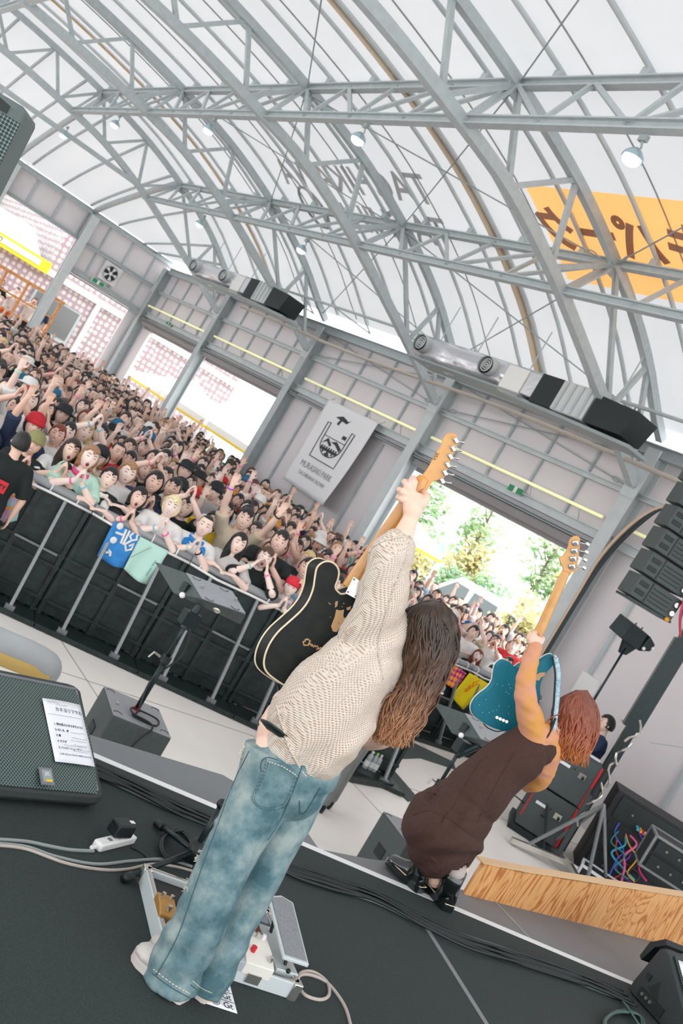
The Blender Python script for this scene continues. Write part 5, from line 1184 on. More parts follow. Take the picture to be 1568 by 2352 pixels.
# wall cable bundle on the column right of the doorway, white box on wall
for k, (cv, dx, n_) in enumerate((('#cdb59c', 0, 'beige'), ('#1c2627', .06, 'black'), ('#252f30', .1, 'charcoal'))):
    pts = catmull([(XS - .02, 9.0, 4.72 + .02 * k), (XS - .02, 9.5, 4.70), (XS - .05, 9.85 - dx, 4.3), (XS - .04, 10.08 - dx, 3.6), (XS - .03, 10.10 - dx * .6, 2.8), (XS - .03, 10.10 - dx * .6, 1.2), (XS - .03, 10.1 - dx * .6, .05)], 6)
    MB().tube(pts, .025 if k else .035, 8).build('wall_cable', mat('wall_cable%d' % k, hexc(cv), .5), smooth=True, label='%s cable running down the column right of the doorway' % n_, cat='cable')
MB().box((XP - .05, 9.28, 1.72), (.08, .34, .36)).build('wall_box', M['white'], label='white box on the wall to the right of the doorway column', cat='box')
# ================================================================ crowd
random.seed(4)
def face_rz(x, y, tx=2.6, ty=3.2, j=0): return math.atan2(-(tx - x), ty - y) + random.uniform(-j, j)
PKD = {}
for k in PK: PKD.setdefault(k[0], []).append(k)
taken = []
def front(px, py, pose, hair, hcol, scol, label, off=.22, hat=None, hatcol='#333', bands=(), base=None, nn=None, sk=0, lean=.10, v=0, rzj=0, tcol='#262a33'):
    p = rail_plane(px, py, off, base, nn); p.x = min(p.x, 12.0); h = max(1.25, min(1.8, (p.z + .015) / 1.565 * 1.68))
    taken.append((p.x, p.y)); return person(p.x, p.y, 0, face_rz(p.x, p.y, CAM.x + 1, CAM.y) + rzj, PKD[pose][v % len(PKD[pose])], hair, hcol, scol, h, label, 'front row at the barrier', hat, hatcol, sk, 0, bands, tcol)
PKC, BLU, PNK, MNT, WHT = '#e86aa8', '#7cc6dc', '#f08cc0', '#9fe0d0', '#e8e8e8'
front(75, 1022, 'clap', 'short', 'black', 'black', 'person in olive beanie and black shirt clapping at the barrier, far left', hat='beanie', hatcol='#8d8a5c', bands=((0, PKC), (1, BLU)), sk=2)
a_ = front(160, 1036, 'clap', 'long', 'dark brown', 'white', 'person with long dark hair and white shirt clapping behind the barrier', bands=((0, MNT), (1, PNK)), v=1, off=.35)
front(143, 1088, 'down', 'bob', 'black', 'black', 'short person with black bob in black at the rail below the long-haired one', sk=1)
f_ = front(203, 1052, 'clap', 'bob', 'light brown', 'mint', 'light-brown-haired person with a pink scarf at the barrier', bands=((0, PKC), (1, BLU)), sk=3, v=1)
def scarf(r, col, nm='scarf', w=.03):
    b = MB(); b.tube([(.085 * math.cos(a), .075 * math.sin(a) + .005, 1.395 - .02 * math.sin(a)) for a in [k * PI / 9 for k in range(18)]], w, 8, closed=True)
    if nm == 'towel_scarf':
        for s in (-1, 1): b.tube([(s * .085, .03, 1.39), (s * .10, .115, 1.30), (s * .09, .145, 1.12), (s * .085, .14, .98)], [(.05, .02)] * 4, 10, ref=(1, 0, 0))
    o = b.build(nm, bpy.data.materials.get('scarf' + col) or mat('scarf' + col, hexc(col), .9, bump=.3, bscale=60), r, smooth=True)
scarf(f_, '#e8508c')
f_ = front(247, 1100, 'rail', 'short', 'black', 'black', 'stout person in black tee with a white towel round the neck, arms on rail', sk=1, bands=()); scarf(f_, '#efebe8', 'towel_scarf')
front(290, 1088, 'rail', 'mid', 'light brown', 'white', 'smiling person with light bowl-cut hair and white shirt at the rail', v=0, off=.45, sk=3)
front(315, 1145, 'clap', 'bob', 'black', 'black', 'person in black with black hair clapping beside the blond one', bands=((0, PKC),), v=1)
f_ = front(392, 1165, 'clap', 'mid', '#f0e0b0', 'white', 'platinum-blond person in white tee with a red print, clapping', bands=((0, BLU), (1, PKC)), sk=3)
MB().prism([(x, .165, z) for x, z in ((-.07, 1.08), (.07, 1.08), (.06, 1.15), (.03, 1.13), (0, 1.18), (-.03, 1.13), (-.06, 1.16))], (0, .01, 0)).build('shirt_print', M['red'], f_)
f_ = front(468, 1210, 'clap', 'buzz', 'black', 'white', 'buzz-cut person in white tee with a blue towel, clapping at the rail', bands=((0, MNT), (1, '#222')), sk=1); scarf(f_, '#2f86cc', 'towel_scarf')
f_ = front(545, 1250, 'rail', 'long', 'black', '#c5c0bc', 'long-black-haired person in grey tee with crossbody strap, hands on rail', off=.2, sk=1, v=0)
MB().tube([(-.14, .06, 1.38), (-.02, .155, 1.22), (.10, .15, 1.06), (.16, .04, .98)], [(.018, .008)] * 4, 8, ref=(1, 0, 0)).build('bag_strap', M['rubber'], f_, smooth=True)
MB().prism([(x, .158, z) for x, z in ((-.08, 1.16), (.08, 1.16), (.07, 1.26), (-.07, 1.26))], (0, .008, 0)).build('shirt_print', M['yellow'], f_)
front(606, 1283, 'mouth', 'mid', 'brown', 'black', 'brown-haired person in black jacket, hands clasped at the mouth', bands=((0, MNT), (1, PNK)), sk=3)
front(640, 1247, 'clap', 'short', 'black', 'black', 'black-haired person in black standing behind the brown-haired one', off=.5, sk=4)
f_ = front(666, 1350, 'clap', 'short', 'dark brown', '#b01030', 'child in red cap and red jacket at the barrier next to the black guitar', hat='cap', hatcol='#d83040', sk=3, off=.15); scarf(f_, '#c9c6c4', 'hood', .045)
front(702, 1308, 'clap', 'short', 'dark brown', 'pale blue', 'laughing dark-haired person above the child in the red cap', off=.4, sk=2, bands=((0, PNK),))
front(560, 1195, 'both_up', 'short', 'black', 'beige', 'person in beige raising both arms, hands meeting overhead', off=.9, bands=((0, '#b04ad0'), (1, '#222')))
front(1040, 1478, 'clap', 'long', 'brown', 'black', 'long-brown-haired person in black clapping above the dotted towel', base=RB0, nn=RN_, bands=((0, MNT), (1, PKC)), v=1)
front(1095, 1508, 'clap', 'long', 'reddish brown', 'black', 'reddish-haired person in black clapping above the yellow towel', base=RB0, nn=RN_, bands=((0, BLU),), v=1, sk=3)
front(1085, 1455, 'rail', 'short', 'black', 'white', 'black-haired person in white just behind the reddish-haired one', base=RB0, nn=RN_, off=.6)
front(1150, 1530, 'clap', 'mid', 'blond', 'white', 'fair-haired person in white at the right barrier beside the teal bass', base=RB0, nn=RN_, sk=3)
front(1255, 1570, 'clap', 'short', 'black', 'black', 'person in black seen between the teal bass and its strap', base=RB0, nn=RN_)
front(1268, 1620, 'mouth', 'short', 'dark brown', 'white', 'person in white glimpsed under the teal bass horn', base=RB0, nn=RN_, sk=2)
POSEW = [('clap', 9), ('clap_high', 1.6), ('one_up', 1.4), ('both_up', .9), ('fist', .6), ('mouth', 4), ('rail', 3), ('down', 4)]
POSET = {'clap': 'clapping', 'clap_high': 'clapping overhead', 'one_up': 'one arm raised', 'both_up': 'both arms raised', 'fist': 'fist raised', 'mouth': 'hands at mouth', 'rail': 'hands folded', 'down': 'arms down'}
def wpick(L): return random.choices([a for a, b in L], [b for a, b in L])[0]
OW = 'zeroth first second third fourth fifth sixth seventh eighth ninth tenth eleventh twelfth thirteenth fourteenth fifteenth sixteenth seventeenth eighteenth nineteenth'.split()
def ordw(n):
    if n < 20: return OW[n]
    t = {2: 'twent', 3: 'thirt', 4: 'fort', 5: 'fift', 6: 'sixt'}[n // 10]
    return t + ('ieth' if n % 10 == 0 else 'y-' + OW[n % 10])
HW = [('short', 5), ('bob', 3), ('mid', 4), ('long', 2), ('buzz', .4)]
HCW = [('black', 8), ('dark brown', 4), ('brown', 2), ('light brown', 1.2), ('blond', .9), ('reddish brown', .6)]
SCW = [('white', 9), ('black', 5), ('grey', 2), ('beige', 2), ('pale blue', 1.2), ('navy', 1.5), ('red', .5), ('mint', .5), ('pink', .5), ('orange', .3), ('yellow', .3), ('dark green', .4)]
cand = []
MCT = MC.transposed()
def px(p):
    d = MCT @ (Vector(p) - CAM); return CXP + FPX * d.x / -d.z, CYP - FPX * d.y / -d.z, -d.z
row = 0
def inview(x, y, z=1.5, m=70):
    u, v, t = px((x, y, z)); return t > 1 and -m < u < 1568 + m and -m < v < 2352 + m
for ri in range(60):
    off = .66 + ri * .47
    s = -6 + random.uniform(0, .3)
    while s < 12:
        s += random.uniform(.40, .50); p = bpos(s, off + random.uniform(-.1, .1)); x, y = p.x, p.y
        if y > 30.6 or x > 16.5: continue
        if x > 8.3:
            if (p - RB0).dot(RN_) < .6: continue
        if x > 12.1 and not (10.9 < y < 15.2): continue
        if x > 14.2 and random.random() < .5: continue
        if abs(x - 12.6) < .5 and min(abs(y - 10.28), abs(y - 15.6)) < .5: continue
        if not inview(x, y): continue
        if any((x - a) ** 2 + (y - b) ** 2 < .13 for a, b in taken): continue
        cand.append((ri, s, x, y))
cand.sort(key=lambda c: px((c[2], c[3], 1.5))[2])
NIND = 300 - len(taken) - 12
near, far = cand[:NIND], cand[NIND:]
rows = {}
for c in near: rows.setdefault(c[0], []).append(c)
for ri, L in rows.items():
    L.sort(key=lambda c: c[1])
    for i, (r_, s, x, y) in enumerate(L):
        pose = wpick(POSEW); hair = wpick(HW); hc_ = wpick(HCW); sc_ = wpick(SCW); key = random.choice(PKD[pose])
        hat = random.choice([None] * 14 + ['cap', 'bucket hat', 'beanie']); hcl = random.choice(['#22262a', '#e6e4e0', '#b8202c', '#c98a3c', '#2f6a8c'])
        bands = []
        if random.random() < .45: bands.append((0, random.choice([PKC, BLU, MNT, PNK])))
        if random.random() < .3: bands.append((1, random.choice([PKC, BLU, MNT, PNK])))
        hn = 'close-cropped' if hair == 'buzz' else {'short': 'short', 'bob': 'bobbed', 'mid': 'medium', 'long': 'long'}[hair]
        lab = 'person in %s, %s %s hair, %s, %s row, %s from left' % (sc_, hn, hc_.replace(' brown', '-brown').replace('dish-', 'dish-'), POSET[pose].replace(' arms', '').replace('clapping overhead', 'overhead clap'), ordw(ri + 2), ordw(i + 1))
        person(x, y, 0, face_rz(x, y, 1.6, 1.5, .25), key, hair, hc_, sc_, random.gauss(1.62, .06), lab, 'standing crowd behind the barrier', hat, hcl, random.randrange(5), 0, bands, random.choice(['#262a33', '#3b4a63', '#1a1c1e', '#6a6f78']))
# people on the platform far left
for i, (x, y, pose, sc_, l) in enumerate([(8.7, 32.9, 'one_up', 'black', 'person in black with raised arm on the far left platform'), (9.3, 33.1, 'clap', 'white', 'person in white and orange trousers clapping on the platform'), (9.9, 33.0, 'mouth', 'white', 'person in white nearest the frame post on the platform'), (7.9, 33.2, 'clap_high', 'orange', 'person in orange clapping overhead at the platform edge'), (10.4, 33.3, 'down', 'navy', 'person in navy standing at the right end of the platform'), (8.3, 33.9, 'both_up', 'red', 'person in red raising both arms at the platform back')]):
    person(x, y, .84, face_rz(x, y), PKD[pose][0], 'short' if i % 2 else 'mid', 'black', sc_, 1.66, l, 'people on the far left platform', tcol='#e8622a' if i == 1 else '#2a3040', skin=i)
# the rest of the crowd, farther back than the nearest three hundred
def lowres(me, ratio):
    o = bpy.data.objects.new('t', me.copy()); COL.objects.link(o); d = o.modifiers.new('d', 'DECIMATE'); d.ratio = ratio; evald(o); m2 = o.data
    v = np.empty(len(m2.vertices) * 3, np.float32); m2.vertices.foreach_get('co', v); f = [tuple(p.vertices) for p in m2.polygons]; mi = [p.material_index for p in m2.polygons]
    bpy.data.objects.remove(o); return v.reshape(-1, 3), f, mi
low = {}
for k in PK: low[k] = [lowres(PROTO[k][n], r) for n, r in (('body', .06), ('shirt', .12), ('trousers', .15))]
lowh = {k: lowres(HAIR[k][0], .3) for k in HAIR}
FM = [mat('crowd_skin%d' % i, hexc(SKIN[i]), .6) for i in range(3)] + [mat('crowd_hair%d' % i, hexc(c), .6) for i, c in enumerate(['#1b1a1c', '#33241f', '#5a3d2e', '#a47a56'])] + [mat('crowd_cloth%d' % i, hexc(c), .85) for i, c in enumerate(['#e6e4e2', '#1a2322', '#a9a7a6', '#cfc0a8', '#26344f', '#c0483c', '#9fbfd8'])] + [mat('crowd_dark', hexc('#33281f'), .6)]
V, F, MI = [], [], []; o0 = 0
for ri, s, x, y in far:
    k = random.choice([q for q in low if q[0] == wpick(POSEW)] or [PK[0]]); rz = face_rz(x, y, 1.6, 1.5, .3); h = random.gauss(1.62, .06) / 1.68; c, sn = math.cos(rz) * h, math.sin(rz) * h
    R = np.array([[c, -sn, 0], [sn, c, 0], [0, 0, h]]); sk = random.randrange(3); hc_ = random.choices(range(4), [8, 4, 2, 1])[0]; cl = random.choices(range(7), [8, 4, 2, 2, 1, .6, 1])[0]
    hk = random.choice(list(lowh)); d = PROTO[k]
    hv = (np.array([list(d['R'] @ Vector(p) + d['hc']) for p in lowh[hk][0]]), lowh[hk][1], None)
    for (v, f, mi), m_ in zip(low[k] + [hv], (sk, 7 + cl, 8, 3 + hc_)):
        V.append(v @ R.T + np.array([x, y, 0])); F += [tuple(i + o0 for i in q) for q in f]; MI += [m_ if not mi or mi[i] == 0 else 14 for i in range(len(f))]; o0 += len(v)
if V:
    me = bpy.data.meshes.new('far_crowd'); me.from_pydata(np.concatenate(V).tolist(), [], F)
    for m_ in FM: me.materials.append(m_)
    me.polygons.foreach_set('material_index', MI); me.polygons.foreach_set('use_smooth', [True] * len(F))
    o = bpy.data.objects.new('distant_crowd', me); COL.objects.link(o); tag(o, 'dense far part of the crowd reaching back to the hall walls', 'crowd', kind='stuff')
print('CROWD', len(taken), len(near), len(far), len(V) and o0)
# ---------------------------------------------------------------- staff in the pit
p = atd(32, 1047, 8.75)
g = person(p.x, p.y, 0, math.radians(-12), PKD['down'][0], 'short', '#1c1a1a', '#141d1c', 1.52, 'security guard in black shirt seen from behind at the left edge', None, skin=2, tcol='#101314')
MB().box((-.07, -.155, 1.14), (.28, .012, .12)).build('back_print', M['red'], g); text_obj('print_lettering', 'SECURITY', .058, (-.07, -.163, 1.14), (1, 0, 0), (0, 0, 1), M['black'], g, bold=.002)
MB().box((-.05, -.155, 1.05), (.1, .012, .03)).build('back_print', M['yellow'], g)
p = atd(1405, 1652, 12.6)
g = person(p.x, p.y, 0, math.radians(50), PKD['rail'][0], 'short', 'black', '#1d3050', 1.70, 'staff member in navy shirt with white badge behind the subwoofers', None, skin=0, tcol='#22252c')
MB().box((.06, .14, 1.24), (.10, .012, .035)).build('badge', M['white'], g)
q = atz(735, 1862, 0)
g = person(q.x + .05, q.y + .05, 0, math.radians(35), PKD['mouth'][0], 'short', 'black', '#20283a', 1.62, 'photographer in dark shirt and grey trousers in the pit behind the guitarist', None, skin=1, tcol='#7c7e7c')
MB().box((0, .2, 1.52), (.14, .09, .10)).build('camera_body', M['black'], None, label='black camera held up by the photographer in the pit', cat='camera').matrix_world = Matrix.Translation((q.x + .05, q.y + .05, -.05)) @ Matrix.Rotation(math.radians(35), 4, 'Z')
# ================================================================ gear on the stage
def grille_mat(name, a, b, scale, thr=.33, rot=(0, 0, 0)):
    m = mat(name, hexc(b), .45, metal=.2); nt = m.node_tree; tc = nt.nodes.new('ShaderNodeTexCoord'); v = nt.nodes.new('ShaderNodeTexVoronoi'); v.inputs['Scale'].default_value = scale; v.inputs['Randomness'].default_value = 0; v.voronoi_dimensions = '2D'; mp = nt.nodes.new('ShaderNodeMapping'); mp.inputs['Rotation'].default_value = rot
    nt.links.new(tc.outputs['Object'], mp.inputs[0]); nt.links.new(mp.outputs[0], v.inputs['Vector']); r = nt.nodes.new('ShaderNodeValToRGB'); r.color_ramp.elements[0].position = thr - .06; r.color_ramp.elements[0].color = (*hexc(a), 1); r.color_ramp.elements[1].position = thr + .06; r.color_ramp.elements[1].color = (*hexc(b), 1)
    nt.links.new(v.outputs['Distance'], r.inputs[0]); nt.links.new(r.outputs[0], nt.nodes['Principled BSDF'].inputs['Base Color']); return m
M['grille'] = grille_mat('perforated_steel', '#0b1415', '#5f726f', 105, rot=(math.radians(-30), 0, math.radians(45))); M['grille2'] = grille_mat('perforated_steel_small', '#0b1415', '#3b4746', 120, rot=(0, math.radians(-33), math.radians(45)))
M['wedge'] = mat('wedge_paint', hexc('#2a3132'), .5, noise_=.1, nscale=50, bump=.2, bscale=300)
# left wedge monitor: front bottom edge on the deck, grille leaning back
fb = atz(222, 1866, DK); fl = atz(0, 1850, DK); ux = (fb - fl); ux.z = 0; ux.normalize(); uy = Vector((-ux.y, ux.x, 0))
LM = .74; org = fb - ux * LM
wm_ = empty('wedge_monitor', (org.x, org.y, DK), math.atan2(ux.y, ux.x), label='big black wedge monitor with mesh grille and setlist at the left edge of the stage', cat='loudspeaker')
pr = [(0.03, .0), (.47, .0), (.48, .10), (.445, .265), (.425, .285), (.40, .285), (.008, .06), (-.0, .03)]
NS = 10
def wsec(x, k=1.0):
    cy, cz = .22, .17; return [Vector((x, cy + (a - cy) * k, cz + (b - cz) * k)) for a, b in pr]
MB().loft([wsec(0, .93), wsec(.02, .985), wsec(.05, 1), wsec(LM - .05, 1), wsec(LM - .02, .985), wsec(LM, .93)]).build('cabinet', M['wedge'], wm_, smooth=False, bevel=.006)
A_, B_ = Vector((0, .40, .285)), Vector((0, .008, .06)); dn = (B_ - A_).normalized(); nn_ = Vector((0, dn.z, -dn.y)) ; nn_ = nn_ if nn_.z > 0 else -nn_
GL = (B_ - A_).length
def gp(x, s, o=0): return Vector((x, 0, 0)) + A_ + dn * s + nn_ * o
g = MB(); rows_ = 14; xs_ = [.035 + (LM - .07) * i / 16 for i in range(17)]
vs2 = []
for i in range(rows_ + 1):
    s_ = .012 + (GL - .02) * i / rows_
    for x in xs_: vs2.append(gp(x, s_, .004 + .022 * math.sin(PI * i / rows_) ** .6))
g.add(vs2, [(i * 17 + k, i * 17 + k + 1, (i + 1) * 17 + k + 1, (i + 1) * 17 + k) for i in range(rows_) for k in range(16)])
g.build('grille', M['grille'], wm_, smooth=True)
MB().tube([gp(.03, .01, .004), gp(LM - .035, .01, .004), gp(LM - .03, .02, .004), gp(LM - .03, GL - .02, .004)], .006, 6).build('grille_frame', M['board'], wm_)
_W = Matrix.Translation((org.x, org.y, DK)) @ Matrix.Rotation(math.atan2(ux.y, ux.x), 4, 'Z'); _n3 = _W.to_3x3() @ nn_; _d = ray(105, 1783); _t = ((_W @ gp(0, 0, .024)) - CAM).dot(_n3) / _d.dot(_n3); _q = _W.inverted() @ (CAM + _d * _t); bx_, bs = _q.x, (_q - A_).dot(dn)
bd_ = MB().prism([gp(bx_ - .028, bs - .03, .024), gp(bx_ + .028, bs - .03, .024), gp(bx_ + .028, bs + .035, .024), gp(bx_ - .028, bs + .035, .024)], nn_ * .006).build('badge', M['board'], wm_)
MB().prism([gp(bx_ - .02, bs - .02, .03), gp(bx_ + .02, bs - .02, .03), gp(bx_ + .02, bs + .026, .03), gp(bx_ - .02, bs + .026, .03)], nn_ * .002).build('badge_face', M['steel_dark'], bd_)
MB().prism([gp(bx_ - .008, bs + .016, .032), gp(bx_ + .018, bs + .016, .032), gp(bx_ + .018, bs + .024, .032), gp(bx_ - .008, bs + .024, .032)], nn_ * .002).build('badge_strip', M['yellow'], bd_)
def wl(v): return Vector(v)
text_obj('badge_lettering', 'JBL', .018, gp(bx_, bs - .004, .0325), (1, 0, 0), -dn, M['white'], bd_)
# the setlist taped to its grille (own thing)
WMX = Matrix.Translation((org.x, org.y, DK)) @ Matrix.Rotation(math.atan2(ux.y, ux.x), 4, 'Z'); WINV = WMX.inverted()
Rw = WMX.to_3x3()
def face_hit(px_, py_, off=.03):
    """where the view ray meets the tilted grille plane"""
    d = ray(px_, py_); p0 = WMX @ gp(0, 0, off); n = Rw @ nn_; t = (p0 - CAM).dot(n) / d.dot(n); return CAM + d * t
pc = [face_hit(*q) for q in ((97, 1603), (184, 1619), (218, 1761), (127, 1749))]
def sheet(name, c, m_, lab, bulge=.006, n=(0, 0, 1)):
    N = 8; n = Vector(n); vs = []
    for j in range(N + 1):
        for i in range(N + 1):
            u, v = i / N, j / N; vs.append((c[0] * (1 - u) + c[1] * u) * (1 - v) + (c[3] * (1 - u) + c[2] * u) * v + n * bulge * math.sin(u * PI * 1.0) * (.5 + .5 * math.cos(v * 5)))
    b = MB(); b.add(vs, [(j * (N + 1) + i, j * (N + 1) + i + 1, (j + 1) * (N + 1) + i + 1, (j + 1) * (N + 1) + i) for j in range(N) for i in range(N)])
    o = b.build(name, m_, smooth=True, label=lab, cat='paper'); s_ = o.modifiers.new('s', 'SOLIDIFY'); s_.thickness = .0008; s_.offset = -1
    def fn(u, v): return (c[0] * (1 - u) + c[1] * u) * (1 - v) + (c[3] * (1 - u) + c[2] * u) * v + n * (bulge * math.sin(u * PI) * (.5 + .5 * math.cos(v * 5)) + .0015)
    return o, fn
def write(parent, fn, W_, H_, lines, m_, nm='lettering'):
    """lines: text, u (left), v (centre), size in metres"""
    for t, u, v, s_ in lines: text_obj(nm, t, s_, (0, 0, 0), (1, 0, 0), (0, 1, 0), m_, parent, align='LEFT', fn=lambda a, b, u=u, v=v: fn(u + a / W_, v - b / H_), bold=.0003)
pn = Rw @ nn_
sh_, fn_ = sheet('setlist', pc, M['paper'], 'printed setlist taped to the left wedge monitor grille', .004, pn)
W_, H_ = (pc[1] - pc[0]).length, (pc[3] - pc[0]).length
write(sh_, fn_, W_, H_, [('1. 君の恋人になれますように', .16, .40, .0108), ('2. はしる、夜', .16, .49, .0108), ('3. 春', .16, .58, .0108), ('4. ラクダ', .16, .67, .0108), ('5. ハッピーニューデイ', .16, .77, .0108), ('6. ホールニューストディサポイントメント', .16, .87, .0078)], M['ink'])
write(sh_, fn_, W_, H_, [('カネヨリマサル', .26, .16, .019)], mat('pen', hexc('#6f7278'), .7))
hw = MB(); rnd = random.Random(3)
for (u, v, w_) in ((.1, .05, .3), (.3, .08, .3), (.55, .5, .35), (.55, .585, .4), (.5, .63, .4), (.55, .7, .35), (.3, .72, .6), (.5, .80, .4), (.75, .77, .2), (.05, .25, .85)):
    k = int(w_ * 40); hw.tube([fn_(u + w_ * i / k, v + rnd.uniform(-.008, .008) * (1 if w_ < .8 else .1)) for i in range(k + 1)], .0005, 3)
hw.build('handwriting', bpy.data.materials['pen'], sh_)
# right wedge monitor, side panel towards the camera
pa, pb_ = atz(1437, 2272, DK), atz(1576, 2425, DK); sx_ = (pb_ - pa); sx_.z = 0; WL = sx_.length; sx_.normalize(); syv = Vector((-sx_.y, sx_.x, 0))
wr_ = empty('wedge_monitor', (pa.x, pa.y, DK), math.atan2(sx_.y, sx_.x), label='black wedge monitor seen from its side at the bottom right corner', cat='loudspeaker')
hz = aty(1500, 2172, pa.y).z - DK if False else .27
prof2 = [(.0, .02), (.02, .0), (.40, .0), (.43, .04), (.42, .09), (.10, .295), (.06, .30), (.035, .28), (.0, .06)]
def w2(y, k=1.0): return [Vector((.21 + (a - .21) * k, y, .14 + (b - .14) * k)) for a, b in prof2]
MB().loft([w2(0, .94), w2(.02, .99), w2(.05, 1), w2(.6, 1), w2(.63, .95)]).build('cabinet', M['wedge'], wr_, bevel=.005)
MB().prism([(.10, -.003, .09), (.19, -.003, .07), (.15, -.003, .17)], (0, .004, 0)).build('handle_recess', M['black'], wr_, bevel=.002)
cp2 = MB().box((.16, -.004, .05), (.17, .006, .05)).build('connector_plate', M['black'], wr_)
for x in (.1, .13, .16): MB().cyl((x, -.004, .05), (x, -.014, .05), .009, 8).build('socket', M['chrome'], cp2)
MB().box((.075, -.004, .135), (.03, .005, .035)).build('handle_recess', M['black'], wr_)
gA, gB = Vector((.10, 0, .297)), Vector((.42, 0, .09)); gd_ = (gB - gA).normalized(); gn_ = Vector((-gd_.z, 0, gd_.x)); gn_ = gn_ if gn_.z > 0 else -gn_
MB().prism([gA + Vector((0, .03, 0)) + gd_ * .01, gA + Vector((0, .60, 0)) + gd_ * .01, gB + Vector((0, .60, 0)) - gd_ * .01, gB + Vector((0, .03, 0)) - gd_ * .01], gn_ * .008).build('grille', M['grille2'], wr_)
MB().prism([(-.03, .02, .16), (.0, .02, .26), (.05, .02, .31), (.03, .02, .33), (-.04, .02, .26), (-.05, .02, .17)], (0, .16, 0)).build('back_handle', M['black'], wr_)
WR = Matrix.Translation((pa.x, pa.y, DK)) @ Matrix.Rotation(math.atan2(sx_.y, sx_.x), 4, 'Z')
c2 = [WR @ (gA + Vector((0, .045, 0)) + gd_ * .03 + gn_ * .010), WR @ (gA + Vector((0, .255, 0)) + gd_ * .03 + gn_ * .010), WR @ (gA + Vector((0, .255, 0)) + gd_ * .327 + gn_ * .010), WR @ (gA + Vector((0, .045, 0)) + gd_ * .327 + gn_ * .010)]
sh2, fn2 = sheet('setlist', c2, M['paper'], 'setlist taped to the wedge monitor at the bottom right', .003, WR.to_3x3() @ gn_)
write(sh2, fn2, .21, .297, [('1. 君の恋人になれますように', .12, .40, .0115), ('2. はしる、夜', .12, .49, .0115), ('3. 春', .12, .58, .0115), ('4. ラクダ', .12, .67, .0115), ('5. ハッピーニューデイ', .12, .77, .0115), ('カネヨリマサル', .2, .16, .022)], M['ink'])
# cable bundle along the stage front
BUN = [(180, 1762), (300, 1815), (400, 1862), (500, 1905), (640, 1990), (740, 2030), (860, 2068), (960, 2120), (1060, 2165), (1180, 2205), (1300, 2245), (1380, 2275), (1440, 2300)]
rnd = random.Random(8)
for k in range(9):
    pts = []
    for i, (x, y) in enumerate(BUN):
        q = atz(x, y, DK); o_ = (k - 4) * .013 + .018 * math.sin(i * 1.3 + k * 2.1) + .006 * rnd.uniform(-1, 1)
        q += Vector((-fn.x, -fn.y, 0)) * (-o_) ; q.z = DK + .009 + .006 * (k % 3); pts.append(q)
    MB().tube(catmull(pts, 8), (.0055, .0075, .0065)[k % 3], 8).build('stage_cable', M['rubber'] if k % 3 else mat('cable_grey%d' % k, hexc('#4a5252'), .5), smooth=True, label='%s black cable of the bundle along the stage front, counted from the front edge' % ORD[8 - k], cat='cable', group='cable bundle along the stage front')
def floor_cable(pts, r, m_, lab, z=DK + .006, n=10, grp=None):
    MB().tube(catmull([atz(x, y, z) + Vector((0, 0, (h[0] if h else 0))) for x, y, *h in pts], n), r, 8).build('cable', m_, smooth=True, label=lab, cat='cable', group=grp)
gc = mat('cable_light', hexc('#8d9492'), .5); wc = mat('cable_pale', hexc('#b5aaa2'), .5)
floor_cable([(-10, 1928), (60, 1933), (110, 1943), (160, 1952), (215, 1955)], .0065, gc, 'grey cable running from the left edge to the white power strip')
floor_cable([(-10, 1937), (60, 1945), (130, 1968), (220, 1985), (300, 1978), (380, 1974), (440, 1990)], .006, gc, 'grey cable passing below the power strip to the pedalboard')
floor_cable([(-10, 1941), (60, 1950), (150, 1982), (230, 1997), (290, 1997), (350, 1985), (400, 1990), (440, 2000)], .0055, wc, 'pale cable, lowest of the three reaching the pedalboard')
floor_cable([(300, 1945), (325, 1958), (340, 1972)], .003, M['rubber'], 'thin black adapter lead by the power strip')
floor_cable([(520, 2205), (560, 2235), (610, 2262), (655, 2268), (680, 2262), (690, 2235), (720, 2233), (750, 2255), (755, 2285), (735, 2296), (700, 2285), (683, 2258), (690, 2240), (715, 2240), (748, 2255), (775, 2285), (795, 2320), (808, 2370)], .006, wc, 'pale instrument cable looping from the pedalboard to the bottom edge')
pts = []
for i in range(60):
    a = i * .62; pts.append(atz(408 + (34 + 3 * math.sin(i)) * math.cos(a) - 4, 1942 + (34 + 4 * math.cos(i * 1.7)) * math.sin(a), DK + .006 + .0004 * i))
MB().tube(catmull(pts, 3), .005, 6).build('cable_coil', M['rubber'], smooth=True, label='coil of black cable beside the microphone stand base', cat='cable')
pts = []
for i in range(54):
    a = i * .60; pts.append(atz(1432 + (44 + 3 * math.sin(i)) * math.cos(a), 2352 + (30 + 3 * math.cos(i * 1.7)) * math.sin(a), DK + .006 + .0004 * i))
pts += [atz(1440, 2312, DK + .03), atz(1428, 2298, DK + .01), atz(1440, 2285, DK + .008)]
MB().tube(catmull(pts, 3), .006, 6).build('cable_coil', mat('coil_green', hexc('#46605c'), .4), smooth=True, label='coil of dark green-grey cable beside the bottom right wedge', cat='cable')
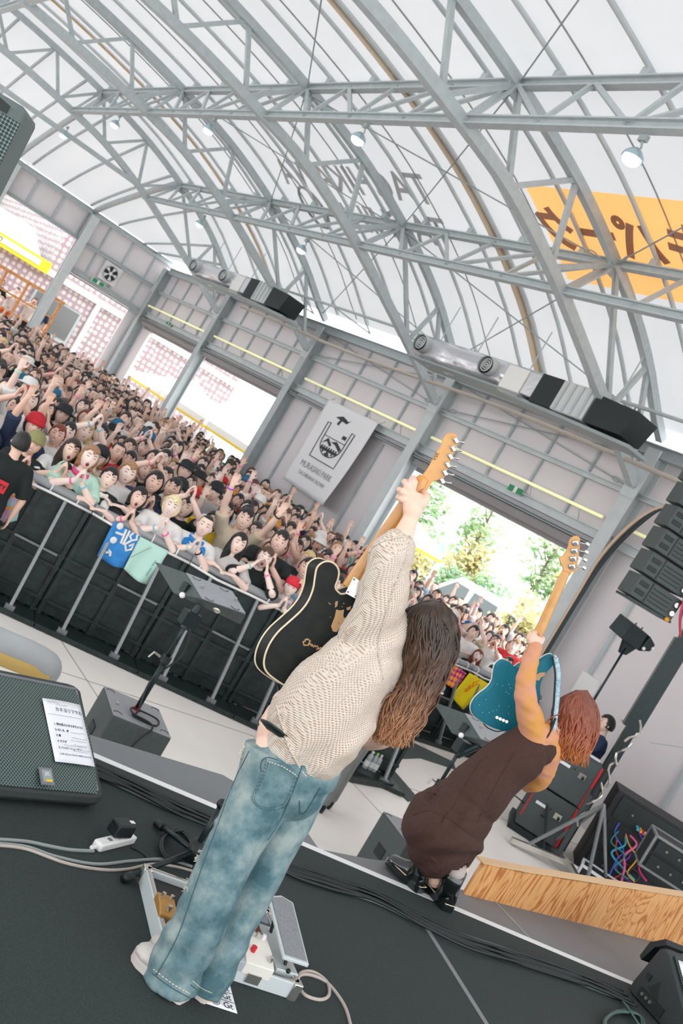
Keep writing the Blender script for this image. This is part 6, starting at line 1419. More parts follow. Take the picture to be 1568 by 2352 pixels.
# power strip and adapter
a, b = atz(217, 1952, DK), atz(298, 1932, DK); d = (b - a); L = d.length; rz = math.atan2(d.y, d.x)
ps_ = empty('power_strip', (a.x, a.y, DK), rz, label='short white power strip lying on the black stage', cat='power strip')
MB().box((L / 2, 0, .016), (L, .042, .03)).build('housing', M['plastic_white'], ps_, bevel=.006)
MB().cyl((-.03, 0, .014), (0, 0, .014), .008, 8).build('cable_grommet', M['plastic_white'], ps_)
for k in range(3): MB().box((L * (.3 + .25 * k), 0, .0315), (.018, .016, .002)).build('socket', M['board'], ps_)
ad_ = empty('power_adapter', (a.x + d.x * .5 + uy.x * .0, a.y + d.y * .5, DK + .032), rz - .25, label='black power adapter plugged on top of the white power strip', cat='power adapter')
MB().box((.02, .02, .026), (.085, .055, .05)).build('housing', M['rubber'], ad_, bevel=.006); MB().box((.055, .02, .0515), (.02, .015, .002)).build('sticker', M['paper'], ad_); MB().tube([(-.02, .02, .03), (-.04, .03, .04), (-.03, .04, .06)], .004, 6).build('lead', M['rubber'], ad_)
# microphone stand base (tripod) behind the guitarist
hub = atz(440, 1965, DK + .05)
ms = empty('microphone_stand', (hub.x, hub.y, DK), 0, label='black tripod microphone stand base with rubber feet beside the pedalboard', cat='stand')
def rel(p): return p - Vector((hub.x, hub.y, DK))
for q in (atz(362, 1892, DK + .02), atz(288, 2017, DK + .02), atz(560, 1985, DK + .02)):
    lg = MB().cyl((0, 0, .07), rel(q), .011, 10).build('leg', M['black_metal'], ms, smooth=True)
    d_ = (rel(q) - Vector((0, 0, .07))).normalized(); MB().cyl(rel(q) - d_ * .035, rel(q) + d_ * .008, .016, 12).build('rubber_foot', M['rubber'], lg, smooth=True)
MB().cyl((0, 0, .03), (0, 0, .11), .028, 14).build('hub', M['rubber'], ms, smooth=True); MB().cyl((0, 0, .05), (0, 0, .26), .011, 12).build('pole', M['black_metal'], ms, smooth=True)
MB().ball((0, 0, .27), .02).build('pole_end', M['rubber'], ms)
# pedalboard
qa, qb, qc_ = atz(335, 2003, DK + .04), atz(372, 2150, DK + .04), atz(678, 2268, DK + .04)
fx = (qc_ - atz(526, 2218, DK + .04)); fx.z = 0; fx.normalize(); fy = Vector((-fx.y, fx.x, 0))
_a, _b = qa, qb; _d = (_b - _a); _k = ((qc_ - _a).x * fx.y - (qc_ - _a).y * fx.x) / (_d.x * fx.y - _d.y * fx.x); PO = _a + _d * _k; PL = (qc_ - PO).length; PD = .42
pbd = empty('pedalboard', (PO.x, PO.y, DK), math.atan2(fx.y, fx.x), label='silver-framed pedalboard case behind the guitarist\'s legs', cat='pedalboard')
PM = Matrix.Translation((PO.x, PO.y, DK)) @ Matrix.Rotation(math.atan2(fx.y, fx.x), 4, 'Z'); PMI = PM.inverted()
la = PMI @ qa; PD = la.y; 
MB().prism([(0, 0, .005), (PL, 0, .005), (PL, PD, .005), (la.x, PD, .005)], (0, 0, .03)).build('tray', M['case'], pbd)
for n_, (a, b) in {'front': ((0, 0), (PL, 0)), 'back': ((la.x, PD), (PL, PD)), 'left': ((0, 0), (la.x, PD)), 'right': ((PL, 0), (PL, PD))}.items():
    MB().beam((a[0], a[1], .03), (b[0], b[1], .03), .022, .055).build('frame_rail', M['steel_light'], pbd, bevel=.003)
    MB().beam((a[0], a[1], .059), (b[0], b[1], .059), .008, .004).build('frame_groove', M['chrome'], pbd)
for a in ((0, 0), (la.x, PD), (PL, 0), (PL, PD)): MB().box((a[0], a[1], .03), (.034, .034, .062)).build('corner', M['chrome'], pbd, bevel=.004)
MB().box((PL - .16, -.013, .03), (.05, .008, .03)).build('latch', M['chrome'], pbd)
def pedal(u, v, w_, d_, h_, m_, lab, knobs=(), sw=None, led=None, rot=0, name='effect_pedal', slope=.0):
    p = PM @ Vector((u, v, .036)); r = empty(name, p, math.atan2(fx.y, fx.x) + rot, label=lab, cat='effect pedal')
    MB().prism([(0, 0, 0), (0, d_, 0), (0, d_, h_ + slope), (0, d_ * .45, h_ + slope * .7), (0, 0, h_ * .8)], (w_, 0, 0)).build('housing', m_, r, bevel=.003)
    for x, y in knobs: MB().cyl((x, y, h_ + slope * .6), (x, y, h_ + slope + .014), .007, 12).build('knob', M['plastic_white'] if (x + y) * 1000 % 2 < 1 else M['chrome'], r)
    if sw: MB().cyl((sw[0], sw[1], h_ * .8), (sw[0], sw[1], h_ + .014), .008, 10).build('foot_switch', M['chrome'], r)
    if led: MB().cyl((led[0], led[1], h_ * .8), (led[0], led[1], h_ + .02), .009, 10).build('red_knob', M['red'], r)
    return r
def pu(x, y, z=.07):
    q = PMI @ atz(x, y, DK + z); return q.x, q.y
def at_pedal(px_, py_, h): q = PMI @ atz(px_, py_, DK + .036 + h); return q.x, q.y
x, y = at_pedal(368, 2085, .05); pedal(x + .01, y, .06, .10, .04, mat('gold_pedal', hexc('#b98a4a'), .4, metal=.3), 'golden effect pedal at the left end of the pedalboard', [(.015, .08), (.045, .08)], (.03, .025), slope=.006)
x, y = at_pedal(366, 2040, .08); 
x, y = at_pedal(572, 2200, .055); pedal(x, y, .105, .15, .05, mat('cream_pedal', hexc('#e2ded6'), .4), 'cream twin effect pedal with four silver knobs and one red knob', [(.015, .125), (.04, .125), (.062, .125), (.085, .125)], (.09, .03), (.028, .05), slope=.012)
x, y = at_pedal(532, 2190, .05); pedal(x, y, .065, .14, .045, mat('grey_pedal', hexc('#a9adb4'), .4), 'pale grey effect pedal with big clear knobs beside the cream one', [(.02, .11), (.045, .07)], (.045, .03), slope=.008)
x, y = at_pedal(568, 2122, .05); pedal(x, y, .06, .10, .045, mat('copper_pedal', hexc('#7a4a2e'), .4, metal=.3), 'small copper-brown effect pedal behind the cream one', [(.018, .075), (.042, .075)], (.03, .03), slope=.006)
x, y = at_pedal(598, 2105, .04); pedal(x, y, .042, .10, .035, mat('blue_grey_pedal', hexc('#8a93a2'), .4), 'mini blue-grey pedal with a white foot switch at the far corner', (), (.02, .03))
x, y = at_pedal(420, 2120, .03); pedal(x, y, .07, .11, .045, M['case'], 'black effect pedal partly hidden by the left trouser leg', [(.02, .08), (.05, .08)], (.035, .03))
# treadle pedal
wq = PM @ Vector((*at_pedal(632, 2228, .02), .036)); wh = empty('treadle_pedal', wq, math.atan2(fx.y, fx.x) + .02, label='silver-edged volume treadle pedal with grey rubber top at the right of the board', cat='effect pedal')
MB().box((.045, .12, .014), (.085, .24, .028)).build('chassis', M['steel_light'], wh, bevel=.003)
for y_ in (.03, .2): MB().cyl((.045, y_, .02), (.045, y_ + .03, .07), .006, 8).build('rocker_rod', M['black'], wh)
tr_ = MB().prism([(-.005, -.01, .065), (.095, -.01, .065), (.098, .26, .115), (.05, .275, .118), (-.008, .25, .112)], (0, 0, .012)).build('treadle', M['steel_light'], wh, bevel=.003)
MB().prism([(.003, 0, .0795), (.087, 0, .0795), (.089, .25, .1265), (.05, .263, .129), (.001, .24, .1245)], (0, 0, .002)).build('rubber_top', mat('grit', hexc('#85878a'), .8, noise_=.15, nscale=120), tr_)
MB().ball((.045, .0, .03), .008).build('screw', M['rubber'], wh)
# floor note
c3 = [atz(x, y, DK + .004) for x, y in ((495, 2232), (522, 2240), (545, 2328), (465, 2302))]
c3[0] = atz(478, 2228, DK + .004)
nt_, fn3 = sheet('floor_note', c3, M['paper'], 'white floor note with handwritten marks by the guitarist\'s feet', 0, (0, 0, 1))
W3, H3 = (c3[1] - c3[0]).length, (c3[3] - c3[0]).length
for t, v in (('○ 5. Gt', .16), ('○ 10. Gt', .40), ('ⓐ Gt', .64), ('ⓑ Gt', .88)):
    text_obj('lettering', t, .045, (0, 0, 0), (1, 0, 0), (0, 1, 0), M['ink'], nt_, align='RIGHT', fn=lambda a, b, v=v: fn3(.9 + a / .16, v - b / .2))
for v in (.28, .52, .76): MB().tube([fn3(.02, v), fn3(.98, v)], .0008, 4).build('ruled_line', M['ink'], nt_)
# ================================================================ the two musicians
from mathutils.bvhtree import BVHTree
VF = (MC @ Vector((0, 0, -1))).normalized()
def T(x, y, t): return atd(x, y, t)
def lt(mb, pts, n=18, caps=True, sub=4):
    """tube through (px, py, depth, in-image radius, depth radius) points"""
    P = [T(*p[:3]) for p in pts]; R = [(p[3], p[4] if len(p) > 4 else p[3]) for p in pts]
    C = catmull(P, sub); RR = []
    for i in range(len(C)):
        t = i / sub; k = min(int(t), len(R) - 2); f = t - k; f = f * f * (3 - 2 * f); RR.append((R[k][0] * (1 - f) + R[k + 1][0] * f, R[k][1] * (1 - f) + R[k + 1][1] * f))
    tan = (C[1] - C[0]).normalized(); ref = tan.cross(VF); mb.tube(C, RR, n, ref=ref)
    if caps: 
        mb.ball(C[0], min(RR[0]), n, 10); mb.ball(C[-1], min(RR[-1]), n, 10)
    return mb
def wrinkle(o, amp, sx, axis, seed=0, f2=2.3):
    """folds running across a direction"""
    axis = Vector(axis).normalized()
    for v in o.data.vertices:
        a = v.co.dot(axis); q = v.co - axis * a
        n = noise.noise(Vector((q.x * sx * .5, q.y * sx * .5, a * sx + q.z * 2)) + Vector((seed, 0, 0))) + .5 * noise.noise(Vector((q.x * sx, q.z * sx, a * sx * f2)) + Vector((0, seed, 0)))
        v.co += v.normal * n * amp
    o.data.update()
def surf(o):
    me = o.data; b = BVHTree.FromPolygons([v.co.copy() for v in me.vertices], [tuple(p.vertices) for p in me.polygons])
    def f(x, y, off=.002):
        r = b.ray_cast(CAM, ray(x, y).normalized())
        if r[0] is None:
            q = T(x, y, 2.9); n_ = b.find_nearest(q); return n_[0] + n_[1] * off
        return r[0] - ray(x, y).normalized() * off
    return f
def line_on(f, pts, r, name, m_, parent, off=.001, n=6, closed=False, dash=0):
    C = catmull([Vector((x, y, 0)) for x, y in pts], n); W_ = [f(p.x, p.y, off) for p in C]
    if not dash: return MB().tube(W_, r, 5).build(name, m_, parent, smooth=True)
    b = MB()
    for i in range(0, len(W_) - 1): 
        a, c = W_[i], W_[i + 1]; b.tube([a.lerp(c, .1), a.lerp(c, .75)], r, 4)
    return b.build(name, m_, parent)
def patch_on(f, poly, name, m_, parent, off=.0025):
    """flat patch following the surface: photo polygon filled with a small grid"""
    bm = bmesh.new(); vs = [bm.verts.new((x, y, 0)) for x, y in poly]; bm.faces.new(vs); bmesh.ops.triangulate(bm, faces=bm.faces)
    for _ in range(5):
        es = [e for e in bm.edges if e.calc_length() > 10]
        if not es: break
        bmesh.ops.subdivide_edges(bm, edges=es, cuts=1); bmesh.ops.triangulate(bm, faces=[q for q in bm.faces if len(q.verts) > 3])
    for v in bm.verts: v.co = f(v.co.x, v.co.y, off)
    me = bpy.data.meshes.new(name); bm.to_mesh(me); bm.free(); me.materials.append(m_); o = bpy.data.objects.new(name, me); COL.objects.link(o); o.parent = parent
    me.polygons.foreach_set('use_smooth', [True] * len(me.polygons)); return o
M['skin_p'] = skin_mat('musician_skin', hexc('#ecc4b0'))
def denim():
    m = mat('denim', hexc('#5f7f88'), .85, bump=.15, bscale=500); nt = m.node_tree; b = nt.nodes['Principled BSDF']; tc = nt.nodes.new('ShaderNodeTexCoord')
    n = nt.nodes.new('ShaderNodeTexNoise'); n.inputs['Scale'].default_value = 9; n.inputs['Detail'].default_value = 8; n.inputs['Roughness'].default_value = .6; nt.links.new(tc.outputs['Object'], n.inputs['Vector'])
    r = nt.nodes.new('ShaderNodeValToRGB'); e = r.color_ramp.elements; e[0].position = .36; e[0].color = (*hexc('#41626a'), 1); e[1].position = .66; e[1].color = (*hexc('#9ca8a5'), 1); k = e.new(.5); k.color = (*hexc('#6c868b'), 1)
    nt.links.new(n.outputs['Fac'], r.inputs[0]); nt.links.new(r.outputs[0], b.inputs['Base Color']); return m
M['denim'] = denim(); M['denim_dark'] = mat('denim_dark', hexc('#3e5f68'), .85); M['fray'] = mat('fray', hexc('#d8d0bc'), .9)
def knit():
    m = mat('knit', hexc('#e9ddcf'), .95); nt = m.node_tree; b = nt.nodes['Principled BSDF']; tc = nt.nodes.new('ShaderNodeTexCoord')
    ax = (T(900, 1450, 2.9) - T(700, 1700, 2.9)).normalized(); e = ax.to_track_quat('Y', 'Z').inverted().to_euler()
    mp = nt.nodes.new('ShaderNodeMapping'); mp.inputs['Rotation'].default_value = e; nt.links.new(tc.outputs['Object'], mp.inputs[0])
    sep = nt.nodes.new('ShaderNodeSeparateXYZ'); nt.links.new(mp.outputs[0], sep.inputs[0])
    def wave(sock, k, ph=None):
        a = nt.nodes.new('ShaderNodeMath'); a.operation = 'MULTIPLY'; a.inputs[1].default_value = k; nt.links.new(sock, a.inputs[0]); src = a.outputs[0]
        if ph is not None:
            d = nt.nodes.new('ShaderNodeMath'); d.operation = 'ADD'; nt.links.new(src, d.inputs[0]); nt.links.new(ph, d.inputs[1]); src = d.outputs[0]
        s = nt.nodes.new('ShaderNodeMath'); s.operation = 'SINE'; nt.links.new(src, s.inputs[0]); return s.outputs[0]
    sm_ = nt.nodes.new('ShaderNodeMath'); sm_.operation = 'ADD'; nt.links.new(sep.outputs['X'], sm_.inputs[0]); nt.links.new(sep.outputs['Z'], sm_.inputs[1])
    row_ = wave(sep.outputs['Y'], 2 * PI / .0105); ph = nt.nodes.new('ShaderNodeMath'); ph.operation = 'MULTIPLY'; ph.inputs[1].default_value = PI / .0105; nt.links.new(sep.outputs['Y'], ph.inputs[0])
    col_ = wave(sm_.outputs[0], 2 * PI / .0095, ph.outputs[0])
    pr_ = nt.nodes.new('ShaderNodeMath'); pr_.operation = 'MULTIPLY'; nt.links.new(row_, pr_.inputs[0]); nt.links.new(col_, pr_.inputs[1])
    ad = nt.nodes.new('ShaderNodeMath'); ad.operation = 'ADD'; nt.links.new(pr_.outputs[0], ad.inputs[0])
    n2 = nt.nodes.new('ShaderNodeTexNoise'); n2.inputs['Scale'].default_value = 9; nt.links.new(tc.outputs['Object'], n2.inputs['Vector']); nt.links.new(n2.outputs['Fac'], ad.inputs[1])
    r = nt.nodes.new('ShaderNodeValToRGB'); q = r.color_ramp.elements; q[0].position = .72; q[0].color = (*hexc('#dccfc2'), 1); q[1].position = 1.0; q[1].color = (*hexc('#b4937c'), 1)
    dv = nt.nodes.new('ShaderNodeMath'); dv.operation = 'MULTIPLY'; dv.inputs[1].default_value = .78; nt.links.new(ad.outputs[0], dv.inputs[0]); nt.links.new(dv.outputs[0], r.inputs[0]); nt.links.new(r.outputs[0], b.inputs['Base Color'])
    bp = nt.nodes.new('ShaderNodeBump'); bp.inputs['Strength'].default_value = .6; bp.inputs['Distance'].default_value = .004; bp.invert = True; nt.links.new(pr_.outputs[0], bp.inputs['Height']); nt.links.new(bp.outputs[0], b.inputs['Normal']); return m
M['knit'] = knit()
def hair_strands(name, parent, root, mids, count, seed, m1, base_r=.0045, tdep=(0, 0), waves=.0, start_sp=10, cut=()):
    """locks that run from a parting through control bands; each band is (left px, right px, depth at middle, bulge towards the camera)"""
    rnd = random.Random(seed); b = MB()
    for i in range(count):
        s = (i + .5) / count * 2 - 1; s += rnd.uniform(-.06, .06); s = max(-1, min(1, s)); ly = rnd.uniform(0, 1)
        pts = [T(root[0] + s * start_sp + rnd.uniform(-3, 3), root[1] + rnd.uniform(-3, 3), root[2])]
        ph = rnd.uniform(0, 6.28); stop = len(mids) - (1 if rnd.random() < .25 else 0)
        for k, (l, r_, tm, bul) in enumerate(mids[:stop]):
            f = (s + 1) / 2; f += rnd.uniform(-.05, .05) * (1 + k * .5); wv = waves * (k / len(mids)) ** 1.2 * math.sin(ph + k * 1.9) * 100
            x = l[0] + (r_[0] - l[0]) * f + wv; y = l[1] + (r_[1] - l[1]) * f + wv * .4 + (rnd.uniform(-25, 12) if k == len(mids) - 1 else 0)
            t = tm - bul * math.sqrt(max(0, 1 - (2 * f - 1) ** 2)) + .02 * ly + tdep[0] * rnd.uniform(-1, 1) * k / len(mids); pts.append(T(x, y, t))
        C = catmull(pts, 7); n = len(C); rr = [base_r * (1.25 if j < n * .6 else 1.25 - .95 * ((j / n - .6) / .4)) * rnd.uniform(.9, 1.1) for j in range(n)]
        b.tube(C, [(r * 1.6, r * .7) for r in rr], 5, ref=(MC @ Vector((1, 0, 0))))
    return b.build(name, m1, parent, smooth=True)
def hair_mat(name, root, mid, tip, z0, z1):
    m = mat(name, hexc(root), .38); nt = m.node_tree; b = nt.nodes['Principled BSDF']; tc = nt.nodes.new('ShaderNodeTexCoord'); sp = nt.nodes.new('ShaderNodeSeparateXYZ'); nt.links.new(tc.outputs['Object'], sp.inputs[0])
    mr = nt.nodes.new('ShaderNodeMapRange'); mr.inputs[1].default_value = z0; mr.inputs[2].default_value = z1; nt.links.new(sp.outputs['Z'], mr.inputs[0])
    n = nt.nodes.new('ShaderNodeTexNoise'); n.inputs['Scale'].default_value = 45; mpp = nt.nodes.new('ShaderNodeMapping'); mpp.inputs['Scale'].default_value = (1.6, 1.6, .12); nt.links.new(tc.outputs['Object'], mpp.inputs[0]); nt.links.new(mpp.outputs[0], n.inputs['Vector'])
    ad = nt.nodes.new('ShaderNodeMath'); ad.operation = 'MULTIPLY_ADD'; ad.inputs[1].default_value = .9; nt.links.new(n.outputs['Fac'], ad.inputs[0]); sb_ = nt.nodes.new('ShaderNodeMath'); sb_.operation = 'SUBTRACT'; nt.links.new(mr.outputs[0], sb_.inputs[0]); sb_.inputs[1].default_value = .45; nt.links.new(sb_.outputs[0], ad.inputs[2])
    r = nt.nodes.new('ShaderNodeValToRGB'); e = r.color_ramp.elements; e[0].color = (*hexc(root), 1); e[1].color = (*hexc(tip), 1); k = e.new(.5); k.color = (*hexc(mid), 1)
    nt.links.new(ad.outputs[0], r.inputs[0]); nt.links.new(r.outputs[0], b.inputs['Base Color']); b.inputs['Specular IOR Level'].default_value = .45; return m
# ---------------------------------------------------------------- guitarist
tf = 2.86
p1 = empty('person', T(600, 1950, 2.9), 0, label='guitarist from behind in cream knit sweater and washed jeans, raising a black guitar', cat='person')
P1I = Matrix.Translation(-p1.location)
def adopt(o, par):
    """parent a mesh built in world coordinates, keeping it where it is"""
    o.parent = par; o.matrix_parent_inverse = Matrix.Translation(-par.location); return o
SOLE = DK
# jeans
j = MB()
LEG_L = [(640, 1725, 2.93, .105, .11), (600, 1830, 2.92, .092, .10), (548, 1930, 2.89, .080, .092), (510, 2005, 2.87, .076, .088), (462, 2105, 2.86, .078, .086), (420, 2190, 2.87, .080, .085), (392, 2258, 2.875, .083, .085)]
LEG_R = [(705, 1765, 3.0, .095, .105), (665, 1860, 3.0, .085, .095), (622, 1950, 3.0, .074, .085), (585, 2030, 2.98, .066, .08), (545, 2115, 2.97, .062, .075), (502, 2205, 2.95, .062, .072), (464, 2276, 2.93, .060, .072)]
lt(j, LEG_L, caps=False)
lt(j, [(670, 1676, 2.95, .105, .094), (675, 1705, 2.95, .135, .112), (678, 1745, 2.95, .142, .125), (668, 1790, 2.95, .135, .12)], 20)
jo = j.build('jeans', M['denim'], smooth=True); remesh(jo, .007, 3)
j2 = MB(); lt(j2, LEG_R, caps=False); jr = j2.build('t', M['denim'], smooth=True); remesh(jr, .007, 3)
_bm = bmesh.new(); _bm.from_mesh(jo.data); _bm.from_mesh(jr.data); _bm.to_mesh(jo.data); _bm.free(); bpy.data.objects.remove(jr)
jo.data.polygons.foreach_set('use_smooth', [True] * len(jo.data.polygons))
jax = (T(420, 2250, 2.9) - T(640, 1750, 2.9)).normalized(); jcr = jax.cross(VF).normalized(); j0 = T(640, 1750, 2.9)
for v in jo.data.vertices:
    a = (v.co - j0).dot(jax); c = (v.co - j0).dot(jcr); k = min(1, max(.25, a / .35 + .3))
    f = noise.noise(Vector((a * 4 + c * 5, c * 10 - a * 2, 3))) * .013 + noise.noise(Vector((a * 13 + c * 9, c * 7, 8))) * .007 * k
    if a > .42: f += math.sin(a * 75 + c * 22) * .0035 * min(1, (a - .42) * 8)
    v.co += v.normal * f * k
sm__ = jo.modifiers.new('s', 'SMOOTH'); sm__.iterations = 2; evald(jo)
adopt(jo, p1); jf = surf(jo)
line_on(jf, [(611, 1806), (598, 1760), (612, 1740), (645, 1750), (686, 1778)], .0016, 'pocket_stitch', M['denim_dark'], jo)
pk = patch_on(jf, [(612, 1740), (640, 1747), (686, 1776), (668, 1830), (650, 1857), (605, 1862), (577, 1835), (598, 1780)], 'back_pocket', M['denim'], jo, .003)
for off in (0, 5): line_on(jf, [(612 + off, 1742 + off), (600 + off, 1785), (579 + off, 1834 - off * .3), (606, 1860 - off), (650 - off, 1855 - off), (667 - off, 1828), (684 - off, 1778)], .0011, 'pocket_stitch', M['denim_dark'], jo, .0045, dash=1)
line_on(jf, [(612, 1748), (650, 1762), (684, 1784)], .0014, 'pocket_stitch', M['fray'], jo, .0045, dash=1)
line_on(jf, [(735, 1810), (705, 1860), (690, 1869), (688, 1840)], .0014, 'pocket_stitch', M['denim_dark'], jo, .003)
line_on(jf, [(590, 1692), (640, 1716), (690, 1748)], .0016, 'yoke_seam', M['denim_dark'], jo, .002, dash=1)
line_on(jf, [(572, 1725), (535, 1800), (505, 1880), (468, 1980), (440, 2060), (412, 2140), (385, 2195), (358, 2240)], .0016, 'side_seam', M['denim_dark'], jo, .001)
line_on(jf, [(694, 1760), (668, 1830), (640, 1890), (615, 1930)], .0014, 'centre_seam', M['denim_dark'], jo, .001)
for (a, b) in (((348, 2235), (436, 2292)), ((438, 2262), (487, 2290))):
    for k in (0, 1): line_on(jf, [(a[0] + 4 * k, a[1] - 9 * k), ((a[0] + b[0]) / 2 + 2 * k, (a[1] + b[1]) / 2 + 4 - 9 * k), (b[0], b[1] - 9 * k)], .0014, 'hem_stitch', M['denim_dark'] if k == 0 else M['fray'], jo, .002, dash=k)
rnd = random.Random(2)
for (cx_, cy_, n_) in ((434, 1952, 26), (424, 2030, 22), (552, 1722, 22)):
    fb_ = MB()
    for k in range(n_):
        p = jf(cx_ + rnd.uniform(-7, 7), cy_ + rnd.uniform(-17, 17), .002); d = Vector((rnd.uniform(-1, 1), rnd.uniform(-1, 1), rnd.uniform(-1, .3))).normalized() * .011; fb_.tube([p, p + d * .5 - VF * .003, p + d - VF * .001], .0012, 4)
    fb_.build('frayed_hole', M['fray'], jo)
wb = MB(); 
# belt
bl = MB(); bp_ = catmull([T(600, 1658, 2.86), T(606, 1643, 2.95), T(640, 1640, 3.0)], 4)
belt = MB(); C = catmull([T(602, 1662, 2.93), T(618, 1668, 2.87), T(640, 1684, 2.84), T(664, 1702, 2.85), T(700, 1725, 2.9)], 6); belt.tube(C, [(.004, .016)] * len(C), 8, ref=VF)
C = catmull([T(602, 1662, 2.93), T(604, 1645, 2.99), T(625, 1640, 3.04), T(660, 1660, 3.05)], 6); belt.tube(C, [(.004, .014)] * len(C), 8, ref=VF)
adopt(belt.build('belt', M['rubber'], smooth=True), p1)
# body
b = MB()
lt(b, [(p[0], p[1], p[2], p[3] * .72, p[4] * .72) for p in LEG_L]); lt(b, [(p[0], p[1], p[2], p[3] * .75, p[4] * .72) for p in LEG_R])
lt(b, [(672, 1735, 2.96, .115, .10), (664, 1680, 2.95, .095, .085), (710, 1632, 2.96, .085, .07), (778, 1565, 2.97, .088, .075), (842, 1508, 2.98, .088, .07), (888, 1472, 2.98, .065, .06), (930, 1458, 2.99, .048, .05), (965, 1462, 3.02, .05, .05)], 20)
S1, E1, W1_ = (868, 1420, 2.93), (893, 1310, 2.92), (943, 1190, 2.96)
lt(b, [(850, 1470, 2.95, .06, .06), (*S1, .048, .048), (880, 1365, 2.92, .042, .042), (*E1, .037, .037), (915, 1255, 2.93, .034, .034), (*W1_, .024, .020)], 14)
lt(b, [(870, 1540, 3.02, .055, .055), (900, 1600, 3.08, .045, .045), (893, 1680, 3.10, .038, .038), (850, 1700, 3.2, .033, .033), (810, 1690, 3.28, .024, .024)], 14)
add_hand(b, T(810, 1690, 3.28), T(790, 1680, 3.34) - T(810, 1690, 3.28), (0, 0, -1), 1, .9, .6)
hR = Matrix.Rotation(math.radians(-24), 3, 'Z') 
hdc = T(985, 1468, 3.03); fwd = (VF + Vector((0, 0, -.75))).normalized(); rgt = fwd.cross(Vector((0, 0, 1))).normalized(); upv = rgt.cross(fwd)
HM = Matrix((rgt, fwd, upv)).transposed(); add_head(b, hdc, HM, .93)
# fretting hand, gripping the neck from behind: palm behind, fingers over the left edge, thumb to the right
wv_ = T(*W1_); kn = [T(927, 1128, 2.99), T(936, 1119, 2.975), T(948, 1115, 2.97), T(960, 1118, 2.975)]
pcn = T(948, 1150, 2.965)
lt(b, [(943, 1190, 2.96, .024, .020), (948, 1170, 2.957, .031, .022), (949, 1152, 2.962, .034, .021), (947, 1136, 2.972, .028, .017)], 14)
for k, (a_, b_, c_) in enumerate([((923, 1146, 2.955), (915, 1142, 3.02), (934, 1142, 3.055)), ((925, 1130, 2.95), (917, 1124, 3.02), (940, 1126, 3.06)), ((935, 1115, 2.95), (929, 1106, 3.02), (950, 1112, 3.06)), ((951, 1108, 2.955), (948, 1098, 3.02), (962, 1106, 3.055))]):
    P_ = catmull([T(945, 1142, 2.965), T(*a_), T(*b_), T(*c_)], 5); b.tube(P_, [.0085] * 4 + [.0102] + [.0100] * 5 + [.0090] * 5 + [.0080], 10); b.ball(P_[5], .0118, 10, 8); b.ball(P_[-1], .0085, 8, 6)
P_ = catmull([T(958, 1165, 2.955), T(974, 1152, 2.955), T(978, 1140, 2.975), T(972, 1130, 3.0)], 5); b.tube(P_, [.016] * 5 + [.0135] * 5 + [.011] * 5 + [.009], 10); b.ball(P_[-1], .009, 8, 6)
bo = b.build('body', M['skin_p'], smooth=True); remesh(bo, .0038, 1); adopt(bo, p1)
# sweater
sw = MB()
lt(sw, [(690, 1712, 2.93, .125, .115), (722, 1670, 2.93, .145, .12), (768, 1605, 2.94, .142, .125), (822, 1538, 2.95, .118, .115), (864, 1478, 2.96, .088, .10), (880, 1440, 2.96, .08, .085)], 24)
lt(sw, [(840, 1480, 2.94, .085, .08), (866, 1410, 2.925, .078, .075), (882, 1345, 2.915, .072, .07), (897, 1285, 2.92, .066, .062), (912, 1255, 2.93, .056, .05)], 18)
lt(sw, [(905, 1270, 2.925, .064, .055), (922, 1242, 2.94, .036, .030)], 16)
lt(sw, [(700, 1620, 2.92, .08, .07), (662, 1612, 2.92, .05, .05), (642, 1606, 2.925, .024, .03)], 16)
lt(sw, [(808, 1568, 2.93, .082, .09), (740, 1560, 2.94, .06, .06), (690, 1582, 2.94, .04, .05)], 16)
lt(sw, [(795, 1640, 2.92, .095, .09), (768, 1700, 2.89, .082, .08), (742, 1752, 2.88, .056, .055), (728, 1785, 2.885, .030, .032)], 18)
lt(sw, [(690, 1690, 2.90, .06, .06), (700, 1735, 2.88, .045, .05), (722, 1775, 2.885, .03, .035)], 16)
lt(sw, [(860, 1520, 2.96, .09, .09), (868, 1590, 3.0, .075, .08), (850, 1650, 3.02, .05, .06), (835, 1668, 3.03, .03, .04)], 18)
so2 = sw.build('sweater', M['knit'], smooth=True); remesh(so2, .0065, 4)
ax_ = (T(900, 1450, 2.9) - T(700, 1700, 2.9)).normalized(); crs = ax_.cross(VF).normalized()
for v in so2.data.vertices:
    a, c = v.co.dot(ax_), v.co.dot(crs); fold = math.sin((c + .35 * a) * 60 + 3 * noise.noise(v.co * 6)) * .0045 + noise.noise(Vector((a * 5, c * 16, 1))) * .010
    v.co += v.normal * (fold + .0015 * noise.noise(v.co * 90))
adopt(so2, p1); sf = surf(so2)
for pts in ([(838, 1268), (872, 1246), (905, 1236), (946, 1232)], [(630, 1602), (643, 1650), (662, 1712), (690, 1765), (725, 1808)]): line_on(sf, pts, .004, 'ribbed_edge', M['knit'], so2, .001)
line_on(sf, [(940, 1245), (930, 1290), (905, 1350), (880, 1430), (868, 1490), (880, 1560)], .0022, 'knit_seam', M['knit'], so2, .001)
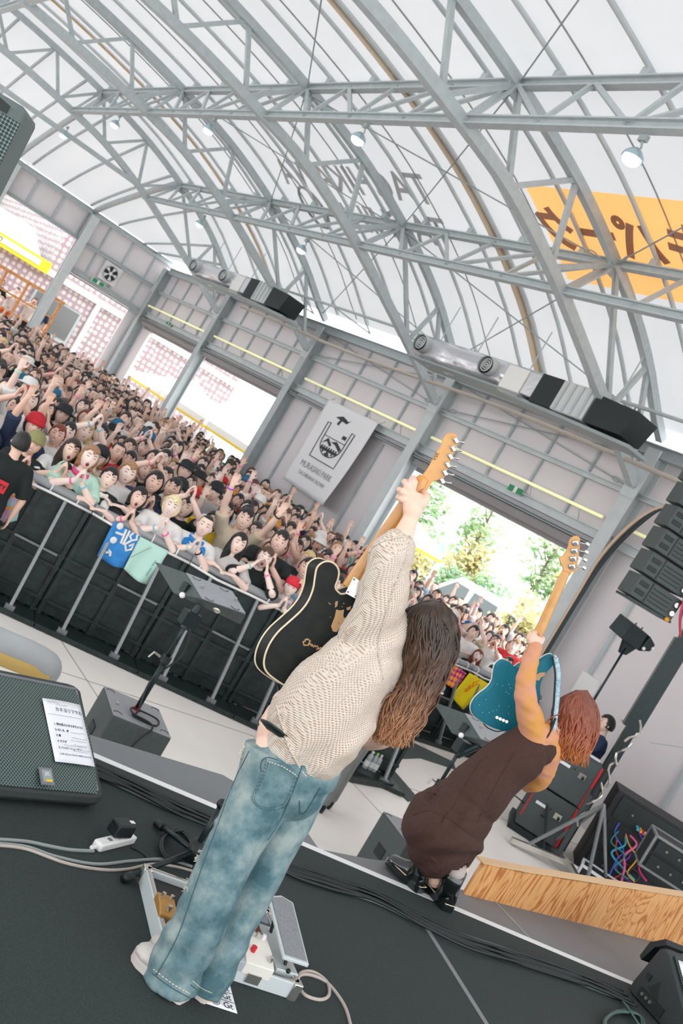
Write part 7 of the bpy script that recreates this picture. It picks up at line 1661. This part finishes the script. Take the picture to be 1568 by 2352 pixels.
# hair
zt = T(985, 1400, 2.95).z; zb = T(890, 1700, 2.95).z
HM1 = hair_mat('long_brown_hair', '#35291f', '#5f402e', '#b98560', zt - .05, zb)
hc1 = MB(); cc1 = T(982, 1452, 2.985); hc1.ball(cc1, (.084, .092, .102), 28, 20, HM)
hb_ = hc1.build('hair', HM1, smooth=True); 
for v in hb_.data.vertices: v.co += v.normal * .003 * math.sin(v.co.x * 400)
adopt(hb_, p1)
o = hair_strands('hair_locks', hb_, (996, 1385, 2.95), [((960, 1389), (1024, 1396), 2.96, .05), ((932, 1412), (1042, 1424), 2.985, .095), ((918, 1452), (1047, 1462), 2.99, .105), ((916, 1510), (1034, 1512), 2.985, .10), ((908, 1562), (1008, 1566), 2.97, .075), ((886, 1612), (984, 1614), 2.95, .06), ((868, 1655), (958, 1660), 2.94, .05), ((866, 1700), (928, 1708), 2.935, .03)], 820, 7, HM1, .0023, (.02, 0), .12, 14)
o.matrix_parent_inverse = Matrix.Translation(-p1.location) @ Matrix.Identity(4); o.parent = hb_; o.matrix_parent_inverse = Matrix.Identity(4)
for k, pts in enumerate(([(915, 1590, 2.92), (890, 1600, 2.90), (868, 1622, 2.90), (852, 1640, 2.92)], [(905, 1640, 2.9), (880, 1650, 2.89), (870, 1690, 2.9)], [(940, 1650, 2.9), (928, 1690, 2.9), (935, 1712, 2.9)], [(900, 1660, 2.9), (893, 1700, 2.9), (905, 1720, 2.9)])):
    C = catmull([T(*q) for q in pts], 8); MB().tube(C, [.003 * (1 - .7 * i / len(C)) for i in range(len(C))], 5).build('loose_lock', HM1, hb_, smooth=True)
# sneakers
def shoe(name, heel, toe, w_, h_, parent, upper, sole, hs=.035, boot=None):
    """heel, toe: points on the floor; built as a real shoe with sole, upper and laces"""
    hl, te = Vector(heel), Vector(toe); d = te - hl; L = d.length; d.normalize(); x = Vector((d.y, -d.x, 0)).normalized(); z = Vector((0, 0, 1))
    prof_ = [(0, .30), (.04, .40), (.2, .44), (.4, .42), (.62, .50), (.8, .50), (.93, .36), (1.0, .14)]
    def ring(zz, k): return [hl + d * (L * a) + x * (w_ * b_ * k) + z * zz for a, b_ in prof_] + [hl + d * (L * a) - x * (w_ * b_ * k * .9) + z * zz for a, b_ in prof_[::-1]]
    s_ = MB(); s_.loft([ring(0, .95), ring(.006, 1.02), ring(hs * .5, 1.0), ring(hs * .55, 1.03), ring(hs, 1.0)]); so_ = s_.build(name + '_sole', sole, smooth=False, bevel=.003)
    u = MB(); rings = []
    for a, hh, ww in ((0.03, .8, .62), (.12, .95, .82), (.28, 1.0, .86), (.45, .9, .84), (.6, .66, .92), (.78, .48, .96), (.92, .38, .74), (.985, .22, .36)):
        c = hl + d * (L * a); rings.append([c + x * (w_ * .5 * ww * math.cos(t)) + z * (hs * .8 + max(0, math.sin(t)) * h_ * hh) for t in [k * PI / 8 for k in range(9)]])
    u.loft(rings); uo = u.build(name + '_upper', upper, smooth=True)
    return so_, uo, hl, d, x, z, L
CRM = mat('sneaker_sole', hexc('#d6ccc6'), .6); SUE = mat('sneaker_suede', hexc('#c9c2bc'), .8, bump=.2, bscale=300)
for nm, hl, te in (('left', (422, 2306), (304, 2196)), ('right', (478, 2304), (425, 2262))):
    a, c = atz(*hl, SOLE), atz(*te, SOLE)
    if nm == 'right': c = a + (atz(304, 2196, SOLE) - atz(422, 2306, SOLE)).normalized() * .25
    a.z = c.z = SOLE + .003
    so_, uo, hl_, d_, x_, z_, L_ = shoe('sneaker', a, c, .10, .075, p1, SUE, CRM, .038)
    root_ = empty('sneaker', a); root_.parent = p1; root_.matrix_parent_inverse = Matrix.Translation(-p1.location)
    for o in (so_, uo): o.parent = root_; o.matrix_parent_inverse = Matrix.Translation(-a)
    so_.name = 'sole'; uo.name = 'upper'
    t_ = MB().prism([hl_ + d_ * (L_ * .62) + x_ * .049 + z_ * .045, hl_ + d_ * (L_ * .80) + x_ * .050 + z_ * .045, hl_ + d_ * (L_ * .74) + x_ * .04 + z_ * .075, hl_ + d_ * (L_ * .6) + x_ * .035 + z_ * .088], x_ * .004).build('toe_patch', M['paper']); t_.parent = root_; t_.matrix_parent_inverse = Matrix.Translation(-a)
# ---------------------------------------------------------------- guitar
def ext_poly(name, poly, t, ext, m_, parent, tf=None, bevel=0):
    P_ = [T(x, y, t if tf is None else tf(x, y)) for x, y in poly]; o = MB().prism(P_, ext).build(name, m_, smooth=False, bevel=bevel)
    if parent is not None: adopt(o, parent)
    return o
ge = empty('electric_guitar', T(720, 1450, 3.08), 0, label='black electric guitar with cream binding held up by the guitarist, seen from its back', cat='guitar')
EXT = VF * .036 + (MC @ Vector((-1, .25, 0))) * .030
def gt(x, y): return 3.04 + (x - 800) * .00010
GO = [(790, 1364), (777, 1360), (770, 1348), (776, 1330), (778, 1312), (771, 1298), (757, 1290), (741, 1292), (728, 1304), (723, 1326), (719, 1352), (708, 1380), (690, 1404), (664, 1428), (640, 1450), (622, 1474), (610, 1500), (606, 1525), (613, 1544), (634, 1562), (665, 1580), (705, 1590), (748, 1580), (782, 1556), (800, 1522), (812, 1486), (834, 1450), (858, 1424), (872, 1398), (872, 1374), (858, 1356), (838, 1350)]
GOC = [(p.x, p.y) for p in catmull([Vector((x, y, 0)) for x, y in GO], 4, closed=True)]
M['black_wood'] = mat('black_wood', hexc('#0b100e'), .5, col2=hexc('#161d16'), nscale=30, spec=.25); M['binding'] = mat('binding', hexc('#e6d3b4'), .4); M['bare_wood'] = mat('bare_wood', hexc('#c9a070'), .6); M['gside'] = mat('guitar_side', hexc('#1c2422'), .3)
M['maple'] = mat('maple', hexc('#cf9448'), .35, col2=hexc('#c08438'), nscale=12, coat=.4)
body_ = ext_poly('guitar_body', GOC, 0, EXT, M['black_wood'], ge, gt)
for k, off in enumerate((Vector((0, 0, 0)), EXT)):
    adopt(MB().tube([T(x, y, gt(x, y)) + off for x, y in GOC], .0032, 6, closed=True).build('binding', M['binding'], smooth=True), ge)
def gpatch(poly, m_, nm, k=.0015): 
    o = MB(); P_ = [T(x, y, gt(x, y) - k) for x, y in poly]; o.add(P_, [tuple(range(len(P_)))]); return adopt(o.build(nm, m_), ge)
gpatch([(760, 1438), (768, 1418), (772, 1400), (781, 1402), (790, 1400), (788, 1416), (792, 1424), (784, 1440), (772, 1452), (764, 1450)], M['bare_wood'], 'paint_chip')
gpatch([(770, 1382), (776, 1380), (774, 1392), (769, 1396)], M['bare_wood'], 'paint_chip'); gpatch([(795, 1396), (806, 1392), (804, 1400), (797, 1402)], M['bare_wood'], 'paint_chip')
rnd = random.Random(4)
for k in range(14): cx_, cy_ = rnd.uniform(748, 795), rnd.uniform(1380, 1450); r_ = rnd.uniform(.8, 2); gpatch([(cx_ + r_ * math.cos(a), cy_ + r_ * math.sin(a)) for a in (0, 1.2, 2.4, 3.6, 4.9)], M['bare_wood'], 'paint_chip')
for pts in ([(700, 1470), (706, 1468), (712, 1472), (708, 1482), (698, 1482), (696, 1474), (702, 1472)], [(712, 1478), (716, 1484)], [(716, 1480), (720, 1486), (724, 1482)], [(724, 1486), (729, 1484), (731, 1490), (726, 1492)], [(732, 1490), (737, 1488), (739, 1494), (734, 1496)]):
    adopt(MB().tube([T(x, y, gt(x, y) - .002) for x, y in pts], .0028, 5).build('carved_script', M['bare_wood']), ge)
# neck
NK = [(788, 1352), (806, 1325), (880, 1222), (930, 1140), (972, 1088), (985, 1085), (990, 1092), (996, 1104), (985, 1122), (958, 1168), (905, 1250), (850, 1330), (836, 1362), (815, 1372)]
nm_ = MB()
for a, b_ in zip([(797, 1362, .034), (812, 1337, .033), (850, 1276, .029), (905, 1195, .026), (962, 1112, .023)], [(812, 1337, .033), (850, 1276, .029), (905, 1195, .026), (962, 1112, .023), (988, 1085, .021)]): pass
C = catmull([T(806, 1352, 3.03), T(822, 1325, 3.025), T(862, 1264, 3.02), (T(915, 1184, 3.01)), T(960, 1117, 3.003), T(974, 1097, 3.005)], 6)
rr = [(.031 - .0135 * i / len(C), .017 - .006 * i / len(C)) for i in range(len(C))]; nm_.tube(C, rr, 14, ref=(C[1] - C[0]).cross(VF)); adopt(nm_.build('neck', M['maple'], smooth=True), ge)
npl = ext_poly('neck_plate', [(793, 1362), (812, 1325), (836, 1340), (818, 1376)], 3.006, VF * .004, M['chrome'], ge)
for x, y in ((799, 1360), (813, 1331), (830, 1342), (817, 1370)): adopt(MB().cyl(T(x, y, 3.005), T(x, y, 2.999), .0035, 8).build('plate_screw', M['board']), ge)
HS = [(957, 1106), (972, 1088), (984, 1072), (993, 1055), (1002, 1038), (1013, 1022), (1018, 1006), (1027, 996), (1040, 994), (1050, 1002), (1051, 1016), (1043, 1038), (1034, 1060), (1026, 1082), (1019, 1098), (1005, 1104), (994, 1106), (986, 1118), (974, 1130)]
HSC = [(p.x, p.y) for p in catmull([Vector((x, y, 0)) for x, y in HS], 3, closed=True)]
hs_ = ext_poly('headstock', HSC, 3.0, VF * .014, M['maple'], ge, bevel=.002)
text_obj('headstock_mark', 'VSK', .016, T(1001, 1048, 2.9985), MC @ Vector((.45, .9, 0)), MC @ Vector((-.9, .45, 0)), mat('burnt_mark', hexc('#5a3414'), .6), None)
bpy.data.objects['headstock_mark'].parent = hs_; bpy.data.objects['headstock_mark'].matrix_parent_inverse = Matrix.Translation(-ge.location) ; bpy.data.objects['headstock_mark'].matrix_parent_inverse = (Matrix.Translation(-ge.location)) if False else Matrix.Identity(4)
for k in range(6):
    x, y = 1047 - 6.2 * k, 1012 + 18.6 * k
    tnr = MB().box(T(x, y, 2.994), (.018, .012, .012), MC @ Matrix.Rotation(math.radians(-62), 3, 'Z')).build('tuner', M['chrome'], bevel=.002); adopt(tnr, ge)
    q = MB().cyl(T(x + 4, y + 1, 2.994), T(x + 14, y + 4, 2.994), .0022, 8).ball(T(x + 16, y + 4.5, 2.994), (.0075, .004, .0055), 10, 8, MC); q.build('tuner_button', M['chrome'], smooth=True).parent = tnr
adopt(MB().tube(catmull([T(608, 1530, 3.06), T(597, 1510, 3.07), T(594, 1498, 3.08), T(600, 1470, 3.09), T(606, 1462, 3.10)], 5), .005, 6).build('strap_end', M['rubber'], smooth=True), ge)
adopt(MB().tube(catmull([T(598, 1508, 3.07), T(592, 1522, 3.07), T(604, 1536, 3.07), T(630, 1560, 3.07), T(640, 1590, 3.05), T(620, 1640, 3.0)], 6), .006, 6).build('strap', M['rubber'], smooth=True), ge)
adopt(MB().ball(T(606, 1467, 3.08), .008).build('strap_button', M['chrome']), ge)
# ---------------------------------------------------------------- bassist
p2 = empty('person', T(1060, 1900, 4.75), 0, label='bassist with copper-red hair in brown tiered dress and black boots, seen from behind', cat='person')
M['dress'] = mat('brown_corduroy', hexc('#40271f'), .85, noise_=.12, nscale=60, bump=.3, bscale=140); M['tiedye'] = mat('tie_dye_top', hexc('#cf9248'), .75, col2=hexc('#d0917f'), nscale=9)
b = MB()
lt(b, [(1000, 1975, 4.72, .042, .045), (1020, 1910, 4.72, .055, .055), (1060, 1840, 4.74, .075, .075)]); lt(b, [(1052, 2005, 4.74, .042, .045), (1070, 1930, 4.74, .055, .055), (1095, 1850, 4.76, .075, .075)])
lt(b, [(1000, 2020, 4.75, .04, .045), (1000, 1975, 4.72, .042, .045)]); 
lt(b, [(1080, 1840, 4.76, .13, .11), (1118, 1800, 4.76, .09, .08), (1164, 1755, 4.76, .09, .08), (1212, 1716, 4.77, .09, .07), (1245, 1697, 4.78, .065, .055), (1275, 1675, 4.80, .048, .05), (1300, 1660, 4.82, .05, .05)], 20)
lt(b, [(1225, 1700, 4.76, .055, .055), (1222, 1665, 4.74, .046, .046), (1208, 1615, 4.72, .040, .040), (1206, 1570, 4.73, .036, .036), (1216, 1525, 4.76, .033, .033), (1230, 1484, 4.80, .023, .021)], 14)
lt(b, [(1240, 1740, 4.80, .05, .05), (1240, 1785, 4.86, .04, .04), (1215, 1800, 4.95, .035, .035), (1185, 1780, 5.05, .024, .024)], 14)
add_hand(b, T(1185, 1780, 5.05), T(1160, 1770, 5.1) - T(1185, 1780, 5.05), (0, 0, -1), 1, .85, .6)
hd2 = T(1322, 1650, 4.84); add_head(b, hd2, HM, .9)
lt(b, [(1230, 1484, 4.80, .023, .020), (1229, 1474, 4.80, .034, .022), (1227, 1465, 4.81, .034, .020)], 12)
for a_, b_, c_ in (((1216, 1476, 4.81), (1211, 1471, 4.86), (1222, 1470, 4.90)), ((1216, 1467, 4.81), (1212, 1461, 4.86), (1224, 1462, 4.90)), ((1221, 1459, 4.81), (1218, 1454, 4.86), (1230, 1456, 4.90)), ((1228, 1457, 4.81), (1229, 1452, 4.86), (1236, 1456, 4.90))):
    P_ = catmull([T(1226, 1472, 4.80), T(*a_), T(*b_), T(*c_)], 5); b.tube(P_, [.0105] * 5 + [.0095] * 5 + [.009] * 5 + [.008], 10); b.ball(P_[-1], .008, 8, 6)
P_ = catmull([T(1236, 1480, 4.79), T(1245, 1472, 4.80), T(1247, 1464, 4.83)], 5); b.tube(P_, [.013] * 5 + [.011] * 5 + [.009], 10)
bo2 = b.build('body', M['skin_p'], smooth=True); remesh(bo2, .006, 3); adopt(bo2, p2)
# blouse sleeve
s2 = MB()
lt(s2, [(1190, 1735, 4.76, .09, .08), (1220, 1708, 4.77, .105, .085), (1250, 1690, 4.77, .075, .075)], 20)
lt(s2, [(1222, 1695, 4.75, .075, .07), (1220, 1660, 4.73, .066, .062), (1207, 1615, 4.71, .054, .052), (1206, 1570, 4.725, .047, .045), (1215, 1530, 4.755, .042, .04), (1229, 1487, 4.795, .034, .032)], 18)
lt(s2, [(1250, 1720, 4.79, .085, .08), (1246, 1765, 4.83, .064, .06), (1236, 1792, 4.88, .055, .05), (1212, 1800, 4.95, .046, .046)], 16)
o = s2.build('blouse', M['tiedye'], smooth=True); remesh(o, .008, 2); wrinkle(o, .008, 16, (0, 0, 1), 5); adopt(o, p2)
# dress
d2 = MB()
lt(d2, [(1240, 1718, 4.77, .085, .085), (1222, 1722, 4.765, .115, .10), (1190, 1738, 4.76, .13, .115), (1140, 1775, 4.75, .135, .125), (1095, 1822, 4.74, .15, .145), (1050, 1868, 4.73, .175, .165), (1035, 1885, 4.73, .185, .175)], 26)
lt(d2, [(1050, 1865, 4.73, .165, .16), (1030, 1890, 4.73, .205, .19), (1014, 1915, 4.72, .20, .19), (1010, 1938, 4.72, .165, .16)], 26)
lt(d2, [(1170, 1720, 4.76, .07, .08), (1190, 1690, 4.76, .045, .05), (1205, 1668, 4.76, .02, .03)], 14)
lt(d2, [(1075, 1880, 4.73, .10, .12), (1066, 1925, 4.73, .09, .12), (1052, 1962, 4.73, .075, .10)], 18)
lt(d2, [(1000, 1850, 4.73, .09, .11), (960, 1865, 4.72, .06, .09), (945, 1872, 4.72, .03, .06)], 16)
do_ = d2.build('dress', M['dress'], smooth=True); remesh(do_, .009, 2)
dax = (T(1005, 1960, 4.72) - T(1225, 1722, 4.77)).normalized(); dcr = dax.cross(VF).normalized(); o0_ = T(1225, 1722, 4.77)
for v in do_.data.vertices:
    a = (v.co - o0_).dot(dax); c = (v.co - o0_).dot(dcr); dd_ = (v.co - o0_).dot(VF); th = math.atan2(c, dd_)
    k = max(0, a - .05) / .6; f = math.sin(c * 52 + 5 * noise.noise(Vector((a * 3, c * 2, 0)))) * .011 * min(1, k) + noise.noise(Vector((a * 9, c * 7, dd_ * 7))) * .012
    if a > .40: f += math.sin(c * 95 + 2 * a) * .006 * max(0, 1 - abs(a - .45) * 6) + math.sin(c * 40 + 1) * .006
    f *= .15 + .85 * v.normal.dot(VF) ** 2
    if abs(a - .385) < .022: f -= .009 * (1 - abs(a - .385) / .022)
    v.co += v.normal * f
sm__ = do_.modifiers.new('s', 'SMOOTH'); sm__.iterations = 1; evald(do_); adopt(do_, p2); df = surf(do_)
line_on(df, [(1205, 1662), (1150, 1690), (1090, 1730), (1030, 1780)], .003, 'dress_edge', M['dress'], do_, .0)
adopt(MB().tube(catmull([T(1212, 1668, 4.70), T(1240, 1700, 4.70), T(1258, 1690, 4.70), T(1275, 1650, 4.74)], 5), .006, 6).build('shoulder_tie', M['dress'], smooth=True), p2)
line_on(df, [(948, 1872), (985, 1862), (1030, 1880), (1075, 1912), (1100, 1925)], .0028, 'tier_seam', M['dress'], do_, .0)
line_on(df, [(1105, 1745), (1070, 1800), (1035, 1860)], .0022, 'dress_seam', M['dress'], do_, .0)
line_on(df, [(1180, 1730), (1140, 1800), (1095, 1890)], .0022, 'dress_seam', M['dress'], do_, .0)
# boots and socks
BK = mat('boot_leather', hexc('#141a1b'), .22, coat=.6, bump=.15, bscale=30)
for nm, hl, te, sh_ in (('left', (962, 2054), (905, 2000), (984, 1962)), ('right', (1024, 2096), (980, 2040), (1046, 2002))):
    a, c = atz(*hl, DK), atz(*te, DK); a.z = c.z = DK + .003; c = a + (c - a).normalized() * .235
    so_, uo, hl_, d_, x_, z_, L_ = shoe('boot', a, c, .105, .085, p2, BK, BK, .035)
    root_ = empty('boot', a); root_.parent = p2; root_.matrix_parent_inverse = Matrix.Translation(-p2.location)
    shf = MB(); top = T(*sh_, (a - CAM).dot(VF) - .02); c0_ = a + d_ * .06 + Vector((0, 0, .06)); shf.tube([c0_, c0_.lerp(top, .5), top], [(.052, .056), (.050, .050), (.056, .054)], 18); sho = shf.build('shaft', BK, smooth=True)
    wl_ = MB().tube([p for p in [hl_ + d_ * (L_ * t_) + x_ * (.050 * (1 if s_ > 0 else -.92)) * (1.0 if .2 < t_ < .85 else .6) + z_ * .036 for s_, ts in ((1, (0, .2, .4, .6, .8, .95)), (-1, (.95, .8, .6, .4, .2, 0))) for t_ in ts]], .0022, 5, closed=True).build('welt', M['binding'])
    lc = MB()
    for k in range(5): q = c0_ + d_ * (.05 - .0 * k) + z_ * (.02 + .028 * k); lc.tube([q - x_ * .022, q + d_ * .008, q + x_ * .022], .003, 5)
    lco = lc.build('laces', M['rubber'])
    sk_ = MB().tube([top - (top - c0_).normalized() * .02, top + (top - c0_).normalized() * .035], [(.046, .046), (.044, .044)], 16).build('sock', mat('sock_' + nm, hexc('#b5aaa4'), .9), smooth=True)
    for o in (so_, uo, sho, wl_, lco, sk_): o.parent = root_; o.matrix_parent_inverse = Matrix.Translation(-a)
    so_.name = 'sole'; uo.name = 'upper'
# hair
z1_ = T(1330, 1590, 4.8).z; z2_ = T(1290, 1760, 4.8).z
HM2 = hair_mat('copper_hair', '#7c4434', '#9a5238', '#c87a42', z1_, z2_)
hc2 = MB(); hc2.ball(T(1322, 1642, 4.83), (.088, .098, .108), 24, 18, HM); hb2 = hc2.build('hair', HM2, smooth=True); adopt(hb2, p2)
o = hair_strands('hair_locks', hb2, (1334, 1589, 4.80), [((1312, 1592), (1352, 1597), 4.81, .05), ((1290, 1606), (1364, 1620), 4.83, .09), ((1276, 1632), (1369, 1650), 4.83, .105), ((1272, 1668), (1364, 1688), 4.83, .10), ((1264, 1700), (1350, 1722), 4.82, .085), ((1262, 1728), (1336, 1752), 4.81, .06)], 560, 12, HM2, .0033, (.02, 0), .05, 12)
for k, pts in enumerate(([(1285, 1640, 4.75), (1262, 1650, 4.73), (1248, 1668, 4.73)], [(1280, 1680, 4.74), (1258, 1700, 4.72), (1250, 1735, 4.73)], [(1350, 1700, 4.76), (1340, 1735, 4.76), (1325, 1755, 4.77)], [(1290, 1700, 4.74), (1262, 1690, 4.72), (1240, 1702, 4.72)])):
    C = catmull([T(*q) for q in pts], 8); MB().tube(C, [.004 * (1 - .7 * i / len(C)) for i in range(len(C))], 5).build('loose_lock', HM2, hb2, smooth=True)
# ---------------------------------------------------------------- bass
be = empty('bass_guitar', T(1180, 1600, 4.93), 0, label='teal electric bass raised by the bassist, seen from its back', cat='guitar')
BO = [(1200, 1527), (1188, 1535), (1176, 1527), (1166, 1519), (1154, 1520), (1143, 1531), (1139, 1548), (1136, 1566), (1126, 1582), (1108, 1596), (1094, 1610), (1087, 1628), (1092, 1645), (1110, 1660), (1138, 1674), (1170, 1680), (1200, 1672), (1222, 1652), (1232, 1625), (1240, 1600), (1240, 1580), (1244, 1562), (1256, 1543), (1270, 1528), (1277, 1514), (1272, 1506), (1260, 1509), (1246, 1518), (1234, 1526), (1224, 1534), (1214, 1536)]
BOC = [(p.x, p.y) for p in catmull([Vector((x, y, 0)) for x, y in BO], 4, closed=True)]
M['teal'] = mat('teal_metallic', hexc('#056f84'), .5, metal=.1, spec=.3, noise_=.06, nscale=80)
EX2 = VF * .036 + (MC @ Vector((-1, .4, 0))) * .012
bb = ext_poly('bass_body', BOC, 4.90, EX2, M['teal'], be, bevel=0)
adopt(MB().tube([T(x, y, 4.90) + EX2 for x, y in BOC], .0035, 6, closed=True).build('pale_edge', M['white'], smooth=True), be)
rnd = random.Random(6)
def bpatch(poly, m_, nm): o = MB(); o.add([T(x, y, 4.8985) for x, y in poly], [tuple(range(len(poly)))]); adopt(o.build(nm, m_), be)
bpatch([(1232, 1550), (1240, 1545), (1252, 1544), (1250, 1552), (1242, 1556), (1238, 1563), (1228, 1562)], M['bare_wood'], 'worn_patch')
for k in range(16): cx_, cy_ = rnd.uniform(1100, 1185), rnd.uniform(1540, 1660); bpatch([(cx_ + .9 * math.cos(a), cy_ + .9 * math.sin(a)) for a in (0, 1.2, 2.4, 3.6, 4.9)], M['paper'], 'paint_chip')
for k in range(4): x, y = 1141 + 7.4 * k, 1648 + 3.2 * k; adopt(MB().cyl(T(x, y, 4.897), T(x, y, 4.90), .0075, 12).build('string_ferrule', M['chrome']), be)
ext_poly('neck_plate', [(1190, 1547), (1195, 1518), (1208, 1520), (1203, 1552)], 4.892, VF * .004, M['chrome'], be)
C = catmull([T(1205, 1538, 4.89), T(1222, 1490, 4.885), T(1252, 1420, 4.88), T(1282, 1352, 4.87), T(1300, 1312, 4.87)], 6)
nb_ = MB(); nb_.tube(C, [(.028 - .007 * i / len(C), .016) for i in range(len(C))], 14, ref=(C[1] - C[0]).cross(VF)); adopt(nb_.build('neck', M['maple'], smooth=True), be)
BH = [(1296, 1318), (1292, 1304), (1286, 1290), (1285, 1282), (1294, 1275), (1302, 1262), (1306, 1247), (1311, 1236), (1322, 1230), (1331, 1235), (1332, 1250), (1329, 1275), (1326, 1300), (1323, 1312), (1314, 1314), (1307, 1322)]
hs2 = ext_poly('headstock', [(p.x, p.y) for p in catmull([Vector((x, y, 0)) for x, y in BH], 3, closed=True)], 4.868, VF * .015, M['maple'], be, bevel=.002)
for k in range(4):
    x, y = 1321 - 2.6 * k, 1247 + 18 * k; tnr = MB().box(T(x, y, 4.862), (.030, .020, .010), MC @ Matrix.Rotation(math.radians(5), 3, 'Z')).build('tuner', M['chrome'], bevel=.002); adopt(tnr, be)
    MB().cyl(T(x, y + 3, 4.858), T(x, y + 3, 4.85), .010, 12).build('tuner_gear', M['board']).parent = tnr
    MB().cyl(T(x + 8, y, 4.862), T(x + 24, y + 2, 4.862), .003, 8).ball(T(x + 28, y + 3, 4.862), (.012, .012, .004), 12, 8, MC).build('tuner_key', M['chrome'], smooth=True).parent = tnr
st_ = MB(); C = catmull([T(1275, 1510, 4.87), T(1281, 1545, 4.84), T(1280, 1585, 4.80), T(1277, 1625, 4.76), T(1268, 1690, 4.72), T(1255, 1735, 4.72)], 6); st_.tube(C, [(.013, .003)] * len(C), 8, ref=(C[1] - C[0]).cross(VF))
adopt(st_.build('strap', mat('blue_glitter_strap', hexc('#7fa6b8'), .5, col2=hexc('#b9d2da'), nscale=90), smooth=True), be)
adopt(MB().tube([p + (MC @ Vector((-.014, 0, 0))) for p in C], .005, 5).build('strap_edge', M['rubber'], smooth=True), be)
adopt(MB().ball(T(1274, 1508, 4.88), .009).build('strap_button', M['chrome']), be)
MBc = MB().tube(catmull([T(1110, 1662, 4.92), T(1120, 1672, 4.9), T(1140, 1680, 4.88), T(1155, 1678, 4.87)], 5), .003, 5); adopt(MBc.build('output_lead', M['rubber'], smooth=True), be)
